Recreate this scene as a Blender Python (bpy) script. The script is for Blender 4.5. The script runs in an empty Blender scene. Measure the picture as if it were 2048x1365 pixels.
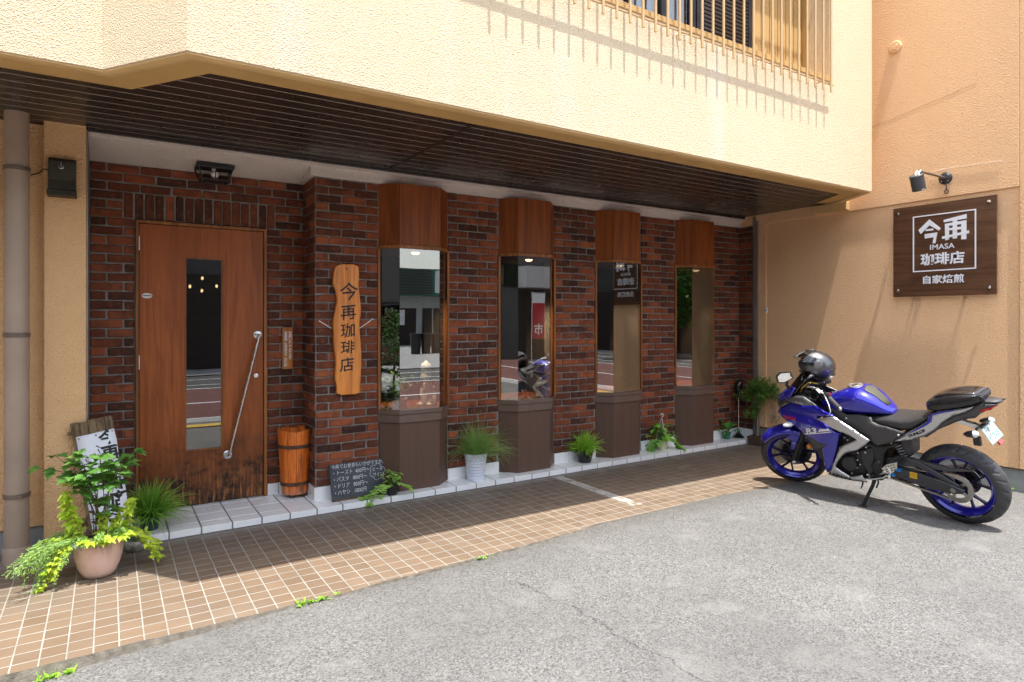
import bpy, bmesh, math, random
from math import sin, cos, pi, sqrt, radians
from mathutils import Vector, Matrix, noise
from mathutils.geometry import delaunay_2d_cdt

# ------------------------------------------------------------------ camera, sky, sun, exposure
SC = bpy.context.scene
COL = SC.collection
cam_d = bpy.data.cameras.new('camera')
cam_d.sensor_width = 36.0
cam_d.lens = 36.0 * 1260.0 / 2048.0
cam_d.shift_y = -42.5 / 2048.0
cam_d.clip_end = 600
cam_d.clip_start = 0.05
cam = bpy.data.objects.new('camera', cam_d)
COL.objects.link(cam)
cam.location = (0, 0, 1.5)
cam.rotation_euler = (radians(90), 0, -math.atan2(809, 1260))
SC.camera = cam

SUN_DIR = Vector((-0.032, -0.25, 1.0)).normalized()      # towards the sun
world = bpy.data.worlds.new('World')
SC.world = world
world.use_nodes = True
wn = world.node_tree.nodes
sky = wn.new('ShaderNodeTexSky')
sky.sky_type = 'NISHITA'
sky.sun_disc = False
sky.sun_elevation = math.asin(SUN_DIR.z)
sky.sun_rotation = math.atan2(SUN_DIR.x, SUN_DIR.y)
sky.air_density = 1.2
sky.dust_density = 2.0
wn['Background'].inputs[1].default_value = 0.15
hsv = wn.new('ShaderNodeHueSaturation')                  # thin summer haze: a paler blue
hsv.inputs['Saturation'].default_value = 0.55
world.node_tree.links.new(sky.outputs[0], hsv.inputs['Color'])
world.node_tree.links.new(hsv.outputs[0], wn['Background'].inputs[0])

sl = bpy.data.lights.new('sun', 'SUN')
sl.energy = 2.6
sl.angle = radians(0.5)
sl.color = (1.0, 0.96, 0.90)
sun = bpy.data.objects.new('sun', sl)
COL.objects.link(sun)
sun.rotation_euler = SUN_DIR.to_track_quat('Z', 'Y').to_euler()
sun.location = (0, 0, 30)

SC.view_settings.view_transform = 'Standard'
SC.view_settings.look = 'None'
SC.view_settings.exposure = 1.66
SC.view_settings.gamma = 1.0
SC.render.engine = 'CYCLES'
SC.cycles.use_denoising = True
SC.cycles.max_bounces = 8
SC.cycles.diffuse_bounces = 4
SC.cycles.transparent_max_bounces = 16
SC.cycles.caustics_reflective = False
SC.cycles.caustics_refractive = False
SC.cycles.sample_clamp_indirect = 8.0

R = random.Random(7)

# ------------------------------------------------------------------ materials
class NT:
    """tiny node-tree builder"""
    def __init__(s, name):
        s.m = bpy.data.materials.new(name); s.m.use_nodes = True
        s.t = s.m.node_tree; s.t.nodes.clear()
        s.out = s.n('ShaderNodeOutputMaterial')
        s.b = s.n('ShaderNodeBsdfPrincipled')
        s.l(s.b.outputs[0], s.out.inputs[0])
        s.tc = s.n('ShaderNodeTexCoord')
        s.obj = s.tc.outputs['Object']
    def n(s, t, **k):
        x = s.t.nodes.new(t)
        for a, v in k.items(): setattr(x, a, v)
        return x
    def l(s, a, b): s.t.links.new(a, b)
    def put(s, sock, v):
        if hasattr(v, 'links') or isinstance(v, bpy.types.NodeSocket): s.l(v, sock)
        else:
            if isinstance(v, (tuple, list)) and len(v) == 3 and sock.type == 'RGBA': v = (*v, 1)
            sock.default_value = v
    def base(s, c, rough=None, metal=None, coat=None, spec=None):
        s.put(s.b.inputs['Base Color'], c)
        if rough is not None: s.put(s.b.inputs['Roughness'], rough)
        if metal is not None: s.put(s.b.inputs['Metallic'], metal)
        if coat is not None:
            s.b.inputs['Coat Weight'].default_value = coat; s.b.inputs['Coat Roughness'].default_value = 0.05
        if spec is not None: s.b.inputs['Specular IOR Level'].default_value = spec
    def mapping(s, vec, scale=(1, 1, 1), rot=(0, 0, 0), loc=(0, 0, 0)):
        m = s.n('ShaderNodeMapping'); s.l(vec, m.inputs[0])
        m.inputs['Scale'].default_value = scale; m.inputs['Rotation'].default_value = rot; m.inputs['Location'].default_value = loc
        return m.outputs[0]
    def noise(s, vec, scale, detail=4, rough=.55, dist=0.0, out=0):
        x = s.n('ShaderNodeTexNoise'); s.l(vec, x.inputs['Vector'])
        x.inputs['Scale'].default_value = scale; x.inputs['Detail'].default_value = detail
        x.inputs['Roughness'].default_value = rough; x.inputs['Distortion'].default_value = dist
        return x.outputs[out]
    def voro(s, vec, scale, feat='F1', out='Distance', rnd=1.0):
        x = s.n('ShaderNodeTexVoronoi', feature=feat); s.l(vec, x.inputs['Vector'])
        x.inputs['Scale'].default_value = scale; x.inputs['Randomness'].default_value = rnd
        return x.outputs[out]
    def ramp(s, f, stops, interp='LINEAR'):
        r = s.n('ShaderNodeValToRGB'); s.l(f, r.inputs[0]); cr = r.color_ramp; cr.interpolation = interp
        while len(cr.elements) < len(stops): cr.elements.new(.5)
        for e, (p, c) in zip(cr.elements, stops):
            e.position = p; e.color = (c, c, c, 1) if not isinstance(c, (tuple, list)) else (*c, 1)
        return r.outputs[0]
    def mix(s, f, a, b, mode='MIX'):
        m = s.n('ShaderNodeMix', data_type='RGBA', blend_type=mode)
        s.put(m.inputs[0], f); s.put(m.inputs[6], a); s.put(m.inputs[7], b)
        return m.outputs[2]
    def math(s, op, a, b=0.0, c=None):
        m = s.n('ShaderNodeMath', operation=op)
        s.put(m.inputs[0], a); s.put(m.inputs[1], b)
        if c is not None: s.put(m.inputs[2], c)
        return m.outputs[0]
    def xyz(s, vec):
        x = s.n('ShaderNodeSeparateXYZ'); s.l(vec, x.inputs[0]); return x.outputs
    def bump(s, h, strength=.5, dist=.01, prev=None):
        b = s.n('ShaderNodeBump'); b.inputs['Strength'].default_value = strength; b.inputs['Distance'].default_value = dist
        s.l(h, b.inputs['Height'])
        if prev is not None: s.l(prev, b.inputs['Normal'])
        s.l(b.outputs[0], s.b.inputs['Normal']); return b.outputs[0]

def plain(name, c, rough=.5, metal=0.0, coat=None, var=.12, vs=9.0, bump=0.0, bs=120.0, spec=None):
    t = NT(name)
    f = t.noise(t.obj, vs, 5)
    d = tuple(x * (1 - var) for x in c); u = tuple(min(1, x * (1 + var)) for x in c)
    t.base(t.mix(t.ramp(f, [(.3, 0.0), (.7, 1.0)]), d, u), rough, metal, coat, spec)
    r = t.noise(t.obj, vs * 2.3, 4)
    lo, hi = max(0, rough - .08), min(1, rough + .1)
    t.put(t.b.inputs['Roughness'], t.ramp(r, [(.3, lo), (.7, hi)]))
    if bump: t.bump(t.noise(t.obj, bs, 4), bump, .004)
    return t.m

def stucco(name, c, dirt=(0.25, 0.17, 0.09), scale=95.0, strength=.75, streak=.0, stain=.15):
    t = NT(name)
    big = t.noise(t.obj, 1.1, 5, .6)
    col = t.mix(t.ramp(big, [(.3, 0.0), (.75, 1.0)]), tuple(x * .93 for x in c), c)
    pit = t.voro(t.obj, scale, 'F1')
    pits = t.ramp(t.noise(t.obj, scale * .7, 3), [(.30, 1.0), (.42, 0.0)])
    col = t.mix(t.math('MULTIPLY', pits, .35), col, tuple(x * .55 for x in c))
    st = t.noise(t.mapping(t.obj, (3.5, 3.5, .22)), 1.0, 5, .6)
    col = t.mix(t.math('MULTIPLY', t.ramp(st, [(.52, 0.0), (.75, 1.0)]), stain), col, dirt)
    pa = t.noise(t.obj, .55, 3, .5)
    col = t.mix(t.math('MULTIPLY', t.ramp(pa, [(.50, 0.0), (.53, 1.0)]), .10), col, tuple(x * .8 for x in c))
    if streak:
        sw = t.noise(t.mapping(t.obj, (2.2, 2.2, .12), loc=(3, 1, 0)), 1.0, 3, .5)
        col = t.mix(t.math('MULTIPLY', t.ramp(sw, [(.55, 0.0), (.72, 1.0)]), streak), col, (.80, .74, .62))
    t.base(col, .9, spec=.2)
    h = t.math('ADD', t.math('MULTIPLY', t.noise(t.obj, scale, 5, .6), 1.0), t.math('MULTIPLY', pit, .6))
    t.bump(h, strength, .012)
    return t.m

def wood(name, dark, light, axis='z', scale=1.0, rough=.45, coat=None, contrast=(.35, .65), worn=None):
    t = NT(name)
    st = {'z': (14, 14, .9), 'x': (.9, 14, 14), 'y': (14, .9, 14)}[axis]
    v = t.mapping(t.obj, tuple(x * scale for x in st))
    g1 = t.noise(v, 2.2, 6, .62, 1.4)
    sw = t.noise(t.mapping(t.obj, tuple(x * scale * .42 for x in st)), 1.6, 2, .5, .8)
    rings = t.math('PINGPONG', t.math('MULTIPLY', sw, 9.0), 1.0)
    fine = t.noise(t.mapping(t.obj, tuple(x * scale * 9 for x in st)), 1.5, 3)
    f = t.math('ADD', t.math('MULTIPLY', g1, .5), t.math('ADD', t.math('MULTIPLY', rings, .22), t.math('MULTIPLY', fine, .28)))
    col = t.mix(t.ramp(f, [(contrast[0], 0.0), (contrast[1], 1.0)]), dark, light)
    if worn:
        zz = t.xyz(t.obj)[2]
        nz = t.noise(t.mapping(t.obj, (5, 5, 2.0)), 1.6, 6, .65)
        h = t.math('ADD', zz, t.math('MULTIPLY', t.math('SUBTRACT', nz, .5), -.55))
        col = t.mix(t.ramp(h, [(worn[0], .9), (worn[1], 0.0)]), col, (.030, .017, .009))
        blot = t.noise(t.mapping(t.obj, (5.5, 5.5, 7)), 1.0, 6, .7)
        col = t.mix(t.math('MULTIPLY', t.ramp(blot, [(.48, 0.0), (.6, .95)]), t.ramp(zz, [(.30, 1.0), (.62, 0.0)])), col, (.010, .007, .005))
        br = t.noise(t.mapping(t.obj, (40, 40, 4)), 1.5, 5, .7)
        msk = t.math('MULTIPLY', t.ramp(br, [(.5, 0.0), (.62, 1.0)]), t.ramp(zz, [(.05, .95), (.42, 0.0)]))
        col = t.mix(msk, col, (.42, .17, .055))
    t.base(col, rough, coat=coat, spec=.3)
    t.bump(f, .25, .003)
    return t.m

def bricks_mat():
    t = NT('fired_brick')
    g = t.n('ShaderNodeNewGeometry')
    rnd = g.outputs['Random Per Island']
    c = t.ramp(rnd, [(0.0, (.042, .022, .017)), (.20, (.105, .038, .022)), (.42, (.165, .050, .025)), (.66, (.245, .070, .031)), (.88, (.34, .100, .043)), (1.0, (.040, .026, .022))])
    n1 = t.noise(t.obj, 7.0, 5, .65); n2 = t.noise(t.obj, 26.0, 6, .7)
    c = t.mix(t.math('MULTIPLY', t.ramp(n1, [(.42, 0.0), (.68, 1.0)]), .75), c, (.045, .026, .022))
    c = t.mix(t.math('MULTIPLY', t.ramp(n2, [(.5, 0.0), (.72, 1.0)]), .45), c, (.36, .105, .055))
    c = t.mix(t.math('MULTIPLY', t.ramp(t.noise(t.obj, 3.1, 5, .7), [(.66, 0.0), (.8, 1.0)]), .22), c, (.42, .36, .32))
    t.base(c, .85, spec=.15)
    t.bump(t.math('ADD', n2, t.math('MULTIPLY', t.noise(t.obj, 160, 4), .5)), .7, .006)
    return t.m

def floor_tile_mat():
    t = NT('terrace_tile')
    x, y, z = t.xyz(t.obj)
    def cell(v, off):
        u = t.math('MULTIPLY', t.math('ADD', v, off), 10.0)
        return t.math('FRACT', u), t.math('FLOOR', u)
    fx, ix = cell(x, 20.054); fy, iy = cell(y, 20.03)
    def edge(fr): return t.math('MINIMUM', fr, t.math('SUBTRACT', 1.0, fr))
    d = t.math('MINIMUM', edge(fx), edge(fy))
    d = t.math('ADD', d, t.math('MULTIPLY', t.math('SUBTRACT', t.noise(t.obj, 40, 3), .5), .012))
    tile = t.ramp(d, [(.026, 0.0), (.042, 1.0)])
    cb = t.n('ShaderNodeCombineXYZ'); t.l(ix, cb.inputs[0]); t.l(iy, cb.inputs[1])
    wnz = t.n('ShaderNodeTexWhiteNoise', noise_dimensions='2D'); t.l(cb.outputs[0], wnz.inputs[0])
    c = t.ramp(wnz.outputs[0], [(0.0, (.15, .104, .068)), (.5, (.172, .120, .079)), (1.0, (.198, .140, .093))])
    sp = t.noise(t.obj, 210, 3, .7)
    c = t.mix(t.math('MULTIPLY', t.ramp(sp, [(.45, 0.0), (.7, 1.0)]), .45), c, (.25, .165, .098))
    big = t.noise(t.obj, 1.6, 6, .65)
    c = t.mix(t.math('MULTIPLY', t.ramp(big, [(.5, 0.0), (.75, 1.0)]), .45), c, (.20, .17, .135))
    # overhang shade painted into tile and grout colour, deeper towards the step
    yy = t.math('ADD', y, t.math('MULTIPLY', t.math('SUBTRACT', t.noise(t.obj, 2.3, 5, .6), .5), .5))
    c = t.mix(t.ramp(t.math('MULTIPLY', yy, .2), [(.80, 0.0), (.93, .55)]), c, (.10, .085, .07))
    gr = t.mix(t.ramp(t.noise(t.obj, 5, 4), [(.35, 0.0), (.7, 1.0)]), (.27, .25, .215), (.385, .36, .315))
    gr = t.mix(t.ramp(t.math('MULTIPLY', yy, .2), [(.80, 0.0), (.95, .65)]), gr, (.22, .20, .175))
    c = t.mix(tile, gr, c)
    # old cement smears
    def strip(x0, w, y0, y1, amt, cs=8):
        a = t.math('ABSOLUTE', t.math('SUBTRACT', x, x0))
        m = t.math('MULTIPLY', t.math('LESS_THAN', a, w), t.math('MULTIPLY', t.math('GREATER_THAN', y, y0), t.math('LESS_THAN', y, y1)))
        return t.math('MULTIPLY', m, t.math('MULTIPLY', t.ramp(t.noise(t.obj, cs, 5, .7), [(.38, 0.0), (.52, 1.0)]), amt))
    c = t.mix(strip(3.62, .05, 3.75, 4.86, .8), c, (.52, .50, .46))
    c = t.mix(t.math('MULTIPLY', t.ramp(t.noise(t.obj, 1.15, 6, .7), [(.64, 0.0), (.70, .6)]), .8), c, (.42, .37, .30))
    kerb = t.math('GREATER_THAN', y, 4.815)
    c = t.mix(t.math('MULTIPLY', kerb, t.ramp(t.noise(t.obj, 9, 5, .7), [(.25, .9), (.7, .3)])), c, (.20, .185, .165))
    t.base(c, .55)
    t.put(t.b.inputs['Roughness'], t.ramp(t.noise(t.obj, 6, 4), [(.3, .38), (.7, .7)]))
    h = t.math('ADD', t.math('MULTIPLY', t.ramp(d, [(.02, 0.0), (.06, 1.0)]), 1.0), t.math('MULTIPLY', sp, .12))
    t.bump(h, .6, .004)
    return t.m

def asphalt_mat(name='old_asphalt', c0=.20, tint=(1, .975, .93), cracks=True):
    t = NT(name)
    x, y, z = t.xyz(t.obj)
    ag = t.n('ShaderNodeTexVoronoi', feature='F1'); t.l(t.obj, ag.inputs['Vector']); ag.inputs['Scale'].default_value = 135
    agc = t.xyz(ag.outputs['Color'])[0]
    f = t.noise(t.obj, 150, 4, .75)
    v = t.math('ADD', t.math('MULTIPLY', agc, .55), t.math('MULTIPLY', f, .45))
    def g(k): return tuple(c0 * k * q for q in tint)
    c = t.ramp(v, [(.2, g(.42)), (.45, g(.95)), (.68, g(1.18)), (.85, g(1.75))])
    big = t.noise(t.obj, .85, 7, .62)
    c = t.mix(t.math('MULTIPLY', t.ramp(big, [(.42, 0.0), (.66, 1.0)]), .5), c, g(.62))
    mid = t.noise(t.obj, 3.4, 6, .65)
    c = t.mix(t.math('MULTIPLY', t.ramp(mid, [(.52, 0.0), (.7, 1.0)]), .5), c, g(1.5))
    if cracks:
        wob = t.math('MULTIPLY', t.math('SUBTRACT', t.noise(t.obj, 4.2, 6, .72), .5), .26)
        def crack(nx, ny, d, lo, hi, w):
            dd = t.math('ABSOLUTE', t.math('ADD', t.math('ADD', t.math('MULTIPLY', x, nx), t.math('MULTIPLY', y, ny)), t.math('ADD', wob, -d)))
            al = t.math('ADD', t.math('MULTIPLY', x, ny), t.math('MULTIPLY', y, -nx))
            m = t.math('MULTIPLY', t.math('GREATER_THAN', al, lo), t.math('LESS_THAN', al, hi))
            k = t.math('SUBTRACT', 1.0, t.math('DIVIDE', dd, w))
            return t.math('MULTIPLY', t.math('MINIMUM', t.math('MAXIMUM', k, 0.0), 1.0), m)
        c = t.mix(crack(.996, .0926, 2.277, -2.85, -.6, .0052), c, g(.2))
        c = t.mix(t.math('MULTIPLY', crack(.60, .80, 5.3, .6, 4.2, .006), .5), c, g(.3))
        # dirt line where it meets the tiles
        e = t.ramp(t.math('ADD', t.math('MULTIPLY', y, .2), t.math('MULTIPLY', t.noise(t.obj, 9, 5, .7), .06)), [(.685, 0.0), (.735, .8)])
        c = t.mix(t.math('MULTIPLY', e, .55), c, (.10, .09, .07))
    t.base(c, .92, spec=.25)
    t.bump(t.math('ADD', v, t.math('MULTIPLY', f, .5)), 1.0, .008)
    return t.m

def glass_mat(name='window_glass', refl=.14, tint=(.66, .63, .58), rough=0.0):
    t = NT(name)
    tr = t.n('ShaderNodeBsdfTransparent'); tr.inputs[0].default_value = (*tint, 1)
    gl = t.n('ShaderNodeBsdfGlossy'); gl.inputs[0].default_value = (1, 1, 1, 1); gl.inputs[1].default_value = rough
    fr = t.n('ShaderNodeFresnel'); fr.inputs[0].default_value = 1.5
    fac = t.math('MINIMUM', t.math('ADD', fr.outputs[0], refl), .95)
    b = t.n('ShaderNodeBump'); b.inputs['Strength'].default_value = .02; b.inputs['Distance'].default_value = .02
    t.l(t.noise(t.obj, 1.5, 2), b.inputs['Height']); t.l(b.outputs[0], gl.inputs['Normal'])
    mx = t.n('ShaderNodeMixShader'); t.l(fac, mx.inputs[0]); t.l(tr.outputs[0], mx.inputs[1]); t.l(gl.outputs[0], mx.inputs[2])
    t.l(mx.outputs[0], t.out.inputs[0])
    return t.m

def emit(name, c, s):
    t = NT(name); e = t.n('ShaderNodeEmission'); e.inputs[0].default_value = (*c, 1); e.inputs[1].default_value = s
    t.l(e.outputs[0], t.out.inputs[0]); return t.m

def leaf_mat(name, a, b, trans=.35, vein=None):
    t = NT(name)
    g = t.n('ShaderNodeNewGeometry')
    c = t.mix(g.outputs['Random Per Island'], a, b)
    c = t.mix(t.math('MULTIPLY', t.ramp(t.noise(t.obj, 60, 3), [(.4, 0.0), (.7, 1.0)]), .35), c, vein or tuple(x * .6 for x in a))
    t.base(c, .5, spec=.35)
    tl = t.n('ShaderNodeBsdfTranslucent'); t.l(c, tl.inputs[0])
    mx = t.n('ShaderNodeMixShader'); mx.inputs[0].default_value = trans
    t.l(t.b.outputs[0], mx.inputs[1]); t.l(tl.outputs[0], mx.inputs[2]); t.l(mx.outputs[0], t.out.inputs[0])
    return t.m

def tub_wood():
    t = NT('varnished_stave_wood')
    x, y, z = t.xyz(t.obj)
    v = t.mapping(t.obj, (16, 16, 1.3))
    f = t.noise(v, 2.2, 6, .6, 1.2)
    c = t.mix(t.ramp(f, [(.35, 0.0), (.65, 1.0)]), (.52, .105, .014), (.84, .22, .035))
    k = t.voro(t.mapping(t.obj, (9, 9, 5)), 1.0, 'F1')
    c = t.mix(t.ramp(k, [(.10, .85), (.2, 0.0)]), c, (.14, .035, .012))
    gr = t.noise(t.mapping(t.obj, (30, 30, 3.5)), 1.0, 6, .7)
    c = t.mix(t.math('MULTIPLY', t.ramp(gr, [(.52, 0.0), (.68, 1.0)]), .7), c, (.16, .05, .018))
    c = t.mix(t.ramp(t.math('ADD', z, t.math('MULTIPLY', gr, .12)), [(.06, .8), (.16, 0.0)]), c, (.30, .20, .15))
    t.base(c, .4, spec=.35); t.bump(f, .3, .003)
    return t.m

M = dict(
    cream=stucco('cream_render', (.82, .67, .46), dirt=(.66, .50, .32), scale=135, streak=.45, strength=.85),
    tan=stucco('tan_render', (.92, .58, .32), dirt=(.82, .48, .24), scale=100, strength=.8, stain=.22),
    orange=stucco('orange_render', (.82, .52, .265), dirt=(.58, .34, .15), scale=90, strength=.8, stain=.3),
    beam=plain('tan_trim_paint', (.52, .325, .12), .6, var=.1, vs=3),
    lip=plain('pale_trim_paint', (.64, .43, .19), .6, var=.08, vs=3),
    bars=plain('railing_paint', (.56, .38, .19), .5, var=.08, vs=5),
    band=stucco('white_render', (.66, .60, .55), dirt=(.35, .28, .22), scale=60, strength=.6, stain=.25),
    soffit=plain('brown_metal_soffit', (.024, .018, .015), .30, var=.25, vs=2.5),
    board_glint=plain('soffit_edge_glint', (.46, .38, .31), .5),  # pale colour carries the glint of the board edges
    brick=bricks_mat(),
    mortar=plain('grey_mortar', (.20, .185, .165), .95, var=.35, vs=14, bump=.6, bs=90),
    tile=floor_tile_mat(),
    asphalt=asphalt_mat(),
    road=asphalt_mat('road_asphalt', .12, (1, 1, 1), False),
    redroad=asphalt_mat('red_asphalt', .15, (1.25, .62, .55), False),
    step=plain('white_glazed_tile', (.84, .835, .82), .2, var=.04, vs=4),
    grout=plain('grey_grout', (.20, .19, .18), .9, var=.3),
    concrete=plain('grey_concrete', (.30, .31, .31), .9, var=.2, vs=5, bump=.4),
    door=wood('worn_door_wood', (.19, .046, .010), (.43, .120, .026), 'z', 1.0, .42, contrast=(.25, .8), worn=(.06, .66)),
    frame=wood('door_frame_wood', (.16, .055, .015), (.36, .135, .036), 'z', 1.0, .45),
    bayup=wood('bay_head_wood', (.14, .034, .006), (.27, .070, .012), 'z', .8, .5),
    baylow=wood('bay_base_wood', (.095, .052, .036), (.128, .074, .052), 'z', 1.0, .5, contrast=(.2, .85)),
    sill=plain('brown_sill_paint', (.125, .078, .058), .45, var=.15, vs=6),
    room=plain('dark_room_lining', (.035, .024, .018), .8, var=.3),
    glass=glass_mat(),
    doorglass=glass_mat('door_glass', .12, (.40, .38, .35)),
    steel=plain('brushed_steel', (.62, .61, .59), .28, 1.0, var=.08),
    chrome=plain('chrome', (.80, .80, .80), .12, 1.0, var=.04),
    alu=plain('aluminium', (.70, .70, .70), .38, 1.0, var=.08),
    blackmetal=plain('black_metal', (.018, .018, .02), .4, .3, var=.3),
    darkbox=plain('dark_patina_metal', (.045, .042, .030), .45, .5, var=.35, vs=7),
    pipe=plain('taupe_pipe_paint', (.34, .255, .19), .5, var=.18, vs=2.2),
    pipedark=plain('pipe_band_metal', (.19, .15, .12), .45, .5, var=.2),
    black=plain('black_plastic', (.022, .022, .024), .42, var=.2),
    white=plain('white_paint', (.72, .72, .72), .4, var=.05),
    ink=plain('black_ink', (.012, .010, .009), .6, var=.1),
    rust=plain('rusty_iron', (.10, .055, .03), .75, .3, var=.4, vs=20),
)
# ------------------------------------------------------------------ mesh + object helpers
class MB:
    def __init__(s): s.v = []; s.f = []; s.mi = []; s.cur = 0
    def add(s, vs, fs):
        o = len(s.v); s.v += [tuple(p) for p in vs]
        s.f += [tuple(i + o for i in f) for f in fs]; s.mi += [s.cur] * len(fs)
    def box(s, x0, x1, y0, y1, z0, z1, mtx=None):
        vs = [Vector((x, y, z)) for z in (z0, z1) for y in (y0, y1) for x in (x0, x1)]
        if mtx: vs = [mtx @ v for v in vs]
        s.add(vs, [(0, 2, 3, 1), (4, 5, 7, 6), (0, 1, 5, 4), (2, 6, 7, 3), (0, 4, 6, 2), (1, 3, 7, 5)])
    def prism(s, poly, d0, d1, plane='xy'):
        """poly of 2-D points, extruded along the missing axis"""
        def P(a, b, d): return {'xy': (a, b, d), 'xz': (a, d, b), 'yz': (d, a, b)}[plane]
        n = len(poly)
        area = sum(poly[i][0] * poly[(i + 1) % n][1] - poly[(i + 1) % n][0] * poly[i][1] for i in range(n))
        q = list(poly) if area > 0 else list(poly)[::-1]
        if plane == 'xz': q = q[::-1]
        vs = [P(a, b, d0) for a, b in q] + [P(a, b, d1) for a, b in q]
        fs = [tuple(range(n - 1, -1, -1)), tuple(range(n, 2 * n))] + [(i, (i + 1) % n, n + (i + 1) % n, n + i) for i in range(n)]
        if d1 < d0: fs = [f[::-1] for f in fs]
        s.add(vs, fs)
    def tube(s, pts, r, seg=10, cap=True, closed=False):
        pts = [Vector(p) for p in pts]; n = len(pts)
        rs = r if isinstance(r, (list, tuple)) else [r] * n
        vs = []; up = None
        for i, p in enumerate(pts):
            if closed: d = pts[(i + 1) % n] - pts[i - 1]
            else: d = pts[min(i + 1, n - 1)] - pts[max(i - 1, 0)]
            d.normalize()
            if up is None:
                up = Vector((0, 0, 1)) if abs(d.z) < .9 else Vector((1, 0, 0))
            a = d.cross(up)
            if a.length < 1e-6: a = d.cross(Vector((0, 1, 0)))
            a.normalize(); b = a.cross(d).normalized(); up = b
            vs += [p + (a * cos(t) + b * sin(t)) * rs[i] for t in [2 * pi * k / seg for k in range(seg)]]
        fs = []
        for i in range(n if closed else n - 1):
            j = (i + 1) % n
            for k in range(seg):
                k2 = (k + 1) % seg
                fs.append((i * seg + k, i * seg + k2, j * seg + k2, j * seg + k))
        if cap and not closed:
            fs += [tuple(range(seg - 1, -1, -1)), tuple((n - 1) * seg + k for k in range(seg))]
        s.add(vs, fs)
    def lathe(s, prof, c=(0, 0, 0), seg=32, axis='z', jit=None, mtx=None):
        """prof: list of (r, h); open ends with r>0 stay open"""
        vs = []; c = Vector(c)
        for r, h in prof:
            for k in range(seg):
                a = 2 * pi * k / seg
                rr = r * (jit(a, h) if jit else 1)
                p = (rr * cos(a), rr * sin(a), h)
                if axis == 'y': p = (p[0], p[2], -p[1])
                elif axis == 'x': p = (p[2], p[0], p[1])
                p = Vector(p)
                if mtx: p = mtx @ p
                vs.append(p + c)
        fs = []
        for i in range(len(prof) - 1):
            for k in range(seg):
                k2 = (k + 1) % seg
                fs.append((i * seg + k, i * seg + k2, (i + 1) * seg + k2, (i + 1) * seg + k))
        s.add(vs, fs)
    def ball(s, c, r, seg=16, rings=10, sc=(1, 1, 1)):
        prof = [(max(1e-4, r * sin(pi * i / rings)), -r * cos(pi * i / rings)) for i in range(rings + 1)]
        o = len(s.v); s.lathe(prof, (0, 0, 0), seg)
        for i in range(o, len(s.v)):
            p = s.v[i]; s.v[i] = (p[0] * sc[0] + c[0], p[1] * sc[1] + c[1], p[2] * sc[2] + c[2])

ORG = {}
def org(o):
    while o is not None:
        if o.name in ORG: return ORG[o.name]
        o = o.parent
    return Vector((0, 0, 0))

def tag(o, label=None, cat=None, group=None, kind=None):
    if label: o['label'] = label
    if cat: o['category'] = cat
    if group: o['group'] = group
    if kind: o['kind'] = kind
    return o

def thing(name, label, cat, loc=(0, 0, 0), group=None, local=False, rot=None):
    o = bpy.data.objects.new(name, None); COL.objects.link(o)
    o.empty_display_size = .1; o.location = loc
    if rot is not None: o.rotation_euler = rot
    ORG[o.name] = Vector((0, 0, 0)) if (local or rot is not None) else Vector(loc)
    return tag(o, label, cat, group)

def build(mb, name, mats, parent=None, smooth=None, bevel=0.0, loc=None, segs=2, solid=None, subsurf=0):
    o0 = Vector(loc) if loc is not None else org(parent)
    me = bpy.data.meshes.new(name)
    me.from_pydata([(p[0] - o0.x, p[1] - o0.y, p[2] - o0.z) for p in mb.v], [], mb.f)
    if not isinstance(mats, (list, tuple)): mats = [mats]
    for m in mats: me.materials.append(m)
    if len(mats) > 1: me.polygons.foreach_set('material_index', mb.mi)
    me.update()
    ob = bpy.data.objects.new(name, me); COL.objects.link(ob)
    if parent is not None: ob.parent = parent
    elif loc is not None: ob.location = loc; ORG[ob.name] = Vector(loc)
    else: ORG[ob.name] = Vector((0, 0, 0))
    if solid:
        m = ob.modifiers.new('solid', 'SOLIDIFY'); m.thickness = solid; m.offset = -1
    if bevel:
        m = ob.modifiers.new('bevel', 'BEVEL'); m.width = bevel; m.segments = segs; m.limit_method = 'ANGLE'; m.angle_limit = radians(40)
    if subsurf:
        m = ob.modifiers.new('sub', 'SUBSURF'); m.levels = subsurf; m.render_levels = subsurf
    if smooth is not None:
        me.polygons.foreach_set('use_smooth', [True] * len(me.polygons))
        if smooth < 180 : me.set_sharp_from_angle(angle=radians(smooth))
    return ob

def text_mesh(mb, body, size, place, extrude=.001, bold=0.0, jitter=0.0, sx=1.0, shear=0.0, center=True, mirror=False, line=1.0):
    """lettering as real geometry; place(u, v, w) -> xyz with u right, v up, w out of the surface"""
    cu = bpy.data.curves.new('lettering', 'FONT')
    cu.body = body; cu.size = size; cu.extrude = extrude; cu.offset = bold; cu.shear = shear; cu.space_line = line
    cu.align_x = 'CENTER' if center else 'LEFT'; cu.align_y = 'CENTER'; cu.resolution_u = 3
    ob = bpy.data.objects.new('lettering', cu); COL.objects.link(ob)
    dg = bpy.context.evaluated_depsgraph_get()
    me = bpy.data.meshes.new_from_object(ob.evaluated_get(dg))
    bpy.data.objects.remove(ob); bpy.data.curves.remove(cu)
    vs = []
    for v in me.vertices:
        x, y, z = v.co
        if jitter:
            q = Vector((x, y, 0)) * (5 / size)
            x += jitter * size * noise.noise(q); y += jitter * size * noise.noise(q + Vector((9, 4, 2)))
        vs.append(place(x * sx, y, z + extrude))
    mb.add(vs, [tuple(p.vertices) for p in me.polygons])
    bpy.data.meshes.remove(me)

def text_vertical(mb, body, size, step, place, **k):
    for i, ch in enumerate(body):
        if ch == ' ': continue
        text_mesh(mb, ch, size, (lambda u, v, w, i=i: place(u, v - i * step, w)), **k)

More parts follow.
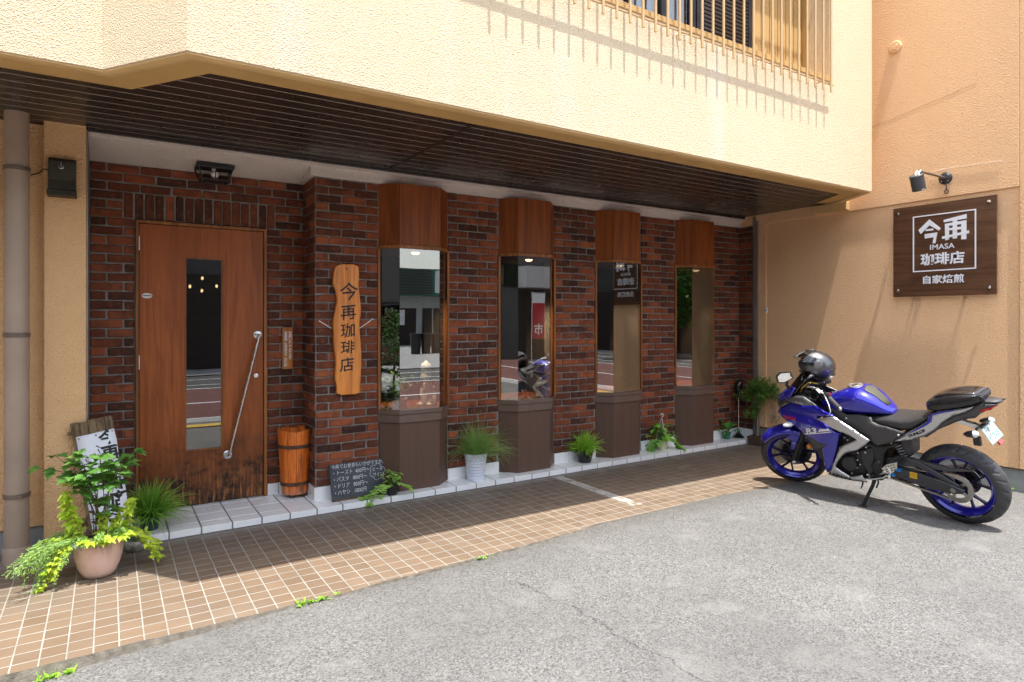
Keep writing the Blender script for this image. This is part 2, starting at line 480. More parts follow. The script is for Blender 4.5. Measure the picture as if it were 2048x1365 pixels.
def stroke(mb, pts, w, place, d=.0015):
    """flat painted stroke of varying width along 2-D points"""
    n = len(pts); L = []; Rr = []
    for i in range(n):
        a = Vector(pts[max(0, i - 1)]); b = Vector(pts[min(n - 1, i + 1)]); t = (b - a)
        t = t.normalized() if t.length > 0 else Vector((1, 0))
        nn = Vector((-t.y, t.x)); ww = w[i] if isinstance(w, (list, tuple)) else w
        L.append(Vector(pts[i]) + nn * ww / 2); Rr.append(Vector(pts[i]) - nn * ww / 2)
    vs = [place(p.x, p.y, d) for p in L] + [place(p.x, p.y, d) for p in Rr] + [place(p.x, p.y, 0) for p in L] + [place(p.x, p.y, 0) for p in Rr]
    fs = []
    for i in range(n - 1):
        fs += [(i, n + i, n + i + 1, i + 1), (i, i + 1, 2 * n + i + 1, 2 * n + i), (n + i, 3 * n + i, 3 * n + i + 1, n + i + 1)]
    fs += [(0, 2 * n, 3 * n, n), (n - 1, 2 * n - 1, 4 * n - 1, 3 * n - 1)]
    mb.add(vs, fs)

def struct(name, mb, mat, **k):
    o = build(mb, name, mat, **k); o['kind'] = 'structure'; return o
# ------------------------------------------------------------------ the setting
YD, YF, YB = 5.48, 5.107, 4.965        # recessed door wall, facade brick, bay front
XW = 6.68                              # right-hand wall
EDGE = [(-3.0, 3.40), (-.36, 3.40), (.15, 3.405), (.66, 3.41), (1.14, 3.42), (1.77, 3.45), (2.45, 3.49), (3.06, 3.555), (3.67, 3.555), (4.42, 3.575), (4.99, 3.50), (5.7, 3.49), (6.68, 3.49)]
def edge_y(x):
    for (a, b), (c, d) in zip(EDGE, EDGE[1:]):
        if x <= c: return b + (d - b) * (x - a) / (c - a)
    return EDGE[-1][1]

mb = MB()                                                   # tiled terrace: a slab whose front edge is ragged
top = []
N = 190
for i in range(N + 1):
    x = -3.0 + (XW + 3.0) * i / N
    top.append((x, edge_y(x) + .022 * noise.noise(Vector((x * 4.1, 0, 3))) + .008 * noise.noise(Vector((x * 19, 2, 3)))))
vs = [(x, y, 0) for x, y in top] + [(x, 4.875, 0) for x, y in top] + [(x, y - .012, -.09) for x, y in top]
n = N + 1
fs = [(i, i + 1, n + i + 1, n + i) for i in range(N)] + [(2 * n + i, 2 * n + i + 1, i + 1, i) for i in range(N)]
mb.add(vs, fs)
mb.mi = [1 if i >= N else 0 for i in range(len(fs))]
mb.box(-3.0, -.11, 4.875, 5.2, -.05, 0)
struct('tiled_terrace', mb, [M['tile'], plain('broken_mortar_edge', (.20, .175, .14), .95, var=.4, vs=22, bump=.8)])

def ground_z(x, y):
    z = -.012
    if x < .9: z -= .04 * min(1, (.9 - x) / 1.2) ** 1.2 * max(0, min(1, (y - 1.2) / 2.0))
    if x > 2.3: z += .010 * min(1, (x - 2.3) / 1.5)
    return z + .006 * noise.noise(Vector((x * .9, y * .9, 0))) - .003
mb = MB()
nx, ny = 150, 80
vs = []
for j in range(ny + 1):
    for i in range(nx + 1):
        x = -5 + 12.0 * i / nx; y = .60 + 3.20 * j / ny
        vs.append((x, y, min(ground_z(x, y), -.003)))
mb.add(vs, [(j * (nx + 1) + i, j * (nx + 1) + i + 1, (j + 1) * (nx + 1) + i + 1, (j + 1) * (nx + 1) + i) for j in range(ny) for i in range(nx)])
struct('asphalt_forecourt', mb, M['asphalt'], smooth=180)

# ---- shop building
shop = thing('coffee_shop', 'cream rendered two storey coffee shop with brick front and four wooden bay windows', 'building', (0, 0, 0))

# white tiled step
mb = MB()
xs = [-.11] + [.153 + .2 * k for k in range(0, 33) if .153 + .2 * k < XW - .02] + [XW - .02]
g = .0048
for a, b in zip(xs, xs[1:]):
    mb.cur = 0
    rows = [(4.872, 5.0), (5.0, 5.2), (5.2, 5.40), (5.40, 5.60)] if b < 1.6 else [(4.872, 5.12)]
    for y0, y1 in rows:
        jz = R.uniform(-.0008, .0008)
        mb.box(a + g, b - g, y0 + (g if y0 > 4.9 else 0), y1 - g, 0.004, .052 + jz)
mb.cur = 1
mb.box(-.11, XW - .02, 4.877, 5.6, 0.0, .0495)
build(mb, 'tiled_step', [M['step'], M['grout']], shop, bevel=.0025)

# skirting tiles under the brick
BAYS = [1.934 + 1.193 * i for i in range(4)]
def bay_pts(x0, off=0.0):
    return [(x0 - off, YF + .06), (x0 - off, YF), (x0 + .133 - off * .5, YB - off), (x0 + .508 + off * .5, YB - off), (x0 + .650 + off, YF), (x0 + .650 + off, YF + .06)]
piers = [(1.405, BAYS[0])] + [(BAYS[i] + .650, BAYS[i + 1]) for i in range(3)] + [(BAYS[3] + .650, 6.66)]
for a, b in piers:
    mb = MB(); k = max(1, round((b - a) / .2))
    for i in range(k):
        mb.box(a + (b - a) * i / k + .002, a + (b - a) * (i + 1) / k - .002, YF - .012, YF + .02, .05, .153)
    build(mb, 'skirting_tiles', M['step'], shop, bevel=.002)
for q in ((1.393, 1.413, YF - .012, YF + .18, .05, .153), (1.393, 1.413, YF + .184, YD - .012, .05, .153), (6.648, 6.668, 4.90, YF - .014, .05, .153), (1.112, 1.20, YD - .012, YD + .02, .05, .142), (1.204, 1.392, YD - .012, YD + .02, .05, .142), (-.11, .05, YD - .012, YD + .02, .05, .142), (.054, .168, YD - .012, YD + .02, .05, .142)):
    mb = MB(); mb.box(*q); build(mb, 'skirting_tiles', M['step'], shop, bevel=.002)

# brickwork
def brick(mb, P, u0, u1, v0, v1):
    """one brick in a wall frame: P(u, v, w) -> xyz, w out of the wall"""
    g = .0055
    u0 += g + R.uniform(-.002, .003); u1 -= g + R.uniform(-.002, .003); v0 += g + R.uniform(-.0015, .002); v1 -= g + R.uniform(-.0015, .002)
    if u1 - u0 < .02: return
    L = u1 - u0; out = R.uniform(.007, .013); tilt = R.uniform(-.06, .06); sag = R.uniform(-.004, .003)
    nu = max(3, int(L / .028)) ; us = [0.0, .006 / L] + [i / nu for i in range(1, nu)] + [1 - .006 / L, 1.0]
    vv = [0.0, .006 / (v1 - v0), .5, 1 - .006 / (v1 - v0), 1.0]
    vs = []
    for j, b in enumerate(vv):
        for i, a in enumerate(us):
            e = (i in (0, len(us) - 1)) + (j in (0, len(vv) - 1))
            w = out if e == 0 else (out * .45 if e == 1 else out * .05)
            u = u0 + L * a + R.uniform(-.0009, .0009)
            v = v0 + (v1 - v0) * b + tilt * (a - .5) * .05 + sag * sin(pi * a) + R.uniform(-.0016, .0016)
            if e == 2:
                u += .003 * (1 if i == 0 else -1); v += .003 * (1 if j == 0 else -1)
            vs.append(P(u, v, w + R.uniform(-.0008, .0008)))
    k = len(us)
    fs = [(j * k + i, j * k + i + 1, (j + 1) * k + i + 1, (j + 1) * k + i) for j in range(len(vv) - 1) for i in range(k - 1)]
    ring = [i for i in range(k)] + [j * k + k - 1 for j in range(1, len(vv))] + [(len(vv) - 1) * k + i for i in range(k - 2, -1, -1)] + [j * k for j in range(len(vv) - 2, 0, -1)]
    o = len(vs)
    for r in ring:                                   # skirt back to the mortar
        j, i = divmod(r, k)
        u = u0 + L * us[i]; v = v0 + (v1 - v0) * vv[j]
        vs.append(P(u, v, -.006))
    m = len(ring)
    fs += [(ring[(q + 1) % m], ring[q], o + q, o + (q + 1) % m) for q in range(m)]
    mb.add(vs, fs)
CZ = .0674
def field(mb, P, spans, z0, z1, off=0, pitch=.21, cz=CZ):
    z = z0; r = 0
    while z < z1 - .02:
        zt = min(z + cz, z1)
        for (a, b) in (spans(z, zt) if callable(spans) else spans):
            u = a - pitch * (.5 if (r + off) % 2 else 0)
            while u < b - .004:
                x0, x1 = max(u, a), min(u + pitch, b)
                if x1 - x0 > .035: brick(mb, P, x0, x1, z, zt)
                elif x1 - x0 > .012: brick(mb, P, x0, x1, z, zt)
                u += pitch
        z = zt; r += 1
mb = MB()
def wv(u, v): return v + .007 * noise.noise(Vector((u * 1.3, v * 1.1, 4))) * min(1, max(0, (2.62 - v) * 4), max(0, (v - .16) * 6))
Pf = lambda u, v, w: (u, YF - w, wv(u, v))
Pd = lambda u, v, w: (u, YD - w, wv(u + 7, v) if not 2.2 < v < 2.5 else v)
Pl = lambda u, v, w: (1.405 - w, YF + (.373 - u) , v)      # left return of the first pier (u runs to the right as seen)
Pr = lambda u, v, w: (6.66 - w, YF - u, v)
ZT = 2.652
for i, (a, b) in enumerate(piers): field(mb, Pf, [(a, b)], .155, ZT, off=i)
field(mb, Pl, [(0, .373)], .155, ZT, off=1)
field(mb, Pr, [(0, .21)], .155, ZT, off=1)
def spans(z0, z1):
    if z0 < 2.24: return [(-.11, .172), (1.108, 1.405)]
    if z0 < 2.43: return [(-.11, .100), (1.17, 1.405)]
    return [(-.11, 1.405)]
field(mb, Pd, spans, .142, 2.253, off=1, cz=.0682)
field(mb, Pd, spans, 2.253, 2.449, cz=.0653)
field(mb, Pd, spans, 2.449, 2.652, off=1, cz=.0677)
u = .100
while u < 1.165:                                            # soldier course over the door
    brick(mb, Pd, u, min(u + .0672, 1.17), 2.253, 2.449); u += .0672
mb.cur = 1
for a, b in piers: mb.box(a - .0, b, YF + .001, YF + .16, .15, ZT)
mb.box(1.406, 1.50, YF + .17, YD + .1, .15, ZT)
mb.box(-.11, .172, YD + .001, YD + .1, .14, 2.255); mb.box(1.108, 1.404, YD + .001, YD + .1, .14, 2.255); mb.box(-.11, 1.404, YD + .001, YD + .1, 2.2555, ZT)
mb.box(6.661, 6.69, 4.90, YF, .15, ZT)
build(mb, 'brick_wall', [M['brick'], M['mortar']], shop)

# white rendered band above the brick
mb = MB()
mb.prism([(5.055, 2.728), (5.055, 2.775), (5.60, 2.775), (5.60, 2.653), (5.085, 2.653), (5.085, 2.722)], 1.36, 6.70, 'yz')
mb.prism([(5.055, 2.728), (5.055, 2.775), (5.62, 2.775), (5.62, 2.645), (5.47, 2.653), (5.085, 2.722)], -.11, 1.36, 'yz')
build(mb, 'white_band', M['band'], shop, bevel=.004)

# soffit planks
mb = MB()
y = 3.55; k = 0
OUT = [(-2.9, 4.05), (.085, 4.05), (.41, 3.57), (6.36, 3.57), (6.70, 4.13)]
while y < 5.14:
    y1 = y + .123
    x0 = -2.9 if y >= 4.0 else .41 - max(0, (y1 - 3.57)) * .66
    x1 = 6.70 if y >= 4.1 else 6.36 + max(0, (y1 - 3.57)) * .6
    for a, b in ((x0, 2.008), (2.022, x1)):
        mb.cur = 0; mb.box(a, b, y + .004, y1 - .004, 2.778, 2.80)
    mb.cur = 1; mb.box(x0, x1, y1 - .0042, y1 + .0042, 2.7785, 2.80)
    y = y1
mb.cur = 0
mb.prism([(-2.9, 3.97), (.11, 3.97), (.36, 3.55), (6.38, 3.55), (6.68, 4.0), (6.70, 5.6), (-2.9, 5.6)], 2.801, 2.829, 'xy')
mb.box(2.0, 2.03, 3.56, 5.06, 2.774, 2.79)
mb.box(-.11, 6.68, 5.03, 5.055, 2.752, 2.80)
build(mb, 'soffit', [M['soffit'], M['board_glint']], shop, bevel=.002)

# upper storey: face with the window opening
OX0, OX1, OZ0, OZ1 = 1.9, 5.625, 3.73, 5.35
mb = MB()
ZB = 2.8305
def wall(x0, x1, y0, y1, z0, z1): mb.box(x0, x1, y0, y1, z0, z1)
wall(.312, OX0, 3.32, 3.52, ZB, 5.9); wall(OX1, 6.36, 3.32, 3.52, ZB, 5.9)
wall(OX0, OX1, 3.32, 3.52, ZB, OZ0 - .03); wall(OX0, OX1, 3.32, 3.52, OZ1, 5.9)
mb.prism([(-.02, 3.80), (.3115, 3.32), (.3115, 3.56), (.12, 3.86)], ZB, 5.9, 'xy')
wall(-2.9, -.0205, 3.80, 3.95, ZB, 5.9)
mb.prism([(6.3605, 3.32), (6.69, 3.83), (6.69, 4.0), (6.3605, 3.52)], ZB, 5.9, 'xy')
build(mb, 'upper_wall', M['cream'], shop)
# trim under the face: rounded lip and flat tan strip following the same plan
def ribbon(path, offs, mat, name):
    """sweep a profile [(inward offset, z)] along a plan path, mitred"""
    mb = MB(); P = [Vector(p) for p in path]; n = len(P); nr = []
    for i in range(n):
        ns = []
        for a, b in ((i - 1, i), (i, i + 1)):
            if a < 0 or b >= n: continue
            d = (P[b] - P[a]).normalized(); ns.append(Vector((-d.y, d.x)))
        if len(ns) == 2:
            q = (ns[0] + ns[1]).normalized(); q = q / max(.3, q.dot(ns[0]))
        else: q = ns[0]
        nr.append(q)
    m = len(offs)
    vs = [(P[i].x + nr[i].x * o, P[i].y + nr[i].y * o, z) for i in range(n) for o, z in offs]
    fs = [(i * m + j, (i + 1) * m + j, (i + 1) * m + (j + 1) % m, i * m + (j + 1) % m) for i in range(n - 1) for j in range(m)]
    fs += [tuple(range(m)), tuple((n - 1) * m + j for j in range(m - 1, -1, -1))]
    mb.add(vs, fs)
    return build(mb, name, mat, shop, smooth=50)
path = [(-2.9, 3.80), (-.02, 3.80), (.312, 3.32), (6.36, 3.32), (6.70, 3.845)]
ribbon(path, [(.0, 2.8304), (.0, 2.768), (.008, 2.7645), (.008, 2.8304)], M['cream'], 'lower_render')
ribbon(path, [(.0085, 2.82), (.0085, 2.758), (.016, 2.754), (.074, 2.754), (.082, 2.760), (.082, 2.82)], M['lip'], 'drip_moulding')
ribbon(path, [(.0825, 2.82), (.0825, 2.768), (.25, 2.768), (.25, 2.82)], M['beam'], 'underside_trim')
# window, sill, shutter behind the grille
mb = MB()
mb.box(OX0, OX1 - .002, 3.312, 3.62, OZ0 - .03, OZ0)
x = OX0
while x < OX1 - .1:
    mb.box(x + .003, min(x + .145, OX1 - .004), 3.316, 3.47, OZ0 + .0005, OZ0 + .018); x += .15
sillo = build(mb, 'window_sill', M['beam'], shop, bevel=.003)
mb = MB()
mb.cur = 0
mb.box(4.86, 5.61, 3.60, 3.70, OZ0, OZ1); 
for i in range(6): mb.box(4.872 + i * .123, 4.985 + i * .123, 3.588, 3.60, OZ0 + .03, OZ1 - .05)
build(mb, 'shutter_box', M['beam'], shop, bevel=.003)
mb = MB()
mb.box(5.615, 5.63, 3.52, 3.75, OZ0 - .03, OZ1); mb.box(OX0 - .02, 5.64, 3.70, 3.85, OZ0 - .2, 5.9); mb.box(OX0 - .02, 5.64, 3.52, 3.70, OZ0 - .2, OZ0 - .031)
build(mb, 'window_recess', M['beam'], shop)
mb = MB()
for a, b in ((1.95, 1.99), (2.9, 2.94), (3.36, 3.40), (3.72, 3.76), (4.06, 4.12), (4.135, 4.19), (4.81, 4.855)): mb.box(a, b, 3.585, 3.64, OZ0 + .001, OZ1 - .01)
mb.box(1.9, 4.855, 3.59, 3.63, OZ0 + .002, OZ0 + .045)
wf = build(mb, 'upper_window', M['blackmetal'], shop, bevel=.003)
mb = MB(); mb.box(1.95, 4.1, 3.61, 3.618, OZ0 + .04, OZ1 - .05); build(mb, 'pane', M['glass'], wf)
mb = MB()
for i in range(46): mb.box(4.19, 4.81, 3.59, 3.615, OZ0 + .05 + i * .034, OZ0 + .05 + i * .034 + .026)
build(mb, 'louvre_shutter', M['soffit'], wf, bevel=.004)
mb = MB(); mb.box(1.97, 4.05, 3.66, 3.665, OZ0 + .05, OZ1 - .05)
mats_curtain = plain('grey_curtain', (.42, .42, .44), .9, var=.15, vs=6)
build(mb, 'curtain', mats_curtain, wf)
# grille
gp = MB()
for z in (3.645, 4.5, 5.3): gp.box(1.75, 5.60, 3.259, 3.274, z - .004, z + .004)
for x in (2.0, 3.62, 4.53, 5.42):
    gp.tube([(x, 3.266, 3.645), (x, 3.29, 3.652), (x - .02, 3.32, 3.635)], .006, 8)
rail = build(gp, 'window_grille', M['bars'], shop, smooth=60)
barm = MB(); barm.tube([(0, 0, 3.567), (0, 0, 5.35)], .0105, 8)
b0 = None
for i in range(30):
    if b0 is None:
        b0 = build(barm, 'bar', M['bars'], rail, smooth=60); b = b0
    else:
        b = b0.copy(); COL.objects.link(b); b.parent = rail
    b.location = (5.528 - .1232 * i, 3.248, 0)

# left pillar and wall
mb = MB()
mb.prism([(-.345, 5.03), (-.118, 5.03), (-.118, 5.62), (-.345, 5.62)], .0, 2.79, 'xy')
build(mb, 'plaster_pillar', M['orange'], shop, bevel=.006)
mb = MB(); mb.box(-2.9, -.346, 5.13, 5.62, .155, 2.775); build(mb, 'side_plaster', M['orange'], shop)
mb = MB(); mb.box(-2.9, -.346, 5.145, 5.62, 0.0, .155); build(mb, 'plinth', M['concrete'], shop)
dull = plain('dull_channel', (.25, .235, .22), .4, .6)
for q in ((-.1175, -.108, 5.035, 5.60, .03, 2.76), (6.645, 6.665, 4.865, 4.897, .06, 2.76), (6.650, 6.6795, 4.84, 4.863, .06, 2.70)):
    mb = MB(); mb.box(*q); build(mb, 'metal_channel', dull, shop, bevel=.002)

# door
mb = MB()
for a, b, z0, z1 in ((.1745, .196, .053, 2.247), (1.081, 1.1065, .053, 2.247)): mb.box(a, b, YD - .028, YD + .09, z0, z1)
mb.box(.196, 1.081, YD - .028, YD + .09, 2.224, 2.247)
dfr = build(mb, 'door_frame', M['frame'], shop, bevel=.003)
mb = MB()
GX0, GX1, GZ0, GZ1 = .503, .774, .475, 1.986
ylo, yhi = YD - .012, YD + .03
mb.box(.2005, GX0, ylo, yhi, .060, 2.219); mb.box(GX1, 1.0765, ylo, yhi, .060, 2.219)
mb.box(GX0, GX1, ylo, yhi, .060, GZ0); mb.box(GX0, GX1, ylo, yhi, GZ1, 2.219)
door = build(mb, 'door', M['door'], shop)
mb = MB(); mb.box(GX0 + .001, GX1 - .001, YD + .004, YD + .010, GZ0 + .001, GZ1 - .001); build(mb, 'glass_panel', M['doorglass'], door)
mb = MB()
for a, b, z0, z1 in ((GX0 + .0005, GX0 + .012, GZ0 + .0005, GZ1 - .0005), (GX1 - .012, GX1 - .0005, GZ0 + .0005, GZ1 - .0005)): mb.box(a, b, YD - .006, YD + .003, z0, z1)
mb.box(GX0 + .012, GX1 - .012, YD - .006, YD + .003, GZ0 + .0005, GZ0 + .012); mb.box(GX0 + .012, GX1 - .012, YD - .006, YD + .003, GZ1 - .012, GZ1 - .0005)
build(mb, 'glass_bead', M['frame'], door)
mb = MB()
for x, z in ((1.036, 1.377), (.809, .422)):
    mb.lathe([(.0001, -.008), (.028, -.008), (.034, -.004), (.034, .001)], (x, YD - .013, z), 28, 'y')
a, b = Vector((1.040, YD - .06, 1.372)), Vector((.813, YD - .06, .430))
pts = [(1.037, YD - .015, 1.375), (1.039, YD - .045, 1.376)] + [a.lerp(b, t / 8) for t in range(9)] + [(.811, YD - .045, .425), (.809, YD - .015, .424)]
mb.tube(pts, .0105, 12)
build(mb, 'pull_handle', M['steel'], door, smooth=50)
mb = MB(); mb.lathe([(.0001, -.010), (.017, -.009), (.021, -.004), (.021, .002)], (1.020, YD - .014, 1.045), 24, 'y'); mb.lathe([(.0001, -.013), (.006, -.012), (.007, -.008)], (1.020, YD - .014, 1.045), 12, 'y')
build(mb, 'lock_cylinder', M['alu'], door, smooth=40)
for z0 in (2.02, 1.13, .16):
    mb = MB(); mb.tube([(.1985, YD - .017, z0), (.1985, YD - .017, z0 + .105)], .0055, 8); build(mb, 'hinge', M['alu'], door, smooth=50)
mb = MB(); mb.lathe([(.0001, -.004), (.024, -.003), (.028, 0), (.028, .002)], (0, 0, 0), 24, 'y')
mb.v = [(p[0] * 1.25 + .250, p[1] + YD - .014, p[2] * .72 + 1.681) for p in mb.v]
pl = build(mb, 'oval_plate', M['white'], door, smooth=40)
mb = MB(); mb.box(.222, .278, YD - .0195, YD - .0185, 1.677, 1.685); build(mb, 'plate_stripe', M['sill'], pl)

# bays
lamp_warm = emit('warm_bulb', (1.0, .78, .45), 3.0)
for i, x0 in enumerate(BAYS):
    P = bay_pts(x0)
    bay = thing('bay_window', None, None, (0, 0, 0)); bay.parent = shop
    mb = MB(); mb.prism(P, 2.133, 2.6515, 'xy'); mb.prism(bay_pts(x0, .004), 2.60, 2.612, 'xy') if 0 else None
    build(mb, 'head_panel', M['bayup'], bay, bevel=.002)
    mb = MB(); mb.prism(bay_pts(x0, .012), 2.103, 2.1325, 'xy')
    # jambs against the brick
    for xa in (x0 - .012, x0 + .640): mb.box(xa, xa + .022, YF - .022, YF + .03, .738, 2.1025)
    for q in ((x0 - .012 + .05, 0), ): pass
    build(mb, 'frame', M['frame'], bay, bevel=.003)
    mb = MB()
    f = [(x0 + .012, YF - .008), (x0 + .134, YB + .004), (x0 + .507, YB + .004), (x0 + .638, YF - .008)]
    for (a, b) in zip(f, f[1:]):
        d = Vector((b[0] - a[0], b[1] - a[1])).normalized(); nn = Vector((d.y, -d.x)) * -.006
        aa = (a[0] + d.x * .001, a[1] + d.y * .001); bb = (b[0] - d.x * .001, b[1] - d.y * .001)
        mb.prism([aa, bb, (bb[0] + nn.x, bb[1] + nn.y), (aa[0] + nn.x, aa[1] + nn.y)], .7375, 2.1025, 'xy')
    build(mb, 'pane', M['glass'], bay)
    mb = MB(); mb.prism(bay_pts(x0, .022), .700, .7370, 'xy'); mb.prism(bay_pts(x0, .013), .630, .6998, 'xy')
    build(mb, 'sill', M['sill'], bay, bevel=.004)
    mb = MB(); mb.prism(bay_pts(x0, -.006), .0525, .6298, 'xy')
    build(mb, 'base_panel', M['baylow'], bay, bevel=.002)
    mb = MB(); mb.prism([(x0 + .02, YF + .45), (x0 + .02, YF + .0), (x0 + .14, YB + .02), (x0 + .50, YB + .02), (x0 + .63, YF), (x0 + .63, YF + .45)], 2.085, 2.1025, 'xy')
    build(mb, 'inner_soffit', M['bayup'], bay)
    mb = MB(); mb.box(x0 + .0, x0 + .65, YF + .061, YF + .45, .70, .736); build(mb, 'inner_shelf', M['bayup'], bay)
    mb = MB(); mb.lathe([(.0001, -.018), (.022, -.016), (.034, -.006), (.036, 0)], (x0 + .32, YB + .10, 2.084), 20)
    build(mb, 'downlight', emit('bay_downlight', (1.0, .80, .5), 3.0), bay, smooth=60)
    bl = bpy.data.lights.new('bay_lamp', 'SPOT'); bl.energy = 60; bl.spot_size = radians(80); bl.spot_blend = .6; bl.color = (1.0, .82, .58); bl.shadow_soft_size = .03
    bo = bpy.data.objects.new('bay_lamp', bl); COL.objects.link(bo); bo.parent = bay; bo.location = (x0 + .32, YB + .14, 2.06); bo.rotation_euler = (radians(4), 0, 0)

# dim room behind
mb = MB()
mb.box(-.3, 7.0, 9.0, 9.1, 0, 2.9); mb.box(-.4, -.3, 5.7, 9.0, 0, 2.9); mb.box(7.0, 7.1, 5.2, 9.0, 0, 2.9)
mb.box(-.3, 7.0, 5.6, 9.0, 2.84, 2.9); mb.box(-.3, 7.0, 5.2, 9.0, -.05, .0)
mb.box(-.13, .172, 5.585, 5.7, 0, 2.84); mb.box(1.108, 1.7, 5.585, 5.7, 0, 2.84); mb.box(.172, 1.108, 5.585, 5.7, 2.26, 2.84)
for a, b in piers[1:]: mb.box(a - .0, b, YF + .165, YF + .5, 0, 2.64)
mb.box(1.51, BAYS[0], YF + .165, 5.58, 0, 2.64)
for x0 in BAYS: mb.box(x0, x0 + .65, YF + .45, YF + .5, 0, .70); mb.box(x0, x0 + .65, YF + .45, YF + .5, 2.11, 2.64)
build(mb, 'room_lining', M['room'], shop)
mb = MB(); mb.box(.1, 2.2, 7.6, 8.1, 0, 1.05); mb.box(.05, 2.25, 7.55, 8.15, 1.05, 1.09); mb.box(.3, 2.0, 8.7, 8.98, 1.5, 1.53); mb.box(.3, 2.0, 8.7, 8.98, 1.9, 1.93)
build(mb, 'counter', M['baylow'], shop)
# roof slab so that no sky leaks in
mb = MB(); mb.box(-2.9, 6.69, 3.85, 9.2, 5.88, 6.0); mb.box(-2.9, 1.9, 3.95, 4.05, 2.83, 5.9)
build(mb, 'roof', M['concrete'], shop)

# ---- right-hand wall
side = thing('side_wall', 'tan rendered side wall with a recessed panel and grey plinth, behind the motorbike', 'wall', (0, 0, 0))
mb = MB()
PX = XW + .012
mb.box(PX, XW + .3, 2.23, 4.735, .20, 2.66)
build(mb, 'recessed_panel', M['tan'], side)
mb = MB()
mb.box(XW, XW + .3, 1.55, 2.2285, .20, 6.0); mb.box(XW, XW + .3, 4.7365, 4.90, .20, 2.6585); mb.box(XW, XW + .3, 2.2285, 5.2, 2.660, 6.0)
build(mb, 'render_coat', M['tan'], side, bevel=.006)
mb = MB(); mb.box(XW + .028, XW + .3, 1.56, 4.87, -.05, .1985); build(mb, 'plinth', M['concrete'], side)
mb = MB(); mb.box(XW + .012, XW + .05, 1.555, 4.87, .190, .1995); build(mb, 'weep_edge', M['rust'], side)
mb = MB(); mb.box(XW - .06, XW - .0005, 3.72, 4.10, 2.675, 2.765); build(mb, 'corbel', M['lip'], side, bevel=.004)
# vent cap
mb = MB(); c = (XW - .0, 3.253, 4.245)
mb.lathe([(.0001, -.03), (.03, -.03), (.034, -.02), (.05, -.022), (.062, -.012), (.064, 0.0)], c, 28, 'x')
build(mb, 'vent_cap', M['tan'], side, smooth=35)
mb = MB(); mb.box(XW - .018, XW - .0005, 4.712, 4.748, 1.585, 1.645); sw = build(mb, 'socket_box', M['white'], side, bevel=.003)
mb = MB(); mb.box(XW - .021, XW - .0182, 4.722, 4.738, 1.605, 1.628); build(mb, 'socket_face', M['concrete'], sw)
mb = MB(); mb.tube([(XW - .004, 2.93, 2.925), (XW - .004, 2.75, 2.928), (XW - .004, 2.5, 2.918), (XW - .004, 2.35, 2.91)], .0016, 6); build(mb, 'wire', M['white'], side)
# hairline crack over the render
mb = MB()
for y0, z0, y1, z1, s in ((3.74, 3.45, 2.55, 3.66, 3),):
    pts = [(y0 + (y1 - y0) * i / 40, z0 + (z1 - z0) * i / 40 + .012 * noise.noise(Vector((i * .35, s, 0)))) for i in range(41)]
    stroke(mb, pts, [.0022 + .0016 * noise.noise(Vector((i * .7, 5, 1))) for i in range(41)], lambda u, v, w: (XW - .0005 - w, u, v), .0008)
build(mb, 'hairline_crack', plain('crack_shadow', (.26, .15, .075), .9), side)
# ------------------------------------------------------------------ fittings on the walls
# drainpipe
pc = (-.472, 4.93)
pipe = thing('drainpipe', 'tall taupe painted drainpipe against the left wall', 'drainpipe', (*pc, 0))
mb = MB(); mb.lathe([(.064, .0), (.064, 2.79)], (*pc, 0), 36); build(mb, 'pipe', M['pipe'], pipe, smooth=180)
mb = MB(); mb.lathe([(.0645, .001), (.070, .001), (.0705, .098), (.0655, .104)], (*pc, 0), 36); build(mb, 'socket', M['pipe'], pipe, smooth=40)
for z in (2.433, 1.407, .418):
    mb = MB(); mb.lathe([(.0645, z - .014), (.069, z - .013), (.069, z + .013), (.0645, z + .014)], (*pc, 0), 36)
    mb.box(pc[0] + .012, pc[0] + .03, pc[1] - .078, pc[1] - .064, z - .011, z + .011); mb.box(pc[0] - .01, pc[0] + .01, pc[1] + .066, pc[1] + .195, z - .006, z + .006)
    build(mb, 'clamp', M['pipedark'], pipe, smooth=40)

# post box cover on the pillar
bxo = thing('meter_box', 'dark patinated metal box fixed high on the orange pillar', 'box', (-.246, 5.03, 2.41))
mb = MB()
mb.prism([(4.965, 2.335), (4.972, 2.40), (4.965, 2.52), (4.985, 2.54), (5.029, 2.54), (5.029, 2.335)], -.318, -.172, 'yz')
build(mb, 'body', M['darkbox'], bxo, bevel=.004)
mb = MB(); mb.prism([(4.945, 2.295), (4.95, 2.333), (5.029, 2.334), (5.029, 2.292)], -.324, -.168, 'yz'); build(mb, 'tray', M['darkbox'], bxo, bevel=.003)
mb = MB(); mb.tube([(-.262, 4.963, 2.49), (-.262, 4.957, 2.475), (-.25, 4.956, 2.468), (-.238, 4.957, 2.475), (-.238, 4.963, 2.49)], .004, 8); mb.tube([(-.25, 4.963, 2.51), (-.25, 4.958, 2.47)], .003, 8); build(mb, 'ring_pull', M['alu'], bxo, smooth=60)
mb = MB(); mb.tube([(-.32, 5.0, 2.46), (-.345, 5.04, 2.47), (-.375, 5.11, 2.455), (-.42, 5.115, 2.435)], .004, 6); build(mb, 'cable', M['black'], bxo, smooth=60)

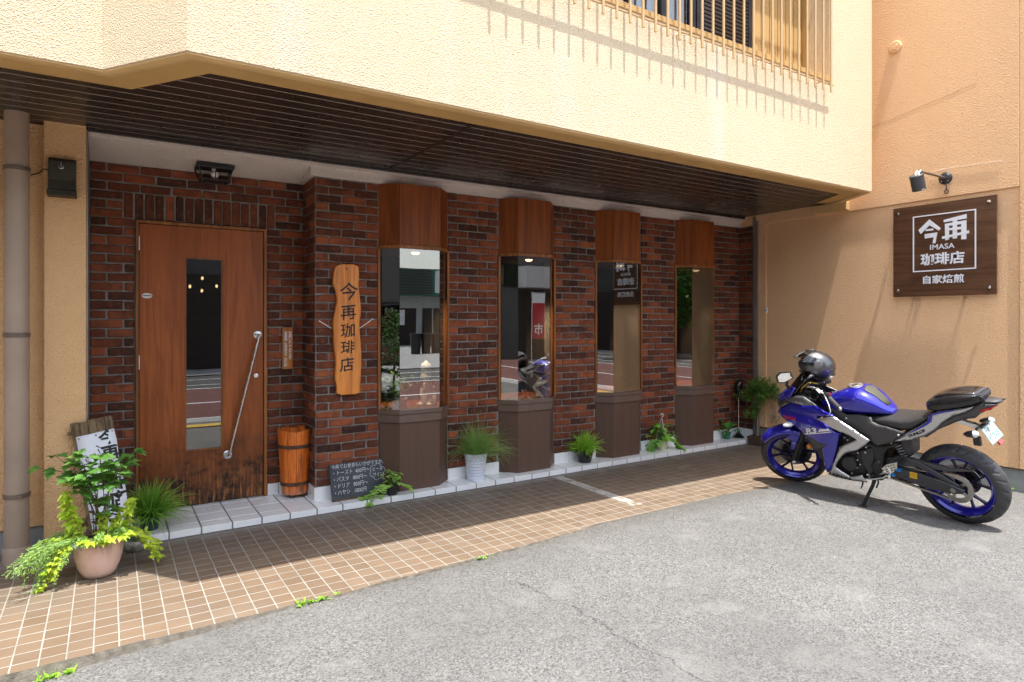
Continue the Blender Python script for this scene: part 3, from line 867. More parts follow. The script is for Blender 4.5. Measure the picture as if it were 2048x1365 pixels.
# porch lantern
ll = thing('porch_lantern', 'black iron lantern with round white bulb over the wooden door', 'lamp', (.69, 5.34, 2.70))
mb = MB()
X0, X1, Y0, Y1, ZT2, ZB2 = .570, .815, 5.235, 5.44, 2.668, 2.570
mb.box(X0 - .008, X1 + .008, Y0 - .008, Y1, 2.662, 2.684)
x0, x1, y0, y1 = .600, .785, 5.26, 5.415
def bar(a, b, w=.0055): mb.tube([a, b], w, 6)
for q in (((X0, Y0), (x0, y0)), ((X1, Y0), (x1, y0)), ((X0, Y1), (x0, y1)), ((X1, Y1), (x1, y1))): bar((*q[0], 2.665), (*q[1], ZB2))
for a, b in (((x0, y0), (x1, y0)), ((x0, y1), (x1, y1)), ((x0, y0), (x0, y1)), ((x1, y0), (x1, y1))): bar((*a, ZB2), (*b, ZB2), .007)
for a, b in (((X0, Y0), (X1, Y0)), ((X0, Y0), (X0, Y1)), ((X1, Y0), (X1, Y1))): bar((*a, 2.66), (*b, 2.66), .008)
bar((.692, Y0, 2.66), (.692, y0, ZB2), .004)
mb.box(.615, .77, 5.275, 5.40, 2.565, 2.570)
bar((.615, 5.275, 2.568), (x0, y0, ZB2), .004); bar((.77, 5.275, 2.568), (x1, y0, ZB2), .004)
build(mb, 'frame', M['blackmetal'], ll)
mb = MB(); mb.lathe([(.0001, .03), (.016, .03), (.018, 0)], (.692, 5.335, 2.632), 16); mb.ball((.692, 5.30, 2.612), .029, 18, 12)
build(mb, 'bulb', plain('opal_glass', (.82, .80, .76), .25), ll, smooth=60)

# hanging board 今再珈琲店
BOARD = [(1.556, 1.953), (1.745, 1.958), (1.752, 1.862), (1.745, 1.774), (1.759, 1.669), (1.768, 1.572), (1.754, 1.476), (1.754, 1.405), (1.766, 1.291), (1.77, 1.159), (1.764, 1.028), (1.757, 0.94), (1.764, 0.887), (1.56, 0.887), (1.564, 0.96), (1.547, 1.021), (1.557, 1.167), (1.538, 1.296), (1.537, 1.425), (1.534, 1.493), (1.551, 1.579), (1.569, 1.657), (1.556, 1.734), (1.53, 1.793), (1.537, 1.871)]
def smooth_poly(p, it=2, keep=50):
    for _ in range(it):
        q = []
        for i in range(len(p)):
            a, b = Vector(p[i]), Vector(p[(i + 1) % len(p)])
            q += [tuple(a.lerp(b, .22)), tuple(a.lerp(b, .78))]
        p = q
    return p
wb = thing('hanging_signboard', 'wavy edged orange wooden signboard with brushed black characters on brick pier', 'sign', (1.655, 5.09, 1.42))
mb = MB(); mb.prism(smooth_poly(BOARD, 1), 5.058, 5.093, 'xz')
build(mb, 'board', wood('orange_board_wood', (.50, .150, .020), (.80, .29, .050), 'z', .8, .4, coat=.3), wb, bevel=.006)
mb = MB()
for ch, x, z, s in (('今', 1.661, 1.720, .165), ('再', 1.659, 1.552, .140), ('珈', 1.656, 1.405, .132), ('琲', 1.654, 1.267, .125), ('店', 1.647, 1.127, .130)):
    text_mesh(mb, ch, s, lambda u, v, w, x=x, z=z: (x + u, 5.0575 - w, z + v * .93 + u * .10), extrude=.0008, bold=.0016, jitter=.026, sx=.95)
build(mb, 'lettering', M['ink'], wb)
for a, b in (((1.525, 5.085, 1.43), (1.427, 5.075, 1.489)), ((1.757, 5.085, 1.427), (1.869, 5.075, 1.506))):
    mb = MB(); mb.tube([a, ((a[0] + b[0]) / 2, 5.072, (a[2] + b[2]) / 2), b], .004, 8); mb.ball(b, .008, 10, 6); build(mb, 'fixing_pin', M['alu'], wb, smooth=60)
mb = MB(); mb.tube([(1.640, 5.056, 1.922), (1.642, 5.053, 1.912), (1.648, 5.053, 1.915), (1.647, 5.056, 1.926)], .0022, 6); build(mb, 'hook', M['blackmetal'], wb, smooth=60)

# small notice plaque beside the door
pq = thing('notice_plaque', 'small narrow wooden plaque with two columns of white writing beside the door', 'sign', (1.268, 5.46, 1.26))
mb = MB(); mb.box(1.226, 1.311, 5.448, 5.466, 1.088, 1.436)
build(mb, 'board', wood('plaque_wood', (.34, .11, .022), (.52, .19, .042), 'z', 1.0, .45), pq, bevel=.003)
mb = MB()
text_vertical(mb, '営業いたしております', .030, .0232, lambda u, v, w: (1.288 + u, 5.4475 - w, 1.385 + v), extrude=.0004, bold=.0005)
text_vertical(mb, '営業時間 午前九時から 午後七時', .026, .0182, lambda u, v, w: (1.253 + u, 5.4475 - w, 1.388 + v), extrude=.0004, bold=.0005)
build(mb, 'lettering', M['white'], pq)
mb = MB(); mb.lathe([(.0001, -.003), (.004, -.003), (.005, 0)], (1.268, 5.4478, 1.424), 10, 'y'); mb.tube([(1.262, 5.458, 1.437), (1.26, 5.462, 1.47)], .003, 6)
build(mb, 'nail', M['blackmetal'], pq)

# wall sign 今再 IMASA 珈琲店 自家焙煎
ws = thing('wall_sign', 'square dark brown wooden sign with white coffee shop lettering on the tan wall', 'sign', (6.66, 2.818, 2.16))
XS = 6.632
mb = MB(); mb.box(XS, XS + .018, 2.378, 3.252, 1.726, 2.611)
build(mb, 'panel', wood('dark_sign_wood', (.075, .033, .016), (.135, .062, .030), 'y', .8, .4, coat=.15), ws, bevel=.002)
Pw = lambda u, v, w: (XS - .0005 - w, -u, v)               # u grows towards the viewer's right
def flat(mb, pts): mb.prism([(y, z) for y, z in pts], XS - .004, XS - .0004, 'yz')
mb = MB()
flat(mb, [(3.017, 2.370), (2.920, 2.462), (2.822, 2.364), (2.838, 2.345), (2.920, 2.405), (2.996, 2.330)])
flat(mb, [(2.950, 2.371), (2.886, 2.371), (2.886, 2.353), (2.955, 2.353)])
flat(mb, [(2.963, 2.325), (2.850, 2.330), (2.869, 2.228), (2.892, 2.230), (2.883, 2.286), (2.960, 2.282)])
# 再 from bars
for q in ([(2.798, 2.440), (2.610, 2.470), (2.609, 2.430), (2.796, 2.418)], [(2.722, 2.43), (2.686, 2.43), (2.686, 2.255), (2.722, 2.255)],
          [(2.787, 2.402), (2.612, 2.414), (2.613, 2.384), (2.786, 2.378)], [(2.787, 2.400), (2.753, 2.402), (2.752, 2.252), (2.784, 2.246)],
          [(2.652, 2.408), (2.611, 2.412), (2.611, 2.240), (2.652, 2.242)], [(2.760, 2.357), (2.640, 2.360), (2.640, 2.336), (2.760, 2.336)],
          [(2.811, 2.285), (2.590, 2.317), (2.590, 2.292), (2.811, 2.262)]):
    d = .0003 * len(mb.f) * .1
    mb.prism(q, XS - .004 - d, XS - .0004, 'yz')
fy0, fy1, fz0, fz1, fw = 3.068, 2.534, 1.964, 2.507, .011
for y0, y1, z0, z1 in ((fy1, fy0, fz1 - fw, fz1), (fy1, fy0, fz0, fz0 + fw), (fy0 - fw, fy0, fz0 + fw, fz1 - fw), (fy1, fy1 + fw, fz0 + fw, fz1 - fw)): mb.box(XS - .003, XS - .0004, y0, y1, z0, z1)
text_mesh(mb, 'IMASA', .068, lambda u, v, w: (XS - .0005 - w, 2.814 - u, 2.190 + v), extrude=.001, bold=.0008, sx=1.1)
text_mesh(mb, '珈琲店', .118, lambda u, v, w: (XS - .0005 - w, 2.811 - u, 2.070 + v), extrude=.001, bold=.0032, sx=1.06)
text_mesh(mb, '自家焙煎', .083, lambda u, v, w: (XS - .0005 - w, 2.809 - u, 1.878 + v), extrude=.001, bold=.0018, sx=1.09)
build(mb, 'lettering', plain('white_lettering', (.80, .82, .86), .4, var=.03), ws)
for y, z in ((3.206, 2.553), (2.433, 2.557), (3.206, 1.788), (2.433, 1.790)):
    mb = MB(); mb.lathe([(.0001, -.012), (.013, -.011), (.016, -.007), (.016, .044)], (XS - .001, y, z), 20, 'x'); build(mb, 'standoff_bolt', M['chrome'], ws, smooth=40)

# spotlight on an arm over the wall sign
la = thing('sign_spotlight', 'dark grey cylinder spotlight on a wall arm above the brown sign', 'lamp', (6.68, 2.803, 2.84))
mb = MB(); mb.lathe([(.0001, -.022), (.03, -.02), (.052, -.012), (.058, -.004), (.058, 0)], (6.679, 2.803, 2.84), 28, 'x'); 
build(mb, 'rose', M['black'], la, smooth=40)
for a in range(4):
    mb = MB(); an = pi / 4 + a * pi / 2; mb.lathe([(.0001, -.006), (.007, -.005), (.009, 0)], (6.667, 2.803 + .035 * cos(an), 2.84 + .035 * sin(an)), 12, 'x'); build(mb, 'screw', M['alu'], la, smooth=40)
mb = MB(); mb.tube([(6.665, 2.803, 2.84), (6.42, 2.803, 2.845), (6.17, 2.803, 2.842)], .0105, 12); build(mb, 'arm', M['pipedark'], la, smooth=50)
mb = MB()
hx = Matrix.Translation((6.12, 2.803, 2.80)) @ Matrix.Rotation(radians(-24), 4, 'Y')
mb.lathe([(.0001, .004), (.052, .004), (.058, -.002), (.058, -.012), (.056, -.014), (.056, -.128), (.059, -.130), (.058, -.138), (.050, -.138), (.046, -.10), (.0001, -.095)], (0, 0, 0), 28, 'z', None, hx)
build(mb, 'head', plain('graphite_paint', (.06, .06, .064), .45), la, smooth=35)
mb = MB(); mb.tube([(6.13, 2.79, 2.80), (6.14, 2.79, 2.825), (6.17, 2.79, 2.845)], .009, 8); mb.tube([(6.13, 2.816, 2.80), (6.14, 2.816, 2.825), (6.17, 2.816, 2.845)], .009, 8); build(mb, 'knuckle', M['alu'], la, smooth=50)
mb = MB(); mb.tube([(6.66, 2.79, 2.79), (6.655, 2.785, 2.755), (6.655, 2.785, 2.735), (6.655, 2.80, 2.71), (6.655, 2.795, 2.69), (6.655, 2.775, 2.69), (6.655, 2.768, 2.71), (6.655, 2.785, 2.735)], .005, 8); build(mb, 'cord_loop', M['black'], la, smooth=60)

# ------------------------------------------------------------------ things standing on the step
# stave tub
tb = thing('wooden_tub', 'tall tapering orange stave tub with two iron hoops by the door', 'tub', (1.30, 5.335, .052))
c = Vector((1.30, 5.335, .052)); NS = 11
woodtub = tub_wood()
prof = lambda h: .099 + (.137 - .099) * (h / .56) + .004 * sin(h * 6)
for i in range(NS):
    mb = MB(); a0, a1 = 2 * pi * i / NS + .012, 2 * pi * (i + 1) / NS - .012
    tz = .545 + R.uniform(-.012, .018)
    vs = []
    hs = [.028 + (tz - .028) * k / 7 for k in range(8)]
    for h in hs:
        for q in range(5):
            a = a0 + (a1 - a0) * q / 4; r = prof(h) + R.uniform(-.0006, .0006) - (.003 if q in (0, 4) else 0)
            vs.append((c.x + r * cos(a), c.y + r * sin(a), c.z + h + (R.uniform(-.006, .006) if h == hs[-1] else 0)))
    for h in hs:
        for q in range(5):
            a = a0 + (a1 - a0) * q / 4; r = prof(h) - .018
            vs.append((c.x + r * cos(a), c.y + r * sin(a), c.z + h))
    fs = []
    for k in range(7):
        for q in range(4):
            o = k * 5 + q; fs += [(o, o + 1, o + 6, o + 5), (40 + o + 1, 40 + o, 40 + o + 5, 40 + o + 6)]
        fs += [(k * 5, (k + 1) * 5, 40 + (k + 1) * 5, 40 + k * 5), (k * 5 + 4, 40 + k * 5 + 4, 40 + (k + 1) * 5 + 4, (k + 1) * 5 + 4)]
    for q in range(4): fs += [(35 + q, 36 + q, 76 + q, 75 + q), (1 + q, q, 40 + q, 41 + q)]
    mb.add(vs, fs); build(mb, 'stave', woodtub, tb, smooth=40)
for h in (.42, .115):
    mb = MB(); r = prof(h) + .001
    mb.lathe([(r, h - .014), (r + .0045, h - .013), (r + .0055, h + .013), (r + .001, h + .014), (r - .004, h + .012)], c, 44); build(mb, 'hoop', M['rust'], tb, smooth=40)
mb = MB(); mb.lathe([(.0001, .05), (.09, .05), (.09, .03), (.0001, .03)], c, 24); build(mb, 'tub_bottom', M['baylow'], tb)
for a in (4.2, 5.4, 2.0):
    mb = MB(); mb.box(c.x + .075 * cos(a) - .015, c.x + .075 * cos(a) + .015, c.y + .075 * sin(a) - .015, c.y + .075 * sin(a) + .015, c.z + .0005, c.z + .03); build(mb, 'foot', M['rust'], tb, bevel=.003)

# chalkboard
cb = thing('menu_chalkboard', 'black chalkboard menu leaning on the brick pier foot behind ivy pot', 'chalkboard', (1.725, 4.972, .052))
o = Vector((1.500, 4.972, .0535)); eu = Vector((.447, .002, 0)); eu.normalize(); ev = Vector((.006, .108, .274)).normalized(); ew = ev.cross(eu) * -1
if ew.y > 0: ew = -ew
Pc = lambda u, v, w: tuple(o + eu * u + ev * v + ew * w)
mb = MB(); mtx = Matrix((( eu.x, ev.x, ew.x, o.x), (eu.y, ev.y, ew.y, o.y), (eu.z, ev.z, ew.z, o.z), (0, 0, 0, 1)))
mb.box(0, .447, 0, .296, -.014, 0, mtx)
slate = NT('chalk_slate'); nz = slate.noise(slate.mapping(slate.obj, (4, 4, 9)), 2.0, 5, .6)
slate.base(slate.mix(slate.ramp(nz, [(.4, 0.0), (.75, 1.0)]), (.030, .034, .042), (.062, .067, .075)), .65)
build(mb, 'slate', slate.m, cb, bevel=.002)
mb = MB(); mb.box(-.001, .448, -.001, .016, -.015, .0015, mtx); build(mb, 'bottom_rail', M['rust'], cb, bevel=.002)
chalk = plain('white_chalk', (.70, .70, .70), .95, var=.2, vs=40)
mb = MB()
def chalkline(s, x, z, size, sx=1.0): text_mesh(mb, s, size, lambda u, v, w: Pc(x + u, z + v, .0006 + w), extrude=.0003, bold=-.0004, jitter=.018, sx=sx, center=False, shear=.12)
chalkline('今再でお食事もいかがですか。', .012, .268, .040, .83)
for i, s in enumerate(('・トースト  400円〜', '・パスタ   800円〜', '・ドリア   850円〜', '・ハヤシ   1000円')): chalkline(s, .012, .218 - i * .052, .044, .80)
chalkline('ビール', .352, .212, .036, .85); chalkline('ワイン', .352, .166, .036, .85)
cl = [(.395 + (.062 + .006 * sin(6 * a)) * cos(a), .19 + (.063 + .006 * sin(6 * a)) * sin(a)) for a in [2 * pi * k / 60 for k in range(61)]]
stroke(mb, cl, .0022, lambda u, v, w: Pc(u, v, .0005 + w), .0004)
build(mb, 'chalk_writing', chalk, cb)

# ---- plants
G = dict(
    dark=leaf_mat('dark_leaf', (.07, .20, .03), (.16, .34, .06)),
    mid=leaf_mat('mid_leaf', (.11, .28, .035), (.22, .45, .07)),
    lime=leaf_mat('lime_leaf', (.42, .62, .04), (.70, .80, .09), .45),
    fern=leaf_mat('feathery_leaf', (.20, .40, .08), (.40, .58, .14), .4),
    grey=leaf_mat('grey_green_leaf', (.16, .24, .21), (.26, .35, .31), .2),
    grass=leaf_mat('grass_blade', (.16, .38, .04), (.33, .58, .08), .45),
    bright=leaf_mat('bright_blade', (.30, .58, .05), (.52, .80, .11), .5),
    fine=leaf_mat('fine_blade', (.22, .42, .09), (.42, .60, .18), .4),
    dry=leaf_mat('dry_blade', (.30, .27, .13), (.42, .36, .2), .3),
    pothos=leaf_mat('pothos_leaf', (.17, .46, .04), (.36, .70, .10), .35, (.42, .62, .16)),
    ivy=leaf_mat('ivy_leaf', (.26, .52, .07), (.52, .72, .20), .35),
    purple=leaf_mat('purple_leaf', (.07, .045, .04), (.13, .075, .05), .2),
    stem=plain('plant_stem', (.13, .09, .05), .7, var=.3), greenstem=plain('green_stem', (.14, .22, .06), .6, var=.2),
    soil=plain('potting_soil', (.045, .032, .022), .95, var=.4, vs=60, bump=.8, bs=90),
)
SHAPES = {
    'ovate': [(0, 0), (.25, .34), (.5, .46), (.75, .32), (1, 0)],
    'lance': [(0, .03), (.3, .16), (.6, .14), (1, 0)],
    'ivy': [(0, 0), (-.06, .28), (.12, .50), (.30, .26), (.52, .44), (.66, .20), (1, 0)],
    'maple': [(0, 0), (-.12, .22), (.10, .30), (.08, .58), (.34, .30), (.45, .56), (.62, .22), (1, 0)],
    'round': [(0, 0), (.05, .30), (.3, .5), (.62, .46), (.88, .22), (1, 0)],
}
def leaf(mb, p, d, up, L, shape='ovate', W=1.0, fold=.25, droop=.25):
    d = Vector(d).normalized(); s = d.cross(Vector(up))
    if s.length < 1e-4: s = d.cross(Vector((1, 0, .3)))
    s.normalize(); n = s.cross(d).normalized(); p = Vector(p)
    pr = SHAPES[shape]; vs = []
    for t, w in pr:
        q = p + d * (t * L) - n * (droop * L * t * t)
        vs += [q, q + s * (w * L * W) + n * (fold * w * L), q - s * (w * L * W) + n * (fold * w * L)]
    fs = []
    for i in range(len(pr) - 1):
        a, b = 3 * i, 3 * (i + 1)
        fs += [(a, a + 1, b + 1, b), (a, b, b + 2, a + 2)]
    mb.add(vs, fs)
def rdir(el0, el1, az=None, spread=pi):
    a = R.uniform(0, 2 * pi) if az is None else az + R.uniform(-spread, spread)
    e = radians(R.uniform(el0, el1)); return Vector((cos(a) * cos(e), sin(a) * cos(e), sin(e)))
def blade(mb, p, d, L, w, droop, seg=7, twist=0.0):
    d = Vector(d).normalized(); p = Vector(p); vs = []
    s0 = d.cross(Vector((0, 0, 1)))
    s0 = s0.normalized() if s0.length > 1e-4 else Vector((1, 0, 0))
    v = d.copy(); q = p.copy()
    for i in range(seg + 1):
        t = i / seg; ww = w * (1 - t ** 2.2) * (.55 + .45 * min(1, t * 4))
        s = (s0 * cos(twist * t) + v.cross(s0) * sin(twist * t)).normalized()
        vs += [q - s * ww / 2, q + s * ww / 2]
        v = (v + Vector((0, 0, -droop / seg * (.4 + 1.3 * t)))).normalized(); q = q + v * (L / seg)
    mb.add(vs, [(2 * i, 2 * i + 1, 2 * i + 3, 2 * i + 2) for i in range(seg)])
def tuft(mb, c, n, r, L, w, el, droop, rng=(.6, 1.1), az=None, spread=pi):
    for _ in range(n):
        a = R.uniform(0, 2 * pi); rr = r * sqrt(R.random())
        p = (c[0] + rr * cos(a), c[1] + rr * sin(a), c[2])
        blade(mb, p, rdir(el[0], el[1], az, spread), L * R.uniform(*rng), w * R.uniform(.7, 1.2), droop * R.uniform(.5, 1.4), twist=R.uniform(-1.5, 1.5))
def pot(name, c, prof, mat, parent, seg=40, smooth=40, jit=None):
    mb = MB(); mb.lathe(prof, c, seg, 'z', jit); return build(mb, name, mat, parent, smooth=smooth)
def soil(c, r, h, parent):
    mb = MB(); mb.lathe([(.0001, h + .006), (r * .6, h + .005), (r, h)], c, 20); return build(mb, 'soil', G['soil'], parent)
def stem_tube(mb, pts, r0, r1):
    n = len(pts); mb.tube(pts, [r0 + (r1 - r0) * i / (n - 1) for i in range(n)], 6)

# white ribbed pot of fine grass
c = Vector((2.815, 4.995, .0525))
t = thing('grass_in_white_pot', 'fine airy grass in a white ribbed pot between first and second bay', 'potted plant', c)
pr = [(.0001, .0), (.076, .0), (.078, .004)]
for i in range(8): h = .012 + i * .027; pr += [(.078 + .0025 * i, h), (.0835 + .0026 * i, h + .012), (.080 + .0026 * i, h + .024)]
pr += [(.104, .232), (.106, .240), (.103, .241), (.098, .20), (.0001, .20)]
pot('ribbed_pot', c, pr, plain('white_ceramic', (.68, .72, .80), .3, var=.04), t)
soil(c, .097, .205, t)
mb = MB(); tuft(mb, c + Vector((0, 0, .205)), 520, .08, .29, .0042, (45, 88), .6); tuft(mb, c + Vector((0, 0, .205)), 380, .08, .40, .0032, (22, 78), 1.5)
tuft(mb, c + Vector((0, 0, .205)), 150, .08, .44, .003, (25, 65), 1.8, az=-.5, spread=1.0)
tuft(mb, c + Vector((0, 0, .205)), 40, .04, .52, .002, (60, 85), .5)
build(mb, 'grass_blades', G['fine'], t)
mb = MB(); tuft(mb, c + Vector((0, 0, .205)), 70, .08, .34, .0025, (10, 60), 1.9); build(mb, 'dry_blades', G['dry'], t)

# black pot of bright blades
c = Vector((4.09, 5.000, .0525))
t = thing('grass_in_black_pot', 'bright green arching grass in a shiny black plastic pot on white step', 'potted plant', c)
pot('black_pot', c, [(.0001, 0), (.064, 0), (.066, .004), (.088, .105), (.092, .106), (.094, .126), (.090, .127), (.086, .10), (.0001, .10)], plain('gloss_black_pot', (.014, .014, .015), .22), t)
soil(c, .083, .102, t)
mb = MB(); tuft(mb, c + Vector((0, 0, .10)), 460, .065, .245, .010, (22, 85), 1.15); build(mb, 'grass_blades', G['bright'], t)

# pothos in a cream hanging pot
c = Vector((5.20, 5.010, .0525))
t = thing('hanging_pot_pothos', 'trailing round leaved pothos in a cream pot with white hanging hook', 'potted plant', c)
pot('cream_pot', c, [(.0001, 0), (.045, 0), (.047, .004), (.064, .10), (.068, .101), (.068, .112), (.062, .112), (.060, .09), (.0001, .09)], plain('cream_pot', (.62, .62, .42), .4, var=.05), t)
soil(c, .058, .093, t)
mb = MB()
for a in (.4, 2.5, 4.6): mb.tube([(c.x + .062 * cos(a), c.y + .062 * sin(a), c.z + .105), (c.x + .035 * cos(a), c.y + .035 * sin(a), c.z + .24), (c.x + .004 * cos(a), c.y + .004 * sin(a) , c.z + .355)], .0028, 6)
mb.tube([(c.x + .018 * cos(a) + .004, c.y - .004, c.z + .385 + .018 * sin(a)) for a in [-1.9 + k * .42 for k in range(13)]] , .005, 8)
build(mb, 'hanger', M['white'], t, smooth=60)
mb = MB(); ms = MB()
for k in range(44):
    d = rdir(5, 75); e = c + Vector((0, 0, .10)) + Vector((d.x * .14, d.y * .10, d.z * .20 + .02)) * R.uniform(.5, 1.1)
    stem_tube(ms, [c + Vector((d.x * .03, d.y * .03, .095)), (c + e) / 2 + Vector((0, 0, .06)), e], .0025, .0016)
    leaf(mb, e, Vector((d.x, d.y, R.uniform(-.6, .3))), (0, 0, 1), R.uniform(.060, .09), 'round', .72, .2, .3)
for az, L in ((-.5, .24), (-.2, .22), (3.5, .16), (2.9, .15), (-.35, .18)):
    q = c + Vector((cos(az) * .06, sin(az) * .06, .115)); v = Vector((cos(az), sin(az), .35)); pts = [q.copy()]
    for s_ in range(11):
        v = (v + Vector((0, 0, -.22))).normalized(); q = q + v * L / 10
        q.z = max(q.z, .06 if q.y > 4.87 else .01); q.y = min(q.y, 5.09); pts.append(q.copy())
        sd = R.choice((-1, 1)); leaf(mb, q, Vector((cos(az + sd * 1.1), sin(az + sd * 1.1), -.15)), (0, 0, 1), R.uniform(.045, .07), 'round', .72, .2, .35)
    stem_tube(ms, pts, .0025, .0015)
build(mb, 'leaves', G['pothos'], t); build(ms, 'stems', G['greenstem'], t)

# green pot near the corner
c = Vector((6.335, 5.035, .0525))
t = thing('plant_in_green_pot', 'small broad leaved plant in a green plastic pot near the corner', 'potted plant', c)
pot('green_pot', c, [(.0001, 0), (.039, 0), (.041, .003), (.048, .066), (.052, .067), (.053, .082), (.049, .082), (.047, .06), (.0001, .06)], plain('green_plastic', (.030, .15, .085), .4, var=.08), t)
soil(c, .046, .064, t)
mb = MB(); ms = MB()
for k in range(13):
    az = k * 2.4; el = 75 - k * 5
    d = Vector((cos(az) * cos(radians(el)), sin(az) * cos(radians(el)), sin(radians(el)))); e = c + Vector((0, 0, .07)) + d * R.uniform(.06, .11)
    stem_tube(ms, [c + Vector((0, 0, .065)), e], .0032, .002); leaf(mb, e - d * .01, d + Vector((0, 0, -.1)), (0, 0, 1), R.uniform(.085, .12), 'ovate', .62, .3, .3)
build(mb, 'leaves', leaf_mat('broad_leaf', (.08, .30, .04), (.20, .48, .08), .3), t); build(ms, 'stems', G['greenstem'], t)

# ash stand
c = Vector((6.545, 5.025, .0525))
t = thing('ash_stand', 'slim pole ash stand with black round top and flared base in corner', 'stand', c)
mb = MB(); mb.lathe([(.0001, .0), (.070, .0), (.070, .008), (.05, .022), (.028, .045), (.015, .075), (.010, .11), (.0001, .11)], c, 32); build(mb, 'base', plain('gloss_black', (.012, .012, .012), .18), t, smooth=40)
mb = MB(); mb.tube([c + Vector((0, 0, .1)), c + Vector((0, 0, .52))], .0055, 12); build(mb, 'pole', M['chrome'], t, smooth=60)
mb = MB(); mb.lathe([(.0001, .49), (.018, .492), (.034, .515), (.045, .57), (.048, .63), (.040, .67), (.020, .69), (.0001, .695)], c, 28); build(mb, 'head', plain('gloss_black_top', (.010, .010, .010), .25), t, smooth=60)
mb = MB(); mb.ball(c + Vector((-.012, -.03, .672)), .012, 12, 8); build(mb, 'knob', M['chrome'], t, smooth=60)

# little tree in square pot
c = Vector((6.575, 4.775, 0.0))
t = thing('small_potted_tree', 'thin trunked little tree in a square brown pot by the tan wall', 'tree', c)
mb = MB()
for a, b, z0, z1 in ((.078, .086, .0015, .082), (.092, .090, .082, .105)):
    vs = [(c.x + sx * r, c.y + sy * r, z) for z, r in ((z0, a), (z1, b)) for sx, sy in ((-1, -1), (1, -1), (1, 1), (-1, 1))]
    mb.add(vs, [(3, 2, 1, 0), (4, 5, 6, 7)] + [(i, (i + 1) % 4, 4 + (i + 1) % 4, 4 + i) for i in range(4)])
Rz = Matrix.Translation(c) @ Matrix.Rotation(.12, 4, 'Z') @ Matrix.Translation(-c)
mb.v = [tuple(Rz @ Vector(p)) for p in mb.v]
build(mb, 'square_pot', plain('brown_clay_pot', (.085, .048, .034), .5, var=.15), t, bevel=.004)
mb = MB(); mb.box(c.x - .07, c.x + .07, c.y - .07, c.y + .07, .1055, .109); build(mb, 'soil', G['soil'], t)
ms = MB(); mb = MB()
def twig(p, d, L, r, depth):
    pts = [Vector(p)]; v = Vector(d).normalized()
    for i in range(5):
        v = (v + Vector((R.uniform(-.22, .22), R.uniform(-.22, .22), R.uniform(-.05, .12)))).normalized(); q = pts[-1] + v * L / 5
        q.x = min(q.x, 6.655); pts.append(q)
    stem_tube(ms, pts, r, r * .55)
    if depth == 0:
        for q in pts[1:]:
            for _ in range(7): leaf(mb, q + Vector((R.uniform(-.018, .018), R.uniform(-.018, .018), R.uniform(-.018, .018))), rdir(-30, 60), (0, 0, 1), R.uniform(.018, .030), 'ovate', .6, .2, .2)
    else:
        for i in range(2, 6):
            for _ in range(2 if depth > 1 else 2):
                a = R.uniform(0, 2 * pi); twig(pts[i], v + Vector((cos(a), sin(a), R.uniform(-.35, .55))) * .95, L * R.uniform(.42, .62), r * .5, depth - 1)
for dx, dy in ((-.012, 0), (.014, .004), (0, .014)):
    pts = [c + Vector((dx, dy, .10)), c + Vector((dx * 1.1 + .01, dy, .30)), c + Vector((dx * .8 + .005, dy * 1.3, .48)), c + Vector((dx * 2, dy * 2, .60))]
    stem_tube(ms, pts, .011, .006)
for z, d, L in ((.60, (-.5, -.3, .7), .19), (.58, (.3, -.8, .5), .20), (.60, (0, .3, .9), .17), (.50, (-.9, .3, .25), .19), (.52, (.1, -1, .35), .22), (.55, (-.1, -.9, .6), .22), (.50, (-.6, -.6, .4), .17), (.34, (-.8, .2, .5), .13), (.30, (-.7, -.4, .5), .12), (.56, (.2, .8, .4), .14)):
    twig(c + Vector((0, 0, z)), d, L, .006, 1)
for k in range(14):
    a = c + Vector((.03, -.20 + R.uniform(-.05, .05), .50)); ms.tube([a, a + Vector((R.uniform(-.03, .03), R.uniform(-.03, .03), -.12)), a + Vector((R.uniform(-.05, .05), R.uniform(-.06, .06), -.22)), a + Vector((R.uniform(-.05, .05), R.uniform(-.07, .07), -.13))], .0014, 5)
for bx_, by_, bz_, br_, bn_ in ((-.05, -.05, .66, .10, 230), (.0, -.20, .64, .09, 200), (.03, -.08, .73, .08, 170), (-.10, .06, .60, .08, 150), (-.09, -.12, .54, .07, 110), (.04, .05, .70, .07, 120), (-.13, .05, .38, .055, 70), (.03, -.27, .58, .06, 80)):
    for _ in range(bn_):
        d = rdir(-80, 90); q = c + Vector((bx_, by_, bz_)) + d * br_ * R.random() ** .5; q.x = min(q.x, 6.66); leaf(mb, q, rdir(-20, 70), (0, 0, 1), R.uniform(.020, .034), 'ovate', .6, .2, .2)
build(mb, 'crown', leaf_mat('box_leaf', (.10, .24, .04), (.26, .46, .09), .35), t)
build(ms, 'trunk', plain('grey_bark', (.20, .155, .12), .8, var=.3, vs=30), t, smooth=60)

# ivy at the chalkboard
c = Vector((2.005, 4.935, .0525)); c = Vector((1.985, 4.930, .0525))
t = thing('ivy_in_black_pot', 'trailing variegated ivy in a small black pot beside chalkboard', 'potted plant', c)
pot('nursery_pot', c, [(.0001, 0), (.038, 0), (.040, .003), (.049, .075), (.053, .076), (.053, .088), (.049, .088), (.046, .066), (.0001, .066)], plain('black_nursery_pot', (.02, .02, .021), .5), t)
soil(c, .045, .07, t)
mb = MB(); ms = MB()
for k in range(26):
    d = rdir(10, 80); e = c + Vector((0, 0, .08)) + Vector((d.x * .09, d.y * .07, d.z * .11)) * R.uniform(.5, 1.15)
    stem_tube(ms, [c + Vector((0, 0, .07)), e], .0018, .0012)
    for _ in range(3): leaf(mb, e + Vector((R.uniform(-.02, .02), R.uniform(-.02, .02), R.uniform(-.01, .02))), rdir(-25, 30), (0, 0, 1), R.uniform(.026, .042), 'ivy', .95, .12, .2)
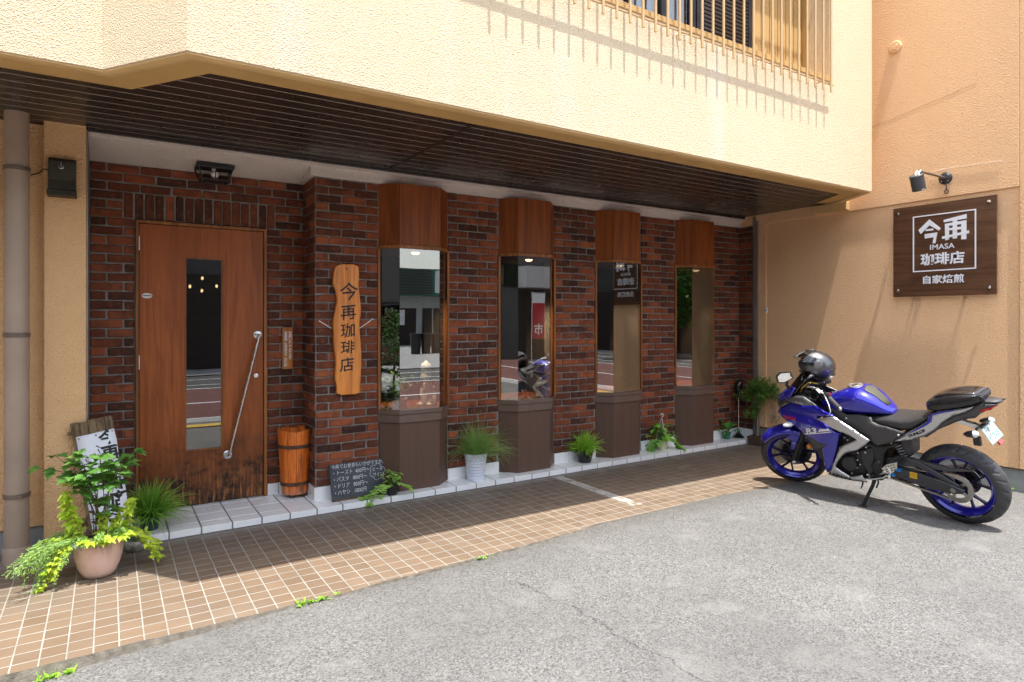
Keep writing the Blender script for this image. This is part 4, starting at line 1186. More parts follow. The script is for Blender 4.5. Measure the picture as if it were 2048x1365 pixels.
for az, L, n_ in ((3.35, .34, 12), (3.7, .30, 12), (3.1, .22, 9), (4.2, .18, 7), (-.9, .12, 6), (5.2, .15, 6)):
    q = c + Vector((cos(az) * .045, sin(az) * .045, .085)); v = Vector((cos(az), sin(az) * .4, .3)); pts = [q.copy()]
    for s_ in range(n_):
        v = (v + Vector((R.uniform(-.1, .1), 0, -.20))).normalized(); q = q + v * L / n_
        q.z = max(q.z, .066 if q.y > 4.872 else .02); pts.append(q.copy())
        for sd in (-1, 1): leaf(mb, q, Vector((cos(az + sd * 1.2), sin(az + sd * 1.2) - .5, R.uniform(-.3, .4))), (0, -.4, 1), R.uniform(.024, .042), 'ivy', .95, .12, .2)
    stem_tube(ms, pts, .0018, .001)
build(mb, 'leaves', G['ivy'], t); build(ms, 'stems', G['greenstem'], t)

# leaning white sign on a board of bamboo strips
o = Vector((-.090, 4.985, .842)); eu = Vector((.987, 0, .157)).normalized(); ev = Vector((-.14, .24, .96)); ev = (ev - eu * ev.dot(eu)).normalized(); ew = eu.cross(ev)
if ew.y > 0: ew = -ew
t = thing('leaning_signboard', 'tilted white paper sign with brushed black characters on brown board behind plants', 'sign', (-.05, 4.85, .05))
mtx = Matrix(((eu.x, ev.x, ew.x, o.x), (eu.y, ev.y, ew.y, o.y), (eu.z, ev.z, ew.z, o.z), (0, 0, 0, 1)))
bw = wood('aged_brown_board', (.055, .033, .016), (.19, .125, .06), 'z', 1.0, .6)
mb = MB()
for i in range(5): mb.box(-.118 + i * .0475, -.118 + (i + 1) * .0475 - .002, -.79, R.uniform(-.002, .004), -.012, -.001, mtx)
for v in (-.06, -.33, -.62): mb.box(-.14, .118, v - .012, v + .012, -.026, -.0125, mtx)
build(mb, 'board', bw, t, bevel=.003)
mb = MB(); n_ = 24
vs = []
for i in range(n_ + 1):
    v = -.092 - (.66) * i / n_
    for u in (-.098, -.03, .04, .114): vs.append(tuple(mtx @ Vector((u + (.004 * sin(i * .55) if u > .1 else 0), v + (u + .1) * .02, .0008 + .004 * (u > .1) * (1 + sin(i * .8))))))
mb.add(vs, [(4 * i + q, 4 * i + q + 1, 4 * i + q + 5, 4 * i + q + 4) for i in range(n_) for q in range(3)])
build(mb, 'paper_sheet', plain('white_sheet', (.70, .72, .76), .5, var=.03), t, smooth=60, solid=.0008)
mb = MB()
Pl_ = lambda u, v, w: tuple(mtx @ Vector((u, v, .004 + w)))
for ch, v in (('今', -.142), ('再', -.245), ('珈', -.345), ('琲', -.445), ('店', -.548)):
    text_mesh(mb, ch, .104, lambda u, vv, w, v=v: Pl_(.072 + u, v + vv, w), extrude=.0006, bold=.0030, jitter=.03)
for u0, v0, n_ in ((-.005, -.19, 7), (-.06, -.24, 6)):                 # small brushed columns, illegible in the photograph
    for k in range(n_):
        for q in range(2):
            a_ = R.uniform(-1.2, 1.2); p_ = [(u0 + R.uniform(-.014, .014), v0 - k * .062 + R.uniform(-.016, .016))]
            for _ in range(3): a_ += R.uniform(-1.0, 1.0); p_.append((p_[-1][0] + .011 * cos(a_), p_[-1][1] - .011 * abs(sin(a_)) + .002))
            stroke(mb, p_, [.007, .006, .004, .002], lambda u, v, w: Pl_(u, v, w), .0006)
build(mb, 'brush_writing', M['ink'], t)
mb = MB()
for u, v in ((-.085, -.108), (.01, -.106), (.103, -.102)): mb.ball(tuple(mtx @ Vector((u, v, .003))), .006, 10, 6)
build(mb, 'drawing_pin', plain('copper_pin', (.45, .2, .12), .4, .6), t, smooth=60)

# grass in a dark pot by the door
c = Vector((.245, 5.02, .0525))
t = thing('grass_by_door', 'dense arching green grass in a dark green pot beside the door', 'potted plant', c)
pot('dark_green_pot', c, [(.0001, 0), (.050, 0), (.052, .003), (.064, .085), (.068, .086), (.068, .098), (.063, .098), (.060, .075), (.0001, .075)], plain('dark_green_pot', (.02, .055, .035), .4), t)
soil(c, .058, .08, t)
mb = MB(); tuft(mb, c + Vector((0, 0, .08)), 460, .05, .29, .009, (18, 85), 1.2); tuft(mb, c + Vector((0, 0, .08)), 60, .05, .33, .007, (15, 55), 1.4, az=-.5, spread=.8)
build(mb, 'grass_blades', G['grass'], t)

# squat stone-coloured pot
c = Vector((.150, 4.775, .0))
t = thing('squat_round_pot', 'squat mottled grey stoneware pot with green sprigs on the brown tiles', 'potted plant', c)
st = NT('mottled_glaze'); st.base(st.ramp(st.noise(st.obj, 26, 5, .7), [(.35, (.05, .05, .04)), (.5, (.24, .23, .18)), (.7, (.46, .44, .36))]), .35)
pot('stoneware_pot', c, [(.0001, .001), (.045, .001), (.062, .02), (.070, .045), (.066, .066), (.060, .072), (.055, .066), (.0001, .06)], st.m, t)
mb = MB(); ms = MB()
for k in range(34):
    d = rdir(10, 70); e = c + Vector((0, 0, .065)) + d * R.uniform(.03, .12)
    leaf(mb, e, rdir(-20, 40), (0, 0, 1), R.uniform(.025, .045), 'lance', 1.2); stem_tube(ms, [c + Vector((0, 0, .06)), e], .0015, .001)
build(mb, 'leaves', G['mid'], t); build(ms, 'stems', G['greenstem'], t)

# big terracotta planter
c = Vector((-.043, 4.435, .0))
t = thing('terracotta_planter', 'large pink terracotta planter of yellow green and dark leaved plants', 'planter', c)
tc = NT('ribbed_terracotta'); x, y, z = tc.xyz(tc.obj)
col = tc.mix(tc.ramp(tc.noise(tc.obj, 7, 5, .6), [(.35, 0.0), (.7, 1.0)]), (.66, .43, .345), (.78, .56, .47))
run = tc.noise(tc.mapping(tc.obj, (22, 22, 1.6)), 1.0, 5, .6)
msk = tc.math('MULTIPLY', tc.ramp(run, [(.50, 0.0), (.62, 1.0)]), tc.ramp(tc.math('MULTIPLY', z, 4.0), [(.45, 0.0), (.9, .75)]))
col = tc.mix(msk, col, (.19, .115, .085))
tc.base(col, .8); tc.bump(tc.math('ADD', tc.noise(tc.mapping(tc.obj, (3, 3, 150)), 1.0, 3), tc.math('MULTIPLY', tc.noise(tc.obj, 90, 3), .5)), .5, .004)
pot('clay_pot', c, [(.0001, .0015), (.066, .0015), (.078, .006), (.092, .03), (.108, .07), (.120, .12), (.127, .17), (.131, .215), (.132, .232), (.128, .236), (.123, .232), (.120, .20), (.0001, .20)], tc.m, t, 56)
soil(c, .121, .205, t)
top = c + Vector((0, 0, .21))
mb = MB(); ms = MB()
# dark maple-leaved shrub
for k in range(14):
    az = R.uniform(0, 2 * pi); ln = R.uniform(.42, .63)
    pts = [top + Vector((R.uniform(-.03, .03), R.uniform(-.02, .04), -.02))]; v = Vector((cos(az) * .13, sin(az) * .10, 1))
    for i in range(8):
        v = (v + Vector((R.uniform(-.12, .12) + (.13 * cos(az) if i > 3 else 0), R.uniform(-.12, .06), 0))).normalized(); pts.append(pts[-1] + v * ln / 8)
    stem_tube(ms, pts, .0035, .0015)
    for i, q in enumerate(pts[3:], 3):
        for _ in range(3 if i > 5 else R.choice((0, 1, 1))):
            d = rdir(-20, 30, R.choice((None, -1.6)), 1.4); leaf(mb, q + d * .025, d, (0, -.3, 1), R.uniform(.048, .075), 'maple', .85, .12, .35)
pts = [top + Vector((-.05, 0, .30)), top + Vector((-.12, -.02, .40)), top + Vector((-.22, -.03, .44)), top + Vector((-.29, -.03, .46))]
stem_tube(ms, pts, .003, .0015)
for q in pts[1:]:
    for _ in range(4): leaf(mb, q, rdir(-50, 10, pi, 1.3), (0, -.4, 1), R.uniform(.05, .075), 'maple', .8, .12, .35)
pts = [top + Vector((.05, 0, .36)), top + Vector((.12, -.02, .47)), top + Vector((.19, -.03, .50))]
stem_tube(ms, pts, .003, .0015)
for q in pts:
    for _ in range(5): leaf(mb, q, rdir(-10, 30, 0, 1.0), (0, -.4, 1), R.uniform(.05, .075), 'maple', .7, .12, .35)
build(mb, 'dark_shrub_leaves', G['dark'], t)
build(ms, 'stems', G['stem'], t)
# yellow lobed trails
mb = MB(); ms = MB()
def trail(p0, v0, L, n, size, drop, per=3, shape='maple', zmin=.012):
    q = Vector(p0); v = Vector(v0).normalized(); pts = [q.copy()]
    for i in range(n):
        v = (v + Vector((R.uniform(-.12, .12), R.uniform(-.12, .12), -drop))).normalized(); q = q + v * L / n; q.z = max(q.z, zmin); pts.append(q.copy())
        for _ in range(per): leaf(mb, q + Vector((R.uniform(-.012, .012), R.uniform(-.012, .012), R.uniform(-.008, .012))), Vector((v.x + R.uniform(-.9, .9), v.y + R.uniform(-.9, .5), R.uniform(-.5, .35))), (0, -.5, 1), size * R.uniform(.65, 1.25), shape, .75, .15, .35)
    stem_tube(ms, pts, .002, .001)
for y0, L in ((-.06, .50), (.0, .46), (-.09, .36), (.04, .42), (-.03, .34), (-.08, .44), (.05, .30), (-.02, .40)): trail(top + Vector((-.09, y0, .02)), (-1, R.uniform(-.85, .35), R.uniform(-.1, .7)), L * R.uniform(.6, .9), 12, R.uniform(.024, .036), R.uniform(.13, .22), R.choice((1, 2, 3)))
for y0, L in ((-.05, .40), (-.02, .42), (-.09, .33), (.03, .3)): trail(top + Vector((.09, y0, .03)), (1, -.1, .5), L * .8, 11, .033, .24, 3)
for dx, h in ((-.10, .30), (-.085, .26), (-.12, .22), (.10, .20), (.12, .15), (.06, .12), (.0, .1)): trail(top + Vector((dx, -.04, 0)), (dx * 1.6, -.15, 1), h + .05, 8, .042, .0, 4)
for k in range(10):
    a = R.uniform(-2.7, -.4); trail(top + Vector((.08 * cos(a), .08 * sin(a), .0)), (cos(a), sin(a), 1.1), R.uniform(.09, .15), 5, .038, .2, 3)
build(mb, 'lime_leaves', G['lime'], t)
mb = MB()
for k in range(30):
    trail(top + Vector((-.08 + R.uniform(-.04, .03), R.uniform(-.09, .05), .01)), (-1, R.uniform(-.9, .4), R.uniform(-.1, .9)), R.uniform(.18, .42), 12, .018, R.uniform(.1, .2), 6, 'lance')
for k in range(18):
    a = R.uniform(-3.4, .6); trail(top + Vector((.07 * cos(a), .07 * sin(a), .01)), (cos(a), sin(a), R.uniform(.5, 1.4)), R.uniform(.08, .2), 7, .020, .12, 6, 'lance')
build(mb, 'feathery_leaves', G['fern'], t)
mb = MB()
for k in range(16):
    a = R.uniform(-2.4, -.7); trail(top + Vector((.06 * cos(a) - .01, .075 * sin(a), .01)), (cos(a) * .6, sin(a), R.uniform(.4, 1.0)), R.uniform(.06, .11), 6, .016, .15, 7, 'lance')
build(mb, 'grey_leaves', G['grey'], t)
mb = MB()
for k in range(26): 
    d = rdir(20, 70); leaf(mb, top + Vector((d.x * .09 + .01, d.y * .05, d.z * .12 + .04)), rdir(-20, 40), (0, 0, 1), R.uniform(.03, .055), 'ovate', .7)
build(mb, 'purple_leaves', G['purple'], t); build(ms, 'trailing_stems', G['greenstem'], t)

# weeds in the joint
for x, y, z, n_, L, lab in ((.89, 3.412, -.012, 26, .038, 'low green weed growing from the tile edge crack near centre foreground'), (1.03, 3.418, -.012, 9, .03, 'tiny green weed in the tile edge crack just right of bigger weed'),
                      (2.02, 3.46, -.010, 12, .035, 'sparse green sprig in the tile edge beside sunlit brown tiles'), 
                      (-.20, 3.37, -.055, 24, .045, 'pale green weed on low broken edge at bottom left corner'), (6.62, 2.30, -.01, 26, .06, 'green weed at the wall plinth behind the rear wheel')):
    mb = MB()
    for k in range(n_):
        p = Vector((x + R.gauss(0, .045), y + R.gauss(0, .008), z + .002)); d = rdir(10, 70)
        leaf(mb, p, d, (0, 0, 1), L * R.uniform(.5, 1.1), 'lance' if k % 2 else 'ovate', .7, .2, .3)
        if k % 3 == 0: blade(mb, p, rdir(40, 85), L * 1.2, .004, .6)
    o_ = build(mb, 'weed', G['bright'], None, loc=(x, y, z)); tag(o_, lab, 'weed', 'weeds along the paving edge')

# ------------------------------------------------------------------ things in the bay windows
c = Vector((2.385, 5.13, .738))
t = thing('ceramic_figurine', 'white frilled ceramic figurine group with an urn on top in first window', 'ornament', c)
cw = plain('white_bisque', (.80, .77, .73), .35, var=.12, vs=30, bump=.3, bs=60)
mb = MB(); mb.lathe([(.0001, 0), (.075, 0), (.078, .02), (.05, .035), (.055, .1), (.048, .16), (.03, .19), (.012, .23), (.0001, .235)], c, 28, 'z', lambda a, h: 1 + .10 * sin(7 * a + h * 40))
build(mb, 'frilled_base', cw, t, smooth=50)
for dx, h in ((-.03, .19), (.025, .2), (.055, .16)):
    mb = MB(); mb.lathe([(.0001, .03), (.03, .03), (.024, .09), (.014, h - .05), (.019, h - .035), (.009, h - .02), (.013, h), (.008, h + .015), (.0001, h + .018)], c + Vector((dx, -.035, 0)), 16); build(mb, 'figure', cw, t, smooth=60)
mb = MB(); mb.lathe([(.0001, .235), (.05, .236), (.055, .25), (.046, .275), (.040, .31), (.048, .345), (.040, .372), (.018, .385), (.008, .398), (.0001, .40)], c, 26); build(mb, 'urn', cw, t, smooth=50)
c = Vector((2.125, 5.08, .738))
t = thing('patterned_pot_plant', 'leafy plant in purple patterned white pot, left in the first window', 'potted plant', c)
pm = NT('dotted_glaze'); vz = pm.voro(pm.mapping(pm.obj, (60, 60, 60)), 1.0, 'F1', rnd=0.0); pm.base(pm.mix(pm.ramp(vz, [(.28, 1.0), (.36, 0.0)]), (.62, .60, .62), (.20, .13, .24)), .3)
pot('dotted_pot', c, [(.0001, 0), (.038, 0), (.052, .03), (.056, .07), (.052, .09), (.048, .088), (.0001, .08)], pm.m, t)
mb = MB()
for k in range(60):
    d = rdir(30, 85); leaf(mb, c + Vector((0, .05, .09)) + d * R.uniform(.02, .22), rdir(-20, 60), (0, 0, 1), R.uniform(.04, .07), 'ovate', .6)
build(mb, 'leaves', G['dark'], t)
c = Vector((3.62, 5.10, .738))
t = thing('white_window_pot', 'plain white pot on a saucer with a dry stem in second window', 'potted plant', c)
pot('plain_pot', c, [(.0001, .012), (.034, .012), (.046, .12), (.049, .122), (.049, .136), (.044, .136), (.0001, .12)], plain('matt_white_pot', (.62, .60, .55), .5), t)
pot('saucer', c, [(.0001, 0), (.045, 0), (.058, .012), (.054, .013), (.0001, .006)], plain('white_saucer', (.6, .6, .58), .4), t)
mb = MB(); mb.tube([c + Vector((0, 0, .12)), c + Vector((.03, 0, .17)), c + Vector((.07, .0, .21))], .004, 6)
for k in range(14): leaf(mb, c + Vector((R.uniform(-.04, .02), R.uniform(-.02, .02), .13 + R.uniform(0, .06))), rdir(0, 70), (0, 0, 1), .05, 'ovate', .6)
build(mb, 'dry_stem', G['stem'], t)
c = Vector((4.70, 5.10, .738))
t = thing('clay_window_pot', 'small yellow leaved plant in brown clay pot, third window', 'potted plant', c)
pot('clay_pot', c, [(.0001, 0), (.036, 0), (.05, .07), (.053, .071), (.053, .085), (.048, .085), (.0001, .07)], plain('brown_clay', (.22, .12, .06), .6), t)
mb = MB()
for k in range(26): d = rdir(20, 80); leaf(mb, c + Vector((0, 0, .085)) + Vector((d.x * .09, d.y * .06, d.z * .12)), rdir(-10, 50), (0, 0, 1), R.uniform(.04, .06), 'ovate', .6)
build(mb, 'leaves', leaf_mat('yellow_leaf', (.30, .36, .06), (.5, .52, .14), .35), t)
c = Vector((5.985, 5.12, .738))
t = thing('driftwood_planter', 'orange wooden block planter with a tall spindly plant in fourth window', 'potted plant', c)
mb = MB(); mb.box(c.x - .065, c.x + .065, c.y - .035, c.y + .035, .7385, .82); build(mb, 'wood_block', M['frame'], t, bevel=.008)
mb = MB(); ms = MB()
pts = [c + Vector((0, 0, .08)), c + Vector((.03, 0, .25)), c + Vector((.07, 0, .42)), c + Vector((.14, 0, .60)), c + Vector((.11, 0, .68))]
stem_tube(ms, pts, .005, .002)
for q in pts[1:]:
    for _ in range(7): leaf(mb, q + Vector((R.uniform(-.04, .04), R.uniform(-.02, .02), R.uniform(-.04, .04))), rdir(-20, 50), (0, 0, 1), .05, 'ovate', .6)
for k in range(22): d = rdir(30, 80); leaf(mb, c + Vector((0, 0, .08)) + Vector((d.x * .08, d.y * .05, d.z * .2)), rdir(0, 60), (0, 0, 1), .055, 'ovate', .6)
build(mb, 'leaves', G['mid'], t); build(ms, 'stems', G['stem'], t)
# pendant lights seen through the door glass
for i, (x, y, z) in enumerate(((.847, 7.4, 1.94), (.729, 7.4, 1.85), (.848, 7.45, 1.81), (.985, 7.4, 1.86))):
    t = thing('pendant_light', 'small warm glowing pendant bulb inside the dim shop behind the door glass', 'lamp', (x, y, z), group='pendant lights inside the shop')
    mb = MB(); mb.ball((x, y, z), .013, 12, 8, (1, 1, 1.4)); build(mb, 'bulb', lamp_warm, t, smooth=60)
    mb = MB(); mb.tube([(x, y, z + .03), (x, y, 2.835)], .004, 6); mb.lathe([(.010, .020), (.03, .022), (.012, .05), (.006, .06)], (x, y, z), 12); build(mb, 'flex', M['black'], t)
# ------------------------------------------------------------------ motorbike (own frame: x forward, y to its left, z up; origin at the rear contact patch)
def metalflake(name, c, metal, rough, coat=1.0, sp=.12):
    t = NT(name); n = t.voro(t.obj, 900, 'F1', 'Color')
    t.base(t.mix(sp, c, n, 'OVERLAY'), rough, metal, coat); return t.m
BM = dict(
    blue=metalflake('deep_blue_paint', (.020, .018, .36), .35, .18),
    silver=metalflake('silver_paint', (.50, .50, .505), .75, .36),
    greyp=metalflake('grey_paint', (.16, .16, .165), .6, .4),
    plastic=plain('grey_black_plastic', (.052, .050, .050), .48, var=.12, vs=20, bump=.25, bs=420),
    black=plain('bike_black', (.016, .016, .017), .35, var=.2, vs=15),
    satin=plain('satin_black_metal', (.030, .030, .032), .38, .6, var=.2),
    arm=plain('swingarm_paint', (.050, .050, .058), .30, .5, var=.15),
    rubber=plain('tyre_rubber', (.036, .036, .038), .5, var=.18, vs=8, bump=.15, bs=200),
    seat=plain('seat_vinyl', (.036, .034, .034), .42, var=.12, vs=20, bump=.2, bs=500),
    blk_spoke=plain('navy_spoke', (.014, .013, .045), .32, .4, var=.1),
    rim=metalflake('blue_rim_paint', (.020, .016, .34), .35, .24),
    disc=plain('disc_steel', (.34, .33, .31), .35, 1.0, var=.1),
    chain=plain('chain_steel', (.42, .40, .36), .4, 1.0, var=.3, vs=80),
    red=plain('red_lens', (.45, .012, .012), .15, coat=.8, var=.1),
    amber=plain('amber_lens', (.75, .24, .02), .15, coat=.8, var=.1),
    clear=plain('clear_lens', (.62, .64, .66), .12, coat=.9, var=.06),
    yellow=plain('yellow_label', (.70, .42, .01), .4, var=.05),
    cyan=plain('blue_anodised', (.03, .22, .60), .3, .6, var=.1),
    pad=plain('tank_pad', (.065, .062, .042), .55, var=.15),
    smoke=glass_mat('smoked_screen', .05, (.10, .10, .12)),
    visor=glass_mat('clear_visor', .02, (.95, .95, .95)),
    head=plain('headlamp_glass', (.035, .036, .038), .08, coat=1.0, var=.1),
)
BK = {
    'blue': [(1.389, 0.708), (1.342, 0.758), (1.201, 0.845), (1.047, 0.843), (0.961, 0.858), (0.915, 0.842), (0.86, 0.817), (0.816, 0.81), (0.781, 0.792), (0.928, 0.766), (0.946, 0.748), (0.87, 0.716), (0.791, 0.665), (0.746, 0.653), (0.791, 0.532), (0.819, 0.459), (0.859, 0.353), (0.885, 0.298), (0.927, 0.258), (0.943, 0.308), (0.938, 0.353), (0.934, 0.471), (0.99, 0.549), (1.075, 0.571), (1.11, 0.604), (1.181, 0.644), (1.262, 0.668), (1.302, 0.681)],
    'silver': [(0.946, 0.748), (0.781, 0.793), (0.646, 0.712), (0.519, 0.628), (0.555, 0.585), (0.622, 0.532), (0.723, 0.487), (0.76, 0.455), (0.795, 0.409), (0.838, 0.338), (0.787, 0.307), (0.724, 0.273), (0.633, 0.311), (0.626, 0.313), (0.593, 0.253), (0.68, 0.243), (0.772, 0.237), (0.866, 0.238), (0.923, 0.252), (0.876, 0.315), (0.838, 0.39), (0.805, 0.461), (0.77, 0.526), (0.735, 0.554), (0.623, 0.621), (0.721, 0.663), (0.74, 0.661), (0.807, 0.682), (0.874, 0.72)],
    'head': [(1.367, 0.826), (1.27, 0.854), (1.201, 0.845), (1.342, 0.758)],
    'grey': [(1.27, 0.854), (1.186, 0.894), (1.125, 0.916), (1.057, 0.923), (0.992, 0.893), (0.92, 0.855), (0.956, 0.859), (1.047, 0.843), (1.195, 0.851)],
    'greywhite': [(1.195, 0.851), (1.074, 0.895), (1.047, 0.845)],
    'nosetop': [(1.367, 0.826), (1.291, 0.894), (1.24, 0.953), (1.147, 0.967), (1.186, 0.894), (1.27, 0.854)],
    'creaseA': [(1.317, 0.713), (1.144, 0.71), (1.008, 0.697), (0.88, 0.686), (0.808, 0.676), (0.755, 0.654)],
    'crease2A': [(1.111, 0.807), (0.993, 0.826), (0.92, 0.814), (0.865, 0.802), (0.792, 0.787)],
    'winglet': [(1.079, 0.587), (0.926, 0.534), (0.869, 0.54), (0.934, 0.482), (1.002, 0.457), (1.028, 0.497)],
    'cover': [(0.858, 0.881), (0.798, 0.848), (0.732, 0.801), (0.704, 0.797), (0.613, 0.808), (0.518, 0.797), (0.509, 0.767), (0.458, 0.75), (0.393, 0.743), (0.331, 0.729), (0.275, 0.715), (0.322, 0.669), (0.367, 0.628), (0.366, 0.619), (0.425, 0.596), (0.49, 0.57), (0.52, 0.585), (0.547, 0.614), (0.676, 0.688), (0.81, 0.765), (0.891, 0.826)],
    'coverline': [(0.734, 0.75), (0.595, 0.735), (0.483, 0.694), (0.484, 0.686), (0.596, 0.729)],
    'tail': [(0.372, 0.622), (0.276, 0.704), (0.188, 0.762), (0.126, 0.812), (0.102, 0.872), (0.045, 0.894), (-0.062, 0.922), (-0.172, 0.951), (-0.121, 0.907), (-0.036, 0.868), (0.037, 0.805), (0.076, 0.756), (0.118, 0.722), (0.156, 0.69), (0.264, 0.648)],
    'tailblue': [(0.277, 0.69), (0.19, 0.743), (0.129, 0.784), (0.093, 0.815), (0.081, 0.869), (-0.061, 0.915), (-0.062, 0.921), (0.045, 0.894), (0.101, 0.872), (0.108, 0.835), (0.126, 0.806), (0.238, 0.719)],
    'taildark': [(-0.17, 0.949), (-0.207, 0.972), (-0.269, 0.975), (-0.312, 0.973), (-0.213, 0.91), (-0.196, 0.891), (-0.17, 0.864), (-0.122, 0.854), (-0.028, 0.814), (0.061, 0.755), (0.142, 0.685), (0.159, 0.687), (0.121, 0.719), (0.078, 0.753), (0.039, 0.802), (-0.034, 0.865), (-0.118, 0.905)],
    'taillight': [(-0.201, 0.928), (-0.277, 0.956), (-0.304, 0.968), (-0.215, 0.908)],
    'swinglow': [(0.426, 0.404), (0.351, 0.395), (0.248, 0.387), (0.072, 0.356), (-0.029, 0.328), (-0.064, 0.308), (-0.052, 0.283), (0.024, 0.269), (0.16, 0.271), (0.3, 0.298), (0.425, 0.324)],
    'swingup': [(0.446, 0.435), (0.379, 0.491), (0.299, 0.497), (0.224, 0.477), (0.088, 0.409), (-0.037, 0.336), (0.001, 0.327), (0.12, 0.384), (0.235, 0.43), (0.319, 0.418), (0.424, 0.39)],
    'guard': [(0.309, 0.49), (0.188, 0.473), (0.004, 0.459), (-0.135, 0.477), (-0.125, 0.464), (0.036, 0.429), (0.212, 0.432)],
    'heel': [(0.466, 0.4), (0.421, 0.443), (0.338, 0.481), (0.344, 0.429), (0.38, 0.383), (0.42, 0.372)],
    'engcover2': [(0.629, 0.515), (0.531, 0.55), (0.517, 0.502), (0.53, 0.444), (0.556, 0.4), (0.55, 0.328), (0.595, 0.301), (0.632, 0.378), (0.644, 0.444)],
    'frame': [(0.557, 0.586), (0.494, 0.567), (0.427, 0.581), (0.345, 0.617), (0.338, 0.597), (0.416, 0.556), (0.446, 0.512), (0.462, 0.443), (0.477, 0.384), (0.504, 0.328), (0.547, 0.313), (0.562, 0.394), (0.531, 0.434), (0.528, 0.496), (0.537, 0.545), (0.565, 0.562)],
    'engine': [(0.923, 0.381), (0.771, 0.458), (0.588, 0.542), (0.544, 0.489), (0.499, 0.363), (0.527, 0.301), (0.626, 0.256), (0.691, 0.247), (0.768, 0.245), (0.876, 0.307)],
    'engbolts': [(0.649, 0.485), (0.588, 0.5), (0.575, 0.548), (0.659, 0.422), (0.694, 0.394), (0.643, 0.386), (0.674, 0.352), (0.724, 0.293)],
    'yellow': [(0.287, 0.387), (0.235, 0.386), (0.241, 0.337), (0.293, 0.338)],
    'blue2': [(0.386, 0.402), (0.343, 0.401), (0.346, 0.374), (0.384, 0.372)],
}
bike = thing('motorbike', 'blue and silver sports motorbike leaning on its side stand by the tan wall', 'motorbike', (5.3833, 2.1206, 0.0), rot=(-0.26095, 0, 1.57750))
RC, FC = Vector((0, 0, .303)), Vector((1.341, 0, .284))
def ST(v):
    """turn the fork to the left about the raked steering axis"""
    o_ = Vector((1.4337, 0, 0)); k_ = Vector((-sin(radians(25)), 0, cos(radians(25))))
    return Matrix.Rotation(.4407, 3, k_) @ (Vector(v) - o_) + o_
def steered(mb): mb.v = [tuple(ST(p)) for p in mb.v]; return mb
def Wf(x, z):
    nx_ = 1.0 if x < .75 else max(.02, 1 - (abs(x - .75) / .72) ** 2.2) ** .62
    if x < .6: nx_ = 1 - .22 * min(1, (.6 - x) / .4)
    nz_ = 1.0
    if z < .42: nz_ = 1 - .16 * ((.42 - z) / .25) ** 1.6
    if z > .78: nz_ = 1 - 1.2 * (z - .78)
    return .212 * nx_ * max(.3, nz_)
def Wc(x, z): return .158 - .05 * max(0, (z - .74)) / .15
def Wt(x, z): return .075 + .075 * max(0, min(1, (x + .25) / .6))
def dist_poly(x, z, P):
    best = 9
    for (ax, az), (bx_, bz) in zip(P, P[1:] + P[:1]):
        dx, dz = bx_ - ax, bz - az; L2 = dx * dx + dz * dz
        t = max(0, min(1, ((x - ax) * dx + (z - az) * dz) / L2)) if L2 else 0
        best = min(best, (ax + dx * t - x) ** 2 + (az + dz * t - z) ** 2)
    return sqrt(best)
def panel(name, P, yf, mat, off=0.0, thick=.010, rnd=.010, depth=.006, mirror=True, res=.022, parent=bike, bump=None):
    """curved body panel cut to the outline P (x, z) and laid over the width function yf; both flanks"""
    bd = []
    for (ax, az), (bx_, bz) in zip(P, P[1:] + P[:1]):
        k = max(1, int(sqrt((bx_ - ax) ** 2 + (bz - az) ** 2) / res))
        bd += [Vector((ax + (bx_ - ax) * i / k, az + (bz - az) * i / k)) for i in range(k)]
    nb = len(bd); pts = list(bd)
    def inside(x, z):
        c_ = False
        for (ax, az), (bx_, bz) in zip(P, P[1:] + P[:1]):
            if (az > z) != (bz > z) and x < (bx_ - ax) * (z - az) / (bz - az) + ax: c_ = not c_
        return c_
    x0_, x1_ = min(p[0] for p in P), max(p[0] for p in P); z0_, z1_ = min(p[1] for p in P), max(p[1] for p in P)
    x = x0_; row = 0
    while x < x1_:
        z = z0_ + (res / 2 if row % 2 else 0)
        while z < z1_:
            if inside(x, z) and dist_poly(x, z, P) > res * .35: pts.append(Vector((x, z)))
            z += res
        x += res * .87; row += 1
    cv, ce, cf = delaunay_2d_cdt(pts, [(i, (i + 1) % nb) for i in range(nb)], [], 0, 1e-6)[:3]
    cf = [f for f in cf if inside(sum(cv[i].x for i in f) / len(f), sum(cv[i].y for i in f) / len(f))]
    out_ = None
    for sgn in ((1, -1) if mirror else (1,)):
        mb = MB(); vs = []
        for v in cv:
            x, z = v.x, v.y
            d = dist_poly(x, z, P); y = yf(x, z) + off - depth * max(0, 1 - d / rnd) ** 2
            if bump: y += bump(x, z)
            vs.append((x, sgn * y, z))
        fs = []
        for f in cf:
            a_, b_, c_ = cv[f[0]], cv[f[1]], cv[f[2]]
            ccw = (b_.x - a_.x) * (c_.y - a_.y) - (b_.y - a_.y) * (c_.x - a_.x) > 0     # normal -y when ccw in x, z
            fs.append(tuple(f) if ccw == (sgn < 0) else tuple(f)[::-1])
        mb.add(vs, fs)
        o_ = build(mb, name, mat, parent, smooth=45, solid=thick)
        out_ = out_ or o_
    return out_
